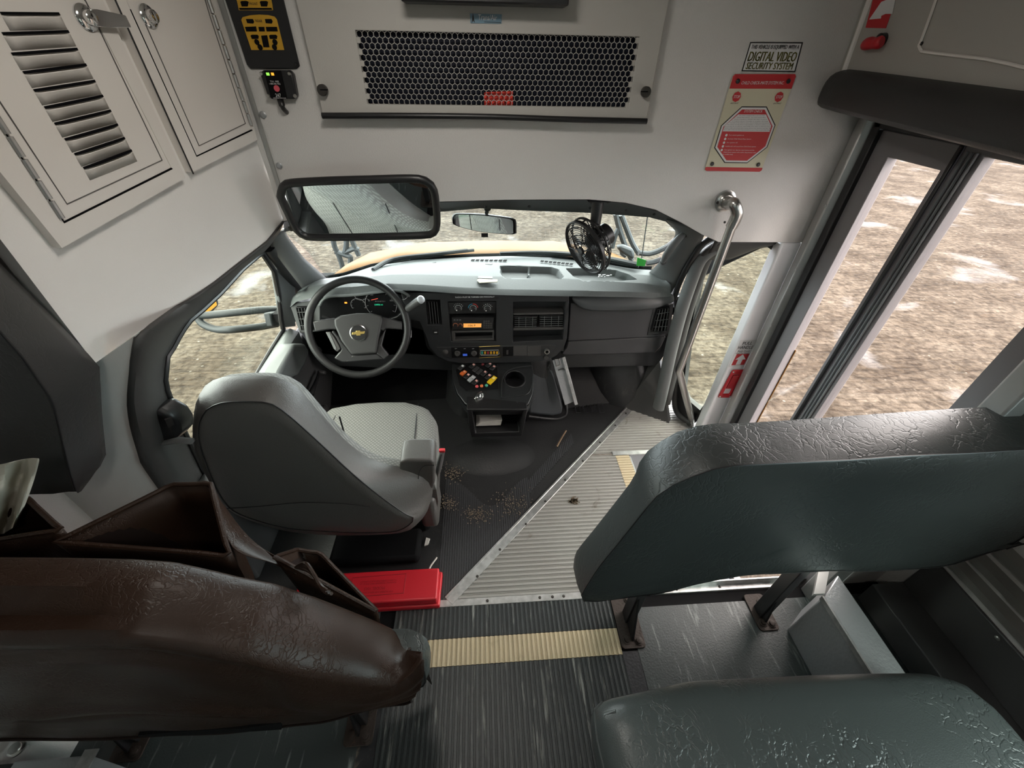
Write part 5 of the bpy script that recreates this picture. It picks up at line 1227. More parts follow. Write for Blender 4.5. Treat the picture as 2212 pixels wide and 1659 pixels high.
# ------------------------------------------------------------------ steering wheel and column
wc = oy(775, 708, 1.485)
wn = V((0.10, -0.85, 0.52)).normalized(); wu, wv, _ = frame_of(wn)
sw = empty('steering_wheel', wc, 'black four spoke steering wheel with a gold emblem on its hub', 'steering wheel')
R = 0.193
MB().tube([wc + (wu*math.cos(2*PI*k/64) + wv*math.sin(2*PI*k/64))*R for k in range(64)], 0.0155, 14, closed=True).build('rim', mat('wheel_black', (0.014, 0.014, 0.0145), 0.45, spec=0.35, bump='grain', bs=0.08, scale=600), sw)
ks = 0.000339
def wl(zx, zy, h=0.0): return wc + wu*((zx - 975)*ks) + wv*((765 - zy)*ks) + wn*h
hub = [(716, 720), (720, 645), (800, 607), (980, 595), (1150, 607), (1262, 645), (1271, 690), (1200, 900), (1150, 1085), (862, 1080), (765, 900)]
WG = mat('wheel_grey_pad', (0.028, 0.028, 0.028), 0.5, bump='grain', bs=0.1, scale=600)
MB().prism([wl(a, c, -0.02) for a, c in hub], wn*0.042).build('hub_pad', WG, sw, bevel=0.008, seg=4)
SPK = mat('wheel_spoke', (0.030, 0.030, 0.031), 0.32)
for nm, pts in (('spoke', [(470, 650), (560, 640), (730, 628), (730, 770), (690, 765), (640, 758), (480, 775)]), ('spoke', [(1262, 650), (1450, 720), (1490, 730), (1480, 830), (1290, 800), (1260, 830), (1200, 800)]),
                ('spoke', [(690, 770), (760, 900), (870, 1080), (850, 1150), (740, 1160), (650, 1100), (735, 1020), (745, 1000), (700, 860), (660, 790)]), ('spoke', [(1290, 800), (1215, 1000), (1290, 1120), (1220, 1175), (1140, 1090), (1190, 920)]),
                ('lower_bridge', [(865, 1080), (1150, 1090), (1210, 1165), (760, 1160)])):
    MB().prism([wl(a, c, -0.018) for a, c in pts], wn*0.026).build(nm, SPK, sw, bevel=0.005, seg=2)
bp_ = MB().prism([wl(a, c, -0.006) for a, c in ((600, 785), (655, 785), (690, 850), (735, 960), (742, 1000), (700, 1030), (675, 1000), (640, 900))], wn*0.018).build('button_pod', CHAR, sw, bevel=0.003)
MB().prism([wl(a, c, 0.012) for a, c in ((612, 795), (648, 795), (700, 985), (690, 1015), (668, 985), (640, 890))], wn*0.002).build('rocker', GREYT, bp_, bevel=0.001)
ec_ = wl(977, 828, 0.022)
rg = MB().lathe([(0.0305, 0), (0.033, 0.002), (0.0335, 0.004), (0.030, 0.005), (0.030, 0.003)], ec_, wn, 36).build('emblem_ring', mat('dark_chrome', (0.25, 0.25, 0.25), 0.2, 1.0), sw)
MB().lathe([(0.0295, 0), (0.0295, 0.0035)], ec_, wn, 32).build('emblem_disc', BLACK, rg)
bow = [(-0.026, -0.0052), (-0.0085, -0.0052), (-0.0085, -0.010), (0.0085, -0.010), (0.0075, -0.0052), (0.023, -0.0052), (0.026, 0.0052), (0.0085, 0.0052), (0.0085, 0.010), (-0.0085, 0.010), (-0.0075, 0.0052), (-0.0225, 0.0052)]
MB().prism([ec_ + wu*a + wv*c + wn*0.0035 for a, c in bow], wn*0.0025).build('emblem', GOLD, rg, bevel=0.0008)
MB().tube([wl(1560, 830, -0.05), wl(1560, 860, -0.05), wl(1550, 930, -0.05)], 0.005, 8).build('hazard_key', LETTER, sw)
cm = empty('gear_lever', wc - wn*0.12, 'black gear lever on the shroud behind the steering wheel', 'gear lever')
MB().loft([[wc - wn*0.03 + (wu*math.cos(2*PI*k/20)*0.05 + wv*math.sin(2*PI*k/20)*0.055) for k in range(20)], [wc - wn*0.14 + (wu*math.cos(2*PI*k/20)*0.062 + wv*math.sin(2*PI*k/20)*0.065) for k in range(20)], [wc - wn*0.30 + (wu*math.cos(2*PI*k/20)*0.075 + wv*math.sin(2*PI*k/20)*0.08) for k in range(20)]], cu=True, cap0=True, cap1=True).build('shroud', MATTE, cm)
g0, g1, g2 = oy(860, 685, 1.57), oy(880, 668, 1.53), oy(912, 645, 1.50)
lv = MB().tube([wc - wn*0.10, g0, g1], 0.009, 10).build('lever', BLACK, cm)
MB().tube([g1, g1.lerp(g2, 0.1), g1.lerp(g2, 0.6), g2.lerp(g1, 0.12)], [0.012, 0.0155, 0.0165, 0.0155], 14).build('lever_grip', mat('lever_grip', (0.05, 0.05, 0.05), 0.45), cm)
MB().tube([g2.lerp(g1, 0.14), g2.lerp(g1, 0.04), g2, g2 + (g2 - g1)*0.06], [0.0158, 0.0160, 0.0135, 0.006], 14).build('lever_cap', mat('lever_cap', (0.4, 0.42, 0.45), 0.35), cm)
MB().tube([wc - wn*0.09, oy(696, 683, 1.56)], 0.007, 8).build('turn_signal_stalk', BLACK, cm)

# ================================================================== CENTRE CONSOLE AND ENGINE COVER
TO = V((0, 1.33, 0.255)); TN = V((0, -0.255, 0.967)).normalized()
TU, TV = X_, TN.cross(X_).normalized()          # TV runs forward and up the sloping top
def ot(px, py, off=0.0): return op(px, py, TO + TN*off, TN)
def t2(px, py, off=0.0):
    p = ot(px, py, off) - (TO + TN*off); return (p.dot(TU), p.dot(TV))
co = empty('switch_console', V((0.03, 1.45, 0.05)), 'black centre console with coloured rocker switches and a cup holder', 'console')
topo = [(977, 786), (1000, 783), (1075, 781), (1147, 779), (1152, 800), (1151, 850), (1142, 872), (1132, 877), (1014, 878), (1004, 871), (988, 850), (977, 818)]
cupc = t2(1112, 819); cr0 = abs(t2(1134, 819)[0] - cupc[0])
b = MB(); b.plate([t2(*p) for p in topo], [[(cupc[0] + cr0*math.cos(a*PI/14), cupc[1] + cr0*math.sin(a*PI/14)) for a in range(28)]], TO, TU, TV, 0.012)
CONS = mat('console_black', (0.016, 0.017, 0.018), 0.33, bump='grain', bs=0.05, scale=500)
b.build('top', CONS, co, bevel=0.003)
tr = [ot(*p) for p in topo]; cen_ = sum(tr, V((0, 0, 0)))/len(tr)
r1 = [p + V((0, 0, -0.012)) for p in tr]; r2 = [cen_ + (p - cen_)*1.02 + V((0, 0, -0.035)) for p in tr]; r3 = [cen_ + (p - cen_)*0.98 + V((0, 0, -0.055)) for p in tr]
MB().loft([r1, r2, r3], cu=True, cap1=True).build('skirt', CONS, co, angle=60)
MB().lathe([(cr0, 0), (cr0*1.0, -0.01), (cr0*0.92, -0.085), (0.001, -0.085)], ot(1112, 819), TN, 28, cap=False).build('cup_well', DEEP, co)
MB().tube([ot(1112, 819) + (TU*math.cos(a*PI/16) + TV*math.sin(a*PI/16))*cr0*1.02 for a in range(32)], 0.004, 8, closed=True).build('cup_rim', BLACK, co)
rim = [ot(*p, 0.004) for p in ((1084, 860), (1084, 830), (1090, 808), (1105, 797), (1125, 793), (1148, 790))]
MB().tube(smooth_path(rim, 6), 0.004, 8).build('cup_tray_edge', CONS, co)
MB().tube(smooth_path([ot(*p, 0.001) for p in ((1084, 860), (1110, 857), (1140, 850), (1149, 830))], 5), 0.0025, 8).build('cup_tray_edge', CONS, co)
YB_ = 1.345
lowo = [(1008, 884), (1140, 884), (1136, 905), (1127, 943), (1018, 945), (1012, 915)]
lowh = [(1020, 889), (1131, 888), (1122, 933), (1027, 936)]
b = MB(); yplate(b, ypl(lowo, YB_), [ypl(lowh, YB_)], YB_, 0.22); b.build('bin', BLACK, co, bevel=0.004)
MB().bb(oy(1015, 940, YB_ + 0.2), oy(1138, 880, YB_ + 0.215)).build('bin_back', DEEP, co, flat=True)
bm_ = oy(1075, 941, YB_)
MB().bb((oy(1010, 890, YB_).x - 0.005, 1.50, 0.0), (oy(1138, 890, YB_).x + 0.01, 1.62, oy(1075, 884, YB_).z - 0.01)).build('body', BLACK, co, bevel=0.01)
MB().bb((oy(1022, 940, YB_).x, YB_ + 0.13, -0.005), (oy(1122, 940, YB_).x, 1.62, bm_.z + 0.012)).build('foot', BLACK, co)
pn_ = [(984, 800), (1001, 787), (1074, 786), (1077, 840), (1007, 845), (992, 832)]
swp = MB().prism([ot(*p, 0.0005) for p in pn_], TN*0.004).build('switch_plate', MATTE, co, bevel=0.001)
MB().tube([ot(*p, 0.004) for p in pn_], 0.0016, 6, closed=True).build('plate_edge', CONS, swp)
du = (t2(1030, 806)[0] - t2(1000, 790)[0]); ang = math.radians(-40)
ua = TU*math.cos(ang) + TV*math.sin(ang); va = TU*-math.sin(ang) + TV*math.cos(ang)
Rm = Matrix((ua, va, TN)).transposed()
def rocker(px, py, m, w=0.019, l=0.036, h=0.009, mark=None, mlab=None):
    c = ot(px, py, 0.006); o = MB()
    o.prism([c - ua*w/2 - va*l/2, c + ua*w/2 - va*l/2, c + ua*w/2 - va*l/2 + TN*h*0.9, c - ua*w/2 - va*l/2 + TN*h*0.9], va*l*0.5)
    o.prism([c - ua*w/2, c + ua*w/2, c + ua*w/2 + TN*h*0.45, c - ua*w/2 + TN*h*0.45], va*l*0.5)
    q = o.build('rocker_switch', m, co, bevel=0.0012)
    if mlab: q['label'] = mlab
    if mark is not None:
        MB().box(c + va*l*0.24 + TN*(h*0.45 + 0.0006), (w*0.55, l*0.26, 0.0008), Rm).build('legend', mark, q)
    return q
PK = mat('pink_legend', (0.75, 0.40, 0.36), 0.5)
rocker(1001, 807, ORANGE, 0.018, 0.034, 0.013, mat('pale_orange', (0.8, 0.4, 0.25), 0.5), 'orange rocker switch')
rocker(1009, 813, BLACK, mark=PK); rocker(1018.5, 819, mat('grey_rocker', (0.33, 0.35, 0.36), 0.4), 0.020, 0.042, 0.010, mat('grey_legend', (0.55, 0.57, 0.58), 0.5), 'grey rocker switch'); rocker(1027, 826, BLACK, mark=PK)
rocker(1021, 791, BLACK, mark=PK); rocker(1028, 798, mat('blank_rocker', (0.03, 0.03, 0.031), 0.4), h=0.006); rocker(1036, 803.5, mat('blank_rocker', (0, 0, 0)), h=0.006)
rocker(1046, 807, BLACK, mark=PK); rocker(1055, 814, BLACK, mark=PK); rocker(1063, 822, mat('yellow_rocker', (0.72, 0.47, 0.01), 0.4), 0.022, 0.052, 0.011, mat('yellow_legend', (0.85, 0.7, 0.25), 0.5), 'yellow rocker switch')
rocker(1056, 789, BLACK, mark=PK); rocker(1065, 795, BLACK, mark=PK); rocker(997, 794, mat('blank_rocker', (0, 0, 0)), mark=LETTER)
for px, py, m_ in ((1043, 787.5, mat('maroon_lens', (0.12, 0.01, 0.015), 0.3)), (1030, 835, mat('red_lens', (0.6, 0.08, 0.09), 0.3)), (1040.5, 834, mat('orange_lens', (0.7, 0.16, 0.04), 0.3)), (1051, 833, mat('green_lens', (0.05, 0.32, 0.22), 0.3))):
    MB().lathe([(0.0078, 0), (0.0078, 0.003), (0.006, 0.006), (0.002, 0.008)], ot(px, py, 0.0045), TN, 18).build('indicator_lens', m_, co)
kl = empty('key_lock', ot(1034, 856), 'small chrome hasp lock on the front of the switch console', 'lock')
q = ot(1034, 856, 0.002)
MB().prism([ot(*p, 0.001) for p in ((1024, 862), (1030, 851), (1040, 846), (1046, 853), (1043, 860), (1032, 866))], TN*0.006).build('plate', CHROME, kl, bevel=0.001)
MB().lathe([(0.006, 0), (0.006, 0.012), (0.004, 0.014)], ot(1030, 861, 0.006), TN, 14).build('pin', STEEL, kl)
MB().tube([ot(1037, 858, 0.008), ot(1038, 852, 0.014), ot(1042, 850, 0.014), ot(1043, 856, 0.008)], 0.002, 8).build('staple', CHROME, kl)
for p in ((1017, 872), (1117, 869)): screw(ot(*p, 0.0), TN, 0.004, BLACK, co)
pp = MB()
for k in range(5):
    a, c = oy(1029 + k*0.4, 932, YB_ + 0.03), oy(1082 - k, 932, YB_ + 0.03)
    pp.box(V(((a.x + c.x)/2 + 0.002*k, YB_ + 0.105, bm_.z + 0.030 + k*0.006)), (c.x - a.x, 0.13, 0.005), Matrix.Rotation(0.03*k, 3, 'Z'))
tag(pp.build('paper_stack', PAPER, None), 'white stack of papers lying in the bin of the centre console', 'papers')

# engine cover hump and the rubber around it
eh = MB()
def hump(cx_, hw, y0, y1, z, flare):
    rows = []
    for k in range(9):
        t = k/8; zz = z*math.sin(t*PI/2); f = 1 + flare*(1 - t)**2
        row = []
        for j in range(25):
            s = -1 + 2*j/24; xx = cx_ + hw*f*(abs(s)**0.45*(1 if s > 0 else -1) if False else s); edge = max(0, abs(s) - 0.6)/0.4
            row.append(V((xx, y0 - 0.10*flare*(1 - t)**2 + 0.16*edge**2.5 + 0.05*t, zz)))
        rows.append([V((row[0].x - 0.0, y1, zz))] + row + [V((row[-1].x + 0.0, y1, zz))])
    return rows
rw = hump(0.10, 0.29, 1.60, 2.1, 0.33, 0.14)
struct(MB().loft(rw, cap1=True).build('floor_engine_hump', RUBS, solid=0.0))
ecv = empty('engine_cover', V((0.3, 1.6, 0.0)), 'dark grey engine cover panel right of the centre console', 'engine cover')
pts = [(1145, 796), (1190, 794), (1200, 814), (1210, 850), (1217, 880), (1214, 894), (1195, 899), (1142, 894)]
EP, EN = V((0.3, 1.545, 0.02)), V((0.10, -0.93, 0.35)).normalized()
MB().prism([op(a, c, EP, EN) for a, c in pts], -EN*0.03).build('cover', mat('engine_cover_grey', (0.040, 0.044, 0.048), 0.5, bump='grain', bs=0.1, scale=300), ecv, bevel=0.012, seg=3)
MB().tube(smooth_path([op(a, c, EP + EN*0.004, EN) for a, c in ((1206, 815), (1216, 850), (1224, 880), (1220, 898), (1196, 905), (1142, 899))], 6), 0.007, 8).build('gasket', RUBS, ecv)
# low dome moulded into the mat ahead of the console
q = oz(1062, 985, 0.0); rows = []
for k in range(8):
    t = k/7*PI/2; rows.append([V((q.x + 0.21*math.cos(t)*math.cos(2*PI*j/32), q.y + 0.12*math.cos(t)*math.sin(2*PI*j/32), 0.001 + 0.034*(1 - math.cos(t)**2)**1.0*math.sin(t))) for j in range(32)])
struct(MB().loft(rows, cu=True, cap1=True).build('floor_dome', RUBS, angle=80))
# bulge of the right front wheel arch in the footwell
rows = []
cb = oz(1320, 872, 0.0)
for k in range(8):
    t = k/7*PI/2
    rows.append([V((0.78, 1.98, -0.02)) + V((0.25*math.cos(t)*math.cos(a), 0.36*math.cos(t)*math.sin(a), 0.42*math.sin(t))) for a in [2*PI*j/28 for j in range(28)]])
struct(MB().loft(rows, cu=True, cap1=True).build('floor_wheel_arch', RUBS))
struct(MB().prism([V((0.42, 1.62, 0.005)), V((0.95, 1.70, 0.005)), V((0.95, 2.0, 0.26)), V((0.42, 2.0, 0.26))], (0, 0.02, -0.02)).build('floor_toe_board', mat('toe_mat', (0.013, 0.013, 0.0135), 0.65, bump='dirty', bs=0.2, spec=0.25, col2=(0.05, 0.047, 0.043), scale=10), bevel=0.01))
b = MB()
for k in range(4):
    for j in range(2):
        p = oz(1240 + k*17 + j*4, 838 + j*30, 0.012); q = oz(1244 + k*17 + j*6, 864 + j*27, 0.010)
        w_ = 0.012; b.tube([p + V((-w_, 0, 0)), p + V((w_, 0, 0)), q + V((w_, 0, 0)), q + V((-w_, 0, 0))], 0.002, 5, closed=True)
struct(b.build('floor_toe_ribs', RUB))
# aluminium bracket standing beside the engine cover
br = empty('bracket', oz(1235, 868, 0.0), 'bright aluminium channel bracket leaning beside the engine cover', 'bracket')
BP, BN = V((0.42, 1.52, 0.1)), V((0.05, -0.9, 0.42)).normalized()
def ob(px, py, off=0.0): return op(px, py, BP + BN*off, BN)
MB().prism([ob(*p) for p in ((1193, 778), (1213, 772), (1239, 867), (1220, 875))], BN*0.004).build('plate', SHEET, br, bevel=0.001)
MB().prism([ob(*p, 0.004) for p in ((1213, 772), (1219, 769), (1247, 872), (1240, 874))], BN*0.014).build('flange', ALU, br, bevel=0.001)
MB().tube([ob(*p, 0.006) for p in ((1199, 776), (1208, 775), (1211, 788), (1202, 791))], 0.004, 8, closed=True).build('loop', STEEL, br)
MB().tube([ob(*p, 0.014) for p in ((1205, 800), (1214, 796), (1221, 799))], 0.005, 8).build('wing_screw', CHROME, br)

# ================================================================== DRIVER SEAT
ds_ = empty('driver_seat', V((-0.43, 1.02, 0.0)), 'grey driver seat with cloth cushion and folded armrest', 'driver seat')
SP0, SP1 = V((-0.43, 0.755, 0.25)), V((-0.43, 0.80, 0.95)); sd_ = (SP1 - SP0).normalized(); SN = V((0, -sd_.z, sd_.y)).normalized()
if SN.y > 0: SN = -SN
def os_(px, py, off=0.0): return op(px, py, SP0 + SN*off, SN)
seam = [(447, 885), (470, 872), (500, 868), (545, 867), (580, 870), (605, 882), (640, 910), (700, 965), (750, 1012), (800, 1055), (850, 1092), (880, 1112), (895, 1118), (893, 1124), (880, 1136), (850, 1148), (770, 1150), (700, 1147), (620, 1140), (550, 1122), (500, 1100), (470, 1060), (445, 1000), (430, 950), (432, 910)]
sil = [(424, 868), (440, 836), (470, 817), (510, 812), (560, 811), (600, 815), (640, 835), (690, 890), (740, 945), (790, 985), (840, 1004), (880, 1010), (925, 1030), (935, 1060), (925, 1100), (905, 1128), (870, 1150), (770, 1156), (690, 1155), (610, 1145), (545, 1125), (495, 1098), (455, 1040), (425, 985), (418, 930)]
NS = 72
sa1 = resample(smooth_path([os_(*p, 0.0) for p in seam + [seam[0]]], 4)[:-1], NS, True)
so1 = resample(smooth_path([os_(*p, -0.03 if (p[0] < 520 and p[1] > 850) else -0.085) for p in sil + [sil[0]]], 4)[:-1], NS, True)
# start both loops at the same bearing
def align(a, b_):
    k = min(range(len(b_)), key=lambda i: sum((a[j] - b_[(i + j) % len(b_)]).length for j in range(0, len(a), 6))); return b_[k:] + b_[:k]
so1 = align(sa1, so1)
sc = sum(sa1, V((0, 0, 0)))/NS; oc = sum(so1, V((0, 0, 0)))/NS
rows = [[sc + (p - sc)*0.45 + SN*0.004 for p in sa1], [sc + (p - sc)*0.78 + SN*0.006 for p in sa1], [sc + (p - sc)*0.94 + SN*0.005 for p in sa1], sa1]
MB().loft(rows, cu=True, cap0=True).build('back_panel', SEATV, ds_, angle=80)
rows = [sa1, [a.lerp(c, 0.35) + (a - sc).normalized()*0.006 + SN*0.002 for a, c in zip(sa1, so1)], [a.lerp(c, 0.75) + (a - sc).normalized()*0.006 for a, c in zip(sa1, so1)], so1]
MB().loft(rows, cu=True).build('side_band', SEATV, ds_, angle=80)
MB().tube([p + SN*0.0012 for p in sa1], 0.0018, 6, closed=True).build('seam', BLACK, ds_)
s1 = [os_(*p, 0.008) for p in ((480, 1099), (560, 1094), (650, 1086), (740, 1088), (800, 1095))]
MB().tube(smooth_path(s1, 6), 0.0014, 6).build('lower_seam', BLACK, ds_)
fr = [[p for p in so1], [oc + (p - oc)*0.97 - SN*0.03 for p in so1], [oc + (p - oc)*0.86 - SN*0.045 for p in so1], [oc + (p - oc)*0.5 - SN*0.035 for p in so1], [oc + (p - oc)*0.1 - SN*0.03 for p in so1]]
MB().loft(fr, cu=True, cap1=True).build('back_cloth', SEATC, ds_, angle=80)
for f_ in (0.35, -0.35):
    MB().tube([oc + V((0.11*(1 if f_ > 0 else -1), 0, 0)) + sd_*h - SN*0.046 for h in (-0.2, -0.1, 0.1, 0.2)], 0.0025, 6).build('cloth_seam', BLACK, ds_)
# cushion
cz = 0.40
cu_o = [(-0.665, 0.86), (-0.665, 1.06), (-0.655, 1.18), (-0.62, 1.245), (-0.52, 1.27), (-0.42, 1.275), (-0.32, 1.27), (-0.235, 1.235), (-0.195, 1.16), (-0.182, 1.05), (-0.178, 0.86)]
cu_o = resample([V((a, c, 0)) for a, c in cu_o], 60)
ccx, ccy = -0.42, 1.02
def ring(k, z): return [V((ccx + (p.x - ccx)*k, ccy + (p.y - ccy)*k, z)) for p in cu_o]
MB().loft([ring(0.97, cz - 0.14), ring(1.0, cz - 0.10), ring(1.0, cz - 0.035)], cu=True, cap0=True).build('cushion_base', SEATV, ds_)
MB().loft([ring(1.0, cz - 0.035), ring(0.985, cz - 0.008), ring(0.93, cz + 0.012), ring(0.8, cz + 0.014), ring(0.4, cz + 0.004)], cu=True, cap1=True).build('cushion_cloth', SEATC, ds_, angle=80)
for x0, x1 in ((-0.26, -0.275), (-0.60, -0.575)):
    MB().tube(smooth_path([V((x0, 0.88, cz + 0.0125)), V(((x0 + x1)/2, 1.08, cz + 0.013)), V((x1, 1.235, cz + 0.008)), V((x1, 1.265, cz - 0.02))], 5), 0.0022, 6).build('cushion_seam', BLACK, ds_)
MB().tube(smooth_path([V((-0.20, 0.88, cz - 0.010)), V((-0.205, 1.08, cz - 0.008)), V((-0.225, 1.18, cz - 0.006))], 6), 0.002, 6).build('cushion_seam', SEATV, ds_)
# folded armrest
ar = [oy(px, py, 0.83) for px, py in ((858, 1045), (862, 1008), (880, 1003), (930, 1002), (938, 1008), (939, 1050), (932, 1070), (922, 1082), (900, 1081), (875, 1068))]
MB().prism([p + V((0, 0.015, 0)) for p in ar], (0.0, 0.085, 0.01)).build('armrest', SEATV, ds_, bevel=0.016, seg=4)
MB().tube(smooth_path([oy(px, py, 0.838) for px, py in ((899, 1078), (902, 1050), (906, 1020), (916, 1007), (938, 1005))], 6), 0.0016, 6).build('armrest_seam', BLACK, ds_)
MB().bb((-0.245, 0.84, 0.17), (-0.185, 0.98, 0.33)).build('hinge_cover', SEATV, ds_, bevel=0.018, seg=3)
# belt buckle stalk
bks = smooth_path([oy(925, 1120, 0.90), oy(938, 1080, 0.91), oy(942, 1045, 0.92), oy(948, 1012, 0.93)], 5)
bk_ = MB().tube(bks, [0.018 - 0.0004*k for k in range(len(bks))], 10, flat=0.5).build('buckle_stalk', SEATV, ds_)
MB().tube([oy(947, 1018, 0.93), oy(951, 995, 0.935), oy(955, 975, 0.94)], [0.014, 0.0175, 0.015], 12, flat=0.6).build('buckle', mat('buckle_grey', (0.08, 0.08, 0.08), 0.45), bk_)
MB().box(oy(955, 973, 0.94), (0.020, 0.012, 0.010)).build('release_button', RED, bk_, bevel=0.002)
# pedestal and rear skirt
MB().bb((-0.62, 0.93, -0.0), (-0.24, 1.18, 0.10)).build('pedestal', MATTE, ds_, bevel=0.02)
MB().prism([V((-0.64, 0.93, 0.10)), V((-0.2, 0.93, 0.10)), V((-0.2, 0.93, 0.22)), V((-0.64, 0.93, 0.22))], (0, 0.20, 0.05)).build('rear_skirt', SEATV, ds_, bevel=0.02)
MB().bb((-0.60, 0.80, 0.0), (-0.27, 0.93, 0.045)).build('seat_track', MATTE, ds_, bevel=0.015)
for p in ((740, 1176), (896, 1164)): MB().lathe([(0.006, 0), (0.006, 0.022)], oz(*p, 0.02), (0.2, -0.3, 1), 10).build('orange_cap', ORANGE, ds_)

# ================================================================== CRASH BARRIERS AND BENCH
def barrier(name, label, seam, outer, yb, yf, m, legs, extra=None):
    e = empty(name, V(((legs[0][0] + legs[-1][0])/2, (yb + yf)/2, 0.0)), label, 'crash barrier')
    NN = 80
    a = resample(smooth_path(seam + [seam[0]], 3)[:-1], NN, True); c = resample(smooth_path(outer + [outer[0]], 3)[:-1], NN, True); c = align(a, c)
    ac_ = sum(a, V((0, 0, 0)))/NN
    pan = [[ac_ + (p - ac_)*0.3 + V((0, 0.004, 0)) for p in a], [ac_ + (p - ac_)*0.72 + V((0, -0.002, 0)) for p in a], [ac_ + (p - ac_)*0.92 + V((0, -0.006, 0)) for p in a], a]
    # slack in the lower edge of the cover
    for row in pan[1:3]:
        for p in row: p.y += 0.006*math.sin(p.x*17)*max(0, 1 - (p.z - 0.3)/0.25)
    MB().loft(pan, cu=True, cap0=True).build('back_panel', m, e, angle=80)
    bd = [a, [p.lerp(q, 0.3) + (p - ac_).normalized()*0.007 for p, q in zip(a, c)], [p.lerp(q, 0.75) + (p - ac_).normalized()*0.008 for p, q in zip(a, c)], c]
    MB().loft(bd, cu=True).build('edge_band', VINYL if m is VINYL else m, e, angle=80)
    cc = sum(c, V((0, 0, 0)))/NN
    MB().loft([c, [cc + (p - cc)*0.95 + V((0, 0.012, 0)) for p in c], [cc + (p - cc)*0.4 + V((0, 0.014, 0)) for p in c]], cu=True, cap1=True).build('front_panel', m, e, angle=80)
    MB().tube([p + V((0, -0.001, 0)) for p in a], 0.002, 6, closed=True).build('seam', BLACK, e)
    for lx, ly, px0, px1, py0, py1 in legs:
        lg = MB().bb((lx - 0.012, ly - 0.02, 0.006), (lx + 0.018, ly + 0.02, 0.40)); lg.prism([V((lx - 0.006, ly, 0.006)), V((lx - 0.006, py0 + 0.02, 0.006)), V((lx - 0.006, ly, 0.25))], (0.008, 0, 0))
        lg.build('leg', BLACK, e, bevel=0.002)
        ft_ = MB().prism([V((x, y, 0.001)) for x, y in rrect(px0, py0, px1, py1, 0.012)], (0, 0, 0.006)).build('foot_plate', RUST, e, bevel=0.001)
        for bx_, by_ in ((px0 + 0.022, py0 + 0.025), (px1 - 0.02, py0 + 0.02), (px1 - 0.02, py1 - 0.03)):
            bo = MB().lathe([(0.014, 0), (0.014, 0.002), (0.009, 0.003), (0.009, 0.008), (0.005, 0.009)], V((bx_, by_, 0.007)), Z_, 12).build('bolt', RUST, ft_)
    return e
yb = 0.50
seamR = [oy(px, py, yb) for px, py in ((1256, 1284), (1291, 1228), (1329, 1181), (1377, 1121), (1419, 1070), (1455, 1046), (1502, 1026), (1538, 1014), (1577, 1006), (1687, 1000), (1837, 993), (1950, 985))]
zt_r = seamR[-1].z
seamR += [oy(2120, 977, yb), oy(2212, 971, yb), V((1.36, yb, zt_r + 0.004)), V((1.385, yb, zt_r - 0.03)), V((1.385, yb, 0.52)), V((1.375, yb, 0.475))]
seamR += [oy(px, py, yb) for px, py in ((2212, 1174), (2165, 1185), (2118, 1198), (2051, 1220), (1960, 1229), (1866, 1233), (1807, 1231), (1700, 1237), (1619, 1240), (1538, 1252), (1479, 1267), (1425, 1281), (1359, 1289), (1290, 1298), (1262, 1298))]
outR = [oy(px, py, 0.62) for px, py in ((1250, 1275), (1241, 1210), (1246, 1190), (1282, 1145), (1350, 1058), (1371, 1028), (1378, 1004), (1401, 972), (1425, 955), (1455, 936), (1519, 917), (1606, 914), (1756, 904), (1950, 890), (2095, 881), (2212, 877))]
zo = outR[-1].z
outR += [V((1.37, 0.615, zo)), V((1.39, 0.615, zo - 0.04)), V((1.39, 0.61, 0.52)), V((1.2, 0.60, 0.46)), V((0.9, 0.61, 0.38)), V((0.6, 0.62, 0.33)), V((0.40, 0.62, 0.25)), V((0.27, 0.615, 0.16))]
outR = [p if p.z > 0.24 or p.x > 0.45 else V((p.x, 0.60, max(p.z, 0.21))) for p in outR]
barrier('crash_barrier', 'grey green padded crash barrier in front of the bench seat', seamR, outR, 0.5, 0.62, VINYL, [(0.455, 0.57, 0.412, 0.492, 0.475, 0.655), (0.92, 0.56, 0.89, 0.96, 0.50, 0.62)])
# brown leather organiser draped over the left barrier, and the barrier inside it
og = empty('leather_organizer', V((-0.55, 0.3, 0.28)), 'brown leather organizer cover draped over the left crash barrier', 'organizer')
YO, YT, YR = 0.290, 0.385, 0.268
_t = [(0, 1206), (150, 1207), (289, 1210), (376, 1216), (463, 1235), (521, 1249), (590, 1262), (640, 1280), (671, 1290), (730, 1312), (800, 1340), (858, 1366), (895, 1390), (906, 1402)]
topl = [oy(px, py, YT) for px, py in _t]; topl = [V((-1.135, YT, topl[0].z + 0.005))] + topl
_b = [(0, 1594), (150, 1592), (293, 1590), (450, 1578), (606, 1570), (700, 1552), (834, 1522), (880, 1511), (896, 1500)]
botl = [oy(px, py, YO) for px, py in _b]; botl = [V((-1.135, YO, botl[0].z - 0.005))] + botl
NU, NVv = 90, 44
TL, BL = resample(topl, NU), resample(botl, NU); rows = []
END = resample([oy(890, 1508, 0.290), oy(908, 1480, 0.286), oy(916, 1450, 0.286), oy(915, 1424, 0.296), oy(911, 1410, 0.325)], NVv)
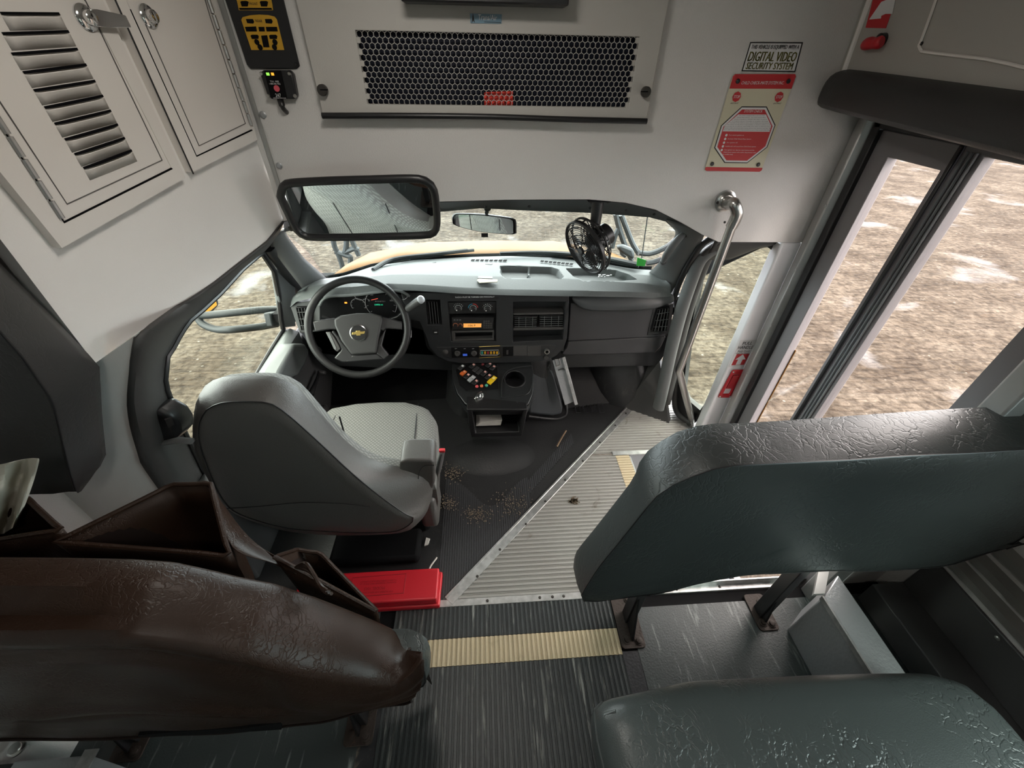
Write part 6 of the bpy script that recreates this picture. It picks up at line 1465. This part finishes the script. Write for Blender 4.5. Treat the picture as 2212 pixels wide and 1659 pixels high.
for j in range(NVv):
    v = j/(NVv - 1); row = []
    for i in range(NU):
        u = i/(NU - 1); end = max(0, (u - 0.80)/0.20); rid = V((TL[i].x, YR, TL[i].z - 0.012)); p = BL[i].lerp(rid, v)
        e_ = END[j] - BL[-1].lerp(V((TL[-1].x, YR, TL[-1].z - 0.012)), v); p = p + e_*end**2
        belly = -0.012*math.sin(PI*v)**0.8*(1 - 0.35*end)
        f1 = 0.010*math.exp(-((v - 0.93 - 0.02*(u - 0.5))/0.03)**2)*max(0, min(1, (0.70 - u)/0.18))
        c2 = 0.36 + 0.06*math.sin(u*4.2 + 0.4) - 0.30*max(0, u - 0.55)
        f2 = 0.016*math.exp(-((v - c2)/0.025)**2)*max(0, min(1, (0.74 - u)/0.2)) - 0.008*math.exp(-((v - c2 - 0.05)/0.05)**2)*max(0, min(1, (0.8 - u)/0.2))
        f3 = -0.016*math.exp(-((u - 0.73)/0.06)**2 - ((v - 0.70)/0.22)**2) + 0.007*math.exp(-((u - 0.66)/0.03)**2 - ((v - 0.66)/0.2)**2)
        wv_ = 0.003*math.sin(u*23 + 5*v)*math.sin(v*9 + 2*u) + 0.003*end*math.sin(v*26)
        roll = 0.0
        row.append(p + V((0, belly + f1 + f2 + f3 + wv_ + roll, 0)))
    rows.append(row)
# over the top of the barrier to the front
base_ = rows[-1]
for k, (t, dz) in enumerate(((0.10, 0.013), (0.30, 0.020), (0.55, 0.020), (0.80, 0.014), (0.95, 0.006), (1.0, 0.0), (1.06, -0.02), (1.08, -0.10), (1.08, -0.28))):
    rows.append([V((q.x, p.y + (q.y - p.y)*t, (p.z + (q.z - p.z)*min(t, 1)) + dz + (0.006*math.exp(-((t - 0.55)/0.12)**2) - 0.020*math.exp(-((t - 0.3)/0.10)**2))*max(0, min(1, (0.65 - i/(NU - 1))/0.2)))) for i, (p, q) in enumerate(zip(base_, TL))])
MB().loft(rows).build('back_cover', BROWN, og, solid=0.003, angle=60)
_x1 = oy(912, 1445, 0.315).x
_in = [V((p.x - 0.012, 0.302, p.z - 0.030)) for p in TL[::6] if p.x < -0.20]
seamL = [V((-1.14, 0.318, 0.31)), V((-0.6, 0.318, 0.30)), V((-0.27, 0.318, 0.32)), V((_x1 - 0.03, 0.318, 0.335)), V((_x1 - 0.005, 0.316, 0.38)), V((_x1 + 0.002, 0.314, 0.44)), V((_x1 - 0.006, 0.312, 0.50))] + [p for p in reversed(_in)]
outL = [V((p.x, p.y + 0.062, p.z)) for p in seamL]
barrier('crash_barrier', 'blue grey padded crash barrier mostly hidden under the brown cover', seamL, outL, 0.30, 0.37, VINYLB, [(-0.385, 0.35, -0.425, -0.345, 0.285, 0.40), (-1.0, 0.35, -1.04, -0.96, 0.29, 0.42)])
hem = [p + V((0, -0.004, 0.002)) for p in rows[0]]
MB().tube(hem, 0.003, 6).build('hem', BROWNI, og)
vz = [oy(px, py, YO - 0.012) for px, py in ((298, 1588), (420, 1578), (520, 1574), (606, 1562), (608, 1576), (520, 1582), (420, 1588), (300, 1592))]
MB().prism(vz, (0, 0.006, 0)).build('hook_strip', MATTE, og)
MB().tube([oy(868, 1488, YO - 0.002), oy(880, 1500, YO - 0.002), oy(893, 1506, YO)], 0.0012, 5).build('piping', BROWN, og)
def pocket(name, rim, depth, taper, m_out=BROWN, wall=0.006):
    R_ = resample(smooth_path(rim + [rim[0]], 5)[:-1], 48, True); cn = sum(R_, V((0, 0, 0)))/len(R_)
    rr_ = []
    for k in range(6):
        t = k/5; s = 1 - taper*t
        rr_.append([V((cn.x + (p.x - cn.x)*s, 0.445 + (p.y - 0.445)*s, p.z - depth*t)) for p in R_])
    o = MB().loft(rr_, cu=True, cap1=True).build(name, m_out, og, solid=wall, angle=70)
    MB().tube([p + V((0, 0, 0.001)) for p in R_], 0.005, 8, closed=True).build('rim', BROWN, o)
    MB().loft([[cn + (p - cn)*0.96 + V((0, 0, -0.002)) for p in rr_[0]], [V((cn.x + (p.x - cn.x)*0.9, p.y, p.z)) for p in rr_[2]], [V((cn.x + (p.x - cn.x)*0.8, p.y, p.z)) for p in rr_[4]]], cu=True, cap1=True).build('lining', BROWNI, o)
    return o
def corner(p, q, k=6): return [p.lerp(q, j/k) for j in range(k)]
A_, B_, C_, D_ = oy(120, 1172, 0.455), oy(372, 1048, 0.57), oy(455, 1045, 0.57), oy(494, 1200, 0.455)
pocket('pocket', corner(A_, B_) + corner(B_, C_, 3) + corner(C_, D_) + corner(D_, A_, 6), 0.30, 0.25)
A2, B2, C2, D2 = oy(594, 1204, 0.45), oy(642, 1188, 0.53), oy(692, 1196, 0.53), oy(815, 1322, 0.44)
pocket('pocket', corner(A2, B2) + corner(B2, C2, 3) + corner(C2, D2) + corner(D2, A2, 6), 0.26, 0.25)
A3, B3, C3 = oy(-150, 1190, 0.45), oy(60, 1078, 0.535), oy(132, 1145, 0.47)
pocket('pocket', corner(A3, oy(-120, 1075, 0.55)) + corner(oy(-120, 1075, 0.55), B3) + corner(B3, C3) + corner(C3, A3), 0.26, 0.25)
# leather web between the pockets
b = MB(); b.loft([[oy(456, 1046, 0.572), oy(470, 1100, 0.535), oy(494, 1200, 0.458)], [oy(505, 1125, 0.55), oy(525, 1165, 0.52), oy(560, 1208, 0.46)], [oy(560, 1185, 0.50), oy(592, 1200, 0.48), oy(645, 1235, 0.445)], [oy(600, 1203, 0.47), oy(640, 1222, 0.455), oy(705, 1268, 0.435)]])
b.build('pocket_web', BROWN, og, solid=0.004, sub=2)
MB().tube(smooth_path([oy(482, 1120, 0.548), oy(515, 1165, 0.518), oy(560, 1200, 0.474), oy(640, 1240, 0.440)], 6), 0.0012, 5).build('stitching', BROWNI, og)
# knotted thongs by the second pocket
b = MB()
for k in range(3): b.tube(smooth_path([oy(640, 1225, 0.44), oy(662 + 6*k, 1218 + 10*k, 0.41), oy(690 + 5*k, 1262 + 7*k, 0.385), oy(706 + 5*k, 1276 + 3*k, 0.37)], 5), 0.0035, 6)
b.build('thong', BROWN, og)
# crumpled tissues in the left pocket
tz = MB()
edge_t = [(-60, 1012), (-20, 1006), (10, 1001), (45, 992), (70, 989), (86, 990)]; edge_b = [(-60, 1165), (-20, 1160), (5, 1155), (20, 1146), (30, 1140), (36, 1136)]
side_m = [(-60, 1090), (-20, 1080), (12, 1070), (50, 1050), (66, 1042), (78, 1036)]
rows = []
for j in range(13):
    t = j/12; row = []
    for i in range(16):
        u = i/15*5; k = min(int(u), 4); f = u - k
        def at3(e): return (e[k][0]*(1 - f) + e[k + 1][0]*f, e[k][1]*(1 - f) + e[k + 1][1]*f)
        A3_, M3_, B3_ = at3(edge_t), at3(side_m), at3(edge_b)
        x = (1 - t)**2*A3_[0] + 2*t*(1 - t)*M3_[0] + t*t*B3_[0]; y = (1 - t)**2*A3_[1] + 2*t*(1 - t)*M3_[1] + t*t*B3_[1]
        row.append(oy(x, y, 0.51 + 0.020*math.sin(0.75*i + 0.25*j) + 0.010*math.sin(0.3*i - 0.9*j + 1) + random.uniform(-0.003, 0.003)))
    rows.append(row)
tz.loft(rows)
tag(tz.build('tissue', TISSUE, None, solid=0.001, sub=1, angle=30), 'crumpled pale tissue sticking out of the left leather pocket', 'tissue')

# bench seat cushion at lower right
bn = empty('bench_seat', V((0.65, 0.05, 0.0)), 'grey green vinyl bench seat with wide flat cushion behind the crash barrier', 'bench seat')
zt2 = 0.415
ol_ = [V((0.236, -0.30, 0)), V((0.224, 0.05, 0)), V((0.212, 0.20, 0)), V((0.218, 0.245, 0)), V((0.245, 0.262, 0)), V((0.45, 0.285, 0)), V((0.80, 0.278, 0)), V((1.00, 0.268, 0)), V((1.07, 0.245, 0)), V((1.10, 0.19, 0)), V((1.11, 0.0, 0)), V((1.11, -0.30, 0))]
OL = resample(ol_, 80); cb_ = V((0.66, -0.1, 0))
def brow_(k, z, dx=0): return [V((cb_.x + (p.x - cb_.x)*(1 - k) , min(p.y, cb_.y + (p.y - cb_.y)*(1 - k*1.5)), z + dx)) for p in OL]
lo = [brow_(0.0, zt2 - 0.12), brow_(-0.006, zt2 - 0.085), brow_(-0.002, zt2 - 0.045)]
hi = [brow_(-0.002, zt2 - 0.045), brow_(0.015, zt2 - 0.018), brow_(0.05, zt2 - 0.001), brow_(0.12, zt2 + 0.008), brow_(0.35, zt2 + 0.014), brow_(0.7, zt2 + 0.016)]
MB().loft([brow_(0.03, zt2 - 0.13)] + lo, cu=False).build('cushion_side', VINYLB, bn, angle=80)
cu_ = MB().loft(hi); cu_.f.append(tuple(range(5*80, 6*80))); cu_.build('cushion', VINYLB, bn, angle=80)
MB().tube([p + V((0, 0, 0)) for p in brow_(-0.003, zt2 - 0.044)[:24]], 0.0028, 6).build('seam', VINYLB, bn)
b = MB()
for k in range(4):
    p = V((0.232 + 0.004*k, 0.228 - 0.018*k, zt2 - 0.016)); b.tube([p, p + V((0.022, 0.004, 0.014))], [0.006, 0.003], 8)
b.build('seam_pucker', VINYLB, bn)
MB().bb((0.26, -0.32, 0.27), (1.10, 0.24, 0.30)).build('frame', BLACK, bn)
MB().bb((0.40, -0.2, 0.0), (0.43, -0.16, 0.28)).build('leg', BLACK, bn); MB().bb((0.40, 0.1, 0.0), (0.43, 0.14, 0.28)).build('leg', BLACK, bn)
MB().bb((0.23, -0.46, 0.40), (1.10, -0.34, 1.0)).build('backrest', VINYLB, bn, bevel=0.03, seg=3)

# red warning triangle case
wc_ = empty('warning_triangle_case', V((-0.42, 0.70, 0.0)), 'red plastic safety case lying on the floor beside the driver seat', 'case')
zc_ = 0.062
xr0 = oz(949, 1226, zc_); xr1 = oz(943, 1294, zc_)
L0 = xr0.x - 0.48
MB().prism([V((L0, xr1.y, zc_)), V((xr1.x, xr1.y, zc_)), V((xr0.x, xr0.y, zc_)), V((L0, xr0.y, zc_))], (0, 0, -0.036)).build('lid', RED, wc_, bevel=0.006, seg=3)
MB().prism([V((L0 - 0.004, xr1.y - 0.006, zc_ - 0.036)), V((xr1.x + 0.006, xr1.y - 0.006, zc_ - 0.036)), V((xr0.x + 0.008, xr0.y + 0.004, zc_ - 0.036)), V((L0 - 0.004, xr0.y + 0.004, zc_ - 0.036))], (0, 0, -(zc_ - 0.038))).build('base', RED, wc_, bevel=0.005, seg=3)
b = MB(); zz = zc_ + 0.0006
cl0, cl1 = oz(762, 1248, zz), oz(872, 1281, zz)
b.tube([V((cl0.x, cl0.y, zz)), V((cl1.x, cl0.y + 0.004, zz)), V((cl1.x, cl1.y, zz)), V((cl0.x, cl1.y - 0.004, zz))], 0.0008, 5, closed=True)
cmx = (cl0.x + cl1.x)/2
b.text('MODEL 1005', V((cmx - 0.01, cl1.y + 0.021, zz)), -X_, -Y_, 0.07, 0.010)
b.text('WARNING TRIANGLES MEET FMVSS 125', V((cmx, cl1.y + 0.038, zz)), -X_, -Y_, 0.125, 0.0055); b.text('TO ERECT OPEN AND PLACE UPRIGHT', V((cmx, cl1.y + 0.046, zz)), -X_, -Y_, 0.125, 0.0055); b.text('ITEM NUMBER FOR REPLACEMENT', V((cmx, cl1.y + 0.008, zz)), -X_, -Y_, 0.11, 0.0055)
b.build('embossed_lettering', mat('red_emboss', (0.22, 0.004, 0.008), 0.45), wc_)

# sheet-metal covers along the walls
hc = empty('heater_cover', V((1.03, 0.1, 0.0)), 'dark grey sheet metal heater cover along the right wall under the bench', 'heater cover')
zh = 0.25
h0 = oz(1784, 1295, zh); h1 = oz(1890, 1246, zh)
MB().prism([V((0.985, 0.50, 0)), V((0.985, 0.50, zh)), V((1.075, 0.56, zh)), V((1.075, 0.56, 0))], (0, -1.6, 0)).build('box', SHEET, hc, bevel=0.004)
MB().bb((0.980, -1.1, zh - 0.016), (0.985, 0.50, zh + 0.002)).build('lip', ALU, hc)
MB().prism([V((0.955, 0.505, zh - 0.005)), V((0.99, 0.505, zh - 0.005)), V((1.075, 0.60, zh - 0.005)), V((1.04, 0.60, zh - 0.005))], (0, 0, 0.012)).build('end_angle', ALUF, hc)
rlw = MB().bb((1.30, -3.0, 0.0), (1.42, 0.59, 0.10)).bb((1.410, -3.0, 0.10), (1.42, 0.59, 0.26)); struct(rlw.build('trim_33', mat('wall_metal', (0.085, 0.085, 0.085), 0.5, 0.3), bevel=0.004))
b = MB()
for py in (1396, 1329, 1256):
    z = ox(2212, py, XB - 0.025).z
    b.prism([V((XB - 0.001, -3.0, z - 0.012)), V((XB - 0.024, -3.0, z - 0.006)), V((XB - 0.027, -3.0, z + 0.020)), V((XB - 0.001, -3.0, z + 0.030))], (0, 3.59, 0))
struct(b.build('trim_34', mat('rail_grey', (0.22, 0.215, 0.20), 0.5)))
screw(ox(2154, 1379, XB - 0.011), (-1, 0, 0), 0.007, STEEL, None, 'trim_35')
hl = empty('heater_cover', V((-1.0, 0.1, 0.0)), 'bright textured metal heater cover along the left wall', 'heater cover')
q0 = oz(229, 1594, zh); q1 = oz(64, 1594, zh)
MB().bb((q1.x, -1.0, 0), (q0.x - 0.012, 0.26, zh)).build('box', SHEET, hl, bevel=0.003); MB().bb((-1.148, -1.0, 0), (q1.x, 0.26, zh - 0.02)).build('backing', BLACK, hl)
MB().bb((q0.x - 0.030, -1.0, zh + 0.0005), (q0.x, 0.27, zh + 0.004)).build('lip', ALU, hl)
MB().lathe([(0.016, 0), (0.016, 0.004), (0.011, 0.006), (0.011, 0.012)], oz(38, 1618, zh - 0.02), Z_, 18).build('bolt_cap', STEEL, hl)

# litter on the floor
tag(MB().tube([oz(922, 1240, 0.006), oz(931, 1222, 0.010), oz(944, 1204, 0.012)], 0.003, 6).build('straw', PAPER), 'white straw lying on the floor behind the red case', 'straw')
tag(MB().prism([oz(*p, 0.006) for p in ((921, 1163), (929, 1165), (925, 1177), (917, 1180))], (0, 0, 0.006)).build('paper_scrap', PAPER), 'white scrap of paper by the driver seat foot', 'paper')
tag(MB().tube(smooth_path([oz(1203, 965, 0.02), oz(1212, 948, 0.025), oz(1223, 930, 0.03)], 5), 0.004, 6).build('twig', mat('twig_brown', (0.16, 0.10, 0.06), 0.8)), 'brown twig lying on the black mat near the engine cover', 'twig')
def crumbs(name, label, cx_, cy_, n, sp, m, s=0.004):
    b = MB()
    for k in range(n):
        px, py = cx_ + random.gauss(0, sp), cy_ + random.gauss(0, sp*0.7); p = oz(px, py, 0.005)
        b.box(p, (s*(0.4 + random.random()), s*(0.4 + random.random()), 0.002), Matrix.Rotation(random.random()*3, 3, 'Z'))
    return tag(b.build(name, m), label, 'dirt', kind='stuff')
MUD = mat('dried_mud', (0.25, 0.20, 0.14), 0.95)
crumbs('dried_mud', 'dried mud crumbs on the ribbed mat beside the belt buckle', 978, 1022, 120, 13, MUD, 0.003)
crumbs('dried_mud', 'dried mud crumbs on the ribbed mat below the armrest', 965, 1085, 110, 12, MUD, 0.003)
crumbs('dried_mud', 'dried mud patch in the middle of the ribbed mat', 1030, 1112, 150, 15, MUD, 0.0026)
crumbs('dried_mud', 'wide mud scatter near the diagonal strip', 1105, 1085, 170, 22, MUD, 0.0026)
crumbs('dirt_clod', 'brown dirt clod on the grey entry floor', 1240, 1082, 60, 6, mat('brown_mud', (0.11, 0.08, 0.05), 0.95), 0.006)
crumbs('salt_grains', 'white salt grains at the foot of the door trim', 1440, 902, 40, 8, LETTER, 0.003)

# ================================================================== OUTSIDE
# bonnet
rowsh = []
for y, z, hw, drop in ((1.99, 0.700, 0.80, 0.085), (2.15, 0.687, 0.77, 0.08), (2.35, 0.648, 0.69, 0.055), (2.50, 0.604, 0.60, 0.05), (2.62, 0.556, 0.53, 0.045), (2.74, 0.48, 0.49, 0.04), (2.80, 0.36, 0.47, 0.0), (2.83, 0.2, 0.46, 0.0)):
    rowsh.append([V((0.045 + hw*s, y, z - drop*abs(s)**2.5 + 0.012*math.exp(-((abs(s) - 0.62)/0.1)**2))) for s in [-1 + 2*j/32 for j in range(33)]])
hood = empty('bus_hood', V((0.03, 2.4, 0.4)), 'yellow bus hood seen through the windshield', 'hood')
MB().loft(rowsh).build('panel', YELBUS, hood, solid=0.01, angle=70)
for s in (-1, 1):
    MB().loft([[V((0.03 + s*0.95*1.0, r[0].y, r[0].z)) if False else V((r[0].x if s < 0 else r[-1].x, r[0].y, r[0].z)) for r in rowsh[:5]], [V(((r[0].x if s < 0 else r[-1].x) + s*0.035, r[0].y, r[0].z - 0.03)) for r in rowsh[:5]], [V(((r[0].x if s < 0 else r[-1].x) + s*0.045, r[0].y, r[0].z - 0.6)) for r in rowsh[:5]]]).build('fender', YELBUS, hood, solid=0.01)
cw = MB().loft([[p + V((0, 0.03, -0.012)) for p in GBt], [p + V((0, 0.075, -0.035)) for p in GBt], [p + V((0, 0.10, -0.10)) for p in GBt]])
cwo = cw.build('cowl', mat('cowl_grey', (0.05, 0.055, 0.06), 0.6), hood, solid=0.01)
for i, pts in enumerate((((806, 583), (850, 560), (940, 549), (1010, 541)), ((1080, 548), (1180, 546), (1290, 556), (1380, 574)))):
    w_ = empty('wiper', oz(*pts[0], 0.73), ('dark wiper blade resting on the windshield before the driver', 'dark wiper blade resting on the windshield before the passenger side')[i], 'wiper', None)
    pth = smooth_path([oz(px, py, 0.755) for px, py in pts], 6)
    MB().tube(pth, 0.010, 8).build('blade', EXTGREY, w_)
    MB().tube([p + V((0.03, 0.02, -0.006)) for p in pth[len(pth)//3:]], 0.008, 8).build('arm', EXTGREY, w_)
hc_ = smooth_path([oz(772, 583, 0.62), oz(776, 575, 0.63), oz(793, 568, 0.63), oz(814, 567, 0.63), oz(822, 571, 0.62)], 5)
MB().tube(hc_, 0.006, 6).build('hood_cable', EXTGREY, hood)
def arms(name, label, segs, y, r=0.016):
    e = empty(name, oy(*segs[0][-1], y) + V((0, 0, -0.05)), label, 'mirror arm')
    for s_ in segs: MB().tube(smooth_path([oy(px, py, y) for px, py in s_], 5), r, 8).build('tube', EXTGREY, e)
    return e
arms('crossview_mirror_bracket', 'grey crossover mirror arms ahead of the driver above the hood', [((718, 505), (722, 530), (730, 548), (738, 570), (742, 592)), ((748, 508), (748, 530), (745, 545)), ((756, 508), (764, 528), (772, 545), (775, 552)), ((724, 543), (748, 552), (757, 556), (756, 575)), ((745, 545), (765, 537), (775, 540))], 2.55)
ra = arms('crossview_mirror_bracket', 'grey crossover mirror arms beyond the hood right of the fan', [((1330, 462), (1338, 495), (1350, 530), (1365, 562)), ((1342, 464), (1352, 490), (1366, 525), (1380, 548)), ((1338, 490), (1328, 512), (1322, 535)), ((1345, 530), (1344, 545), (1352, 552))], 2.5)
mb_ = MB().prism([oy(px, py, 2.3) for px, py in ((1331, 533), (1345, 529), (1368, 538), (1372, 552), (1368, 562), (1340, 545))], (0.02, 0.08, -0.02)).build('lamp_housing', EXTGREY, ra, bevel=0.015)
arms('side_mirror_bracket', 'grey tubular mirror arms outside the right windshield corner', [((1380, 546), (1400, 548), (1420, 543), (1445, 530), (1462, 515)), ((1396, 568), (1412, 566), (1428, 560))], 2.05, 0.014)
MB().tube([oy(1380, 585, 1.95), oy(1399, 466, 1.95)], 0.002, 6); an = tag(MB().tube([oy(1384, 572, 1.95), oy(1399, 466, 1.95)], 0.0025, 6).build('antenna', EXTGREY), 'thin upright antenna outside the windshield at right', 'antenna')
# driver's side mirror
dm = empty('side_mirror', ox(600, 690, -0.98), 'driver side mirror on grey tubular arms outside the window', 'side mirror')
XM = -1.18
def om(px, py, x=None): return ox(px, py, x)
MB().tube(smooth_path([om(604, 668, -0.96), om(560, 670, -1.02), om(500, 676, -1.12), om(445, 681, -1.22), om(428, 680, -1.26)], 5), 0.016, 10).build('upper_arm', EXTGREY, dm)
MB().tube(smooth_path([om(600, 699, -0.96), om(560, 706, -1.02), om(500, 712, -1.10), om(465, 711, -1.18), om(438, 700, -1.24), om(426, 684, -1.26)], 5), 0.016, 10).build('lower_arm', EXTGREY, dm)
MB().prism([om(px, py, -0.955) for px, py in ((583, 676), (606, 670), (613, 703), (590, 706))], (-0.03, 0.0, 0)).build('mount', EXTGREY, dm, bevel=0.006)
mh = MB().prism([om(px, py, -1.27) for px, py in ((420, 694), (436, 680), (462, 674), (474, 660), (471, 644), (462, 632), (400, 640), (395, 680))], (-0.05, 0.05, 0)).build('housing', EXTGREY, dm, bevel=0.012)
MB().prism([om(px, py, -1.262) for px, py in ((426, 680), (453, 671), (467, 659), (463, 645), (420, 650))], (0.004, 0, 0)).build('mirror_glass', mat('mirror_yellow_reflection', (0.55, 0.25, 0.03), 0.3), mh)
# bodywork that shades the cab from outside: cowl sides and door skins
struct(MB().bb((-1.0, 0.80, -0.55), (-0.925, 1.75, 0.38)).build('wall_driver_door_skin', YELBUS, flat=True))
struct(MB().prism([V((0.99, 1.80, -0.5)), V((1.16, 1.42, -0.5)), V((1.16, 1.42, 0.02)), V((0.99, 1.80, 0.02))], (0.02, 0.01, 0)).build('wall_cab_right_skin', YELBUS, flat=True))

# unseen fill lamps added on the ceiling to brighten the interior
for k, y in enumerate((-0.35, -1.7, 0.72)):
    dx_ = (0, 0, -0.12)[k]; dl = empty('fill_lamp', V((dx_, y, CEIL)), ('added round fill lamp on the ceiling over the front bench', 'added round fill lamp on the ceiling further back in the aisle', 'added round fill lamp on the ceiling above the entrance')[k], 'fill lamp', 'fill lamps')
    MB().lathe([(0.12, 0.0), (0.12, -0.012), (0.10, -0.02)], V((dx_, y, CEIL)), Z_, 28).build('base', PILW, dl)
    MB().lathe([(0.10, -0.02), (0.08, -0.035), (0.03, -0.042), (0.001, -0.043)], V((dx_, y, CEIL)), Z_, 28).build('lens', mat('fill_lamp_lens', (1.0, 0.93, 0.84), 0.5, emit=1.0), dl)
    ld = bpy.data.lights.new('fill_lamp_light', 'AREA'); ld.shape = 'DISK'; ld.size = 0.2; ld.energy = (FILL_POWER, FILL_POWER, ENTRY_FILL_POWER)[k]; ld.color = (1.0, 0.94, 0.86)
    lo2 = bpy.data.objects.new('fill_lamp_light', ld); COL.objects.link(lo2); lo2.location = (dx_, y, CEIL - 0.05); adopt(lo2, dl)
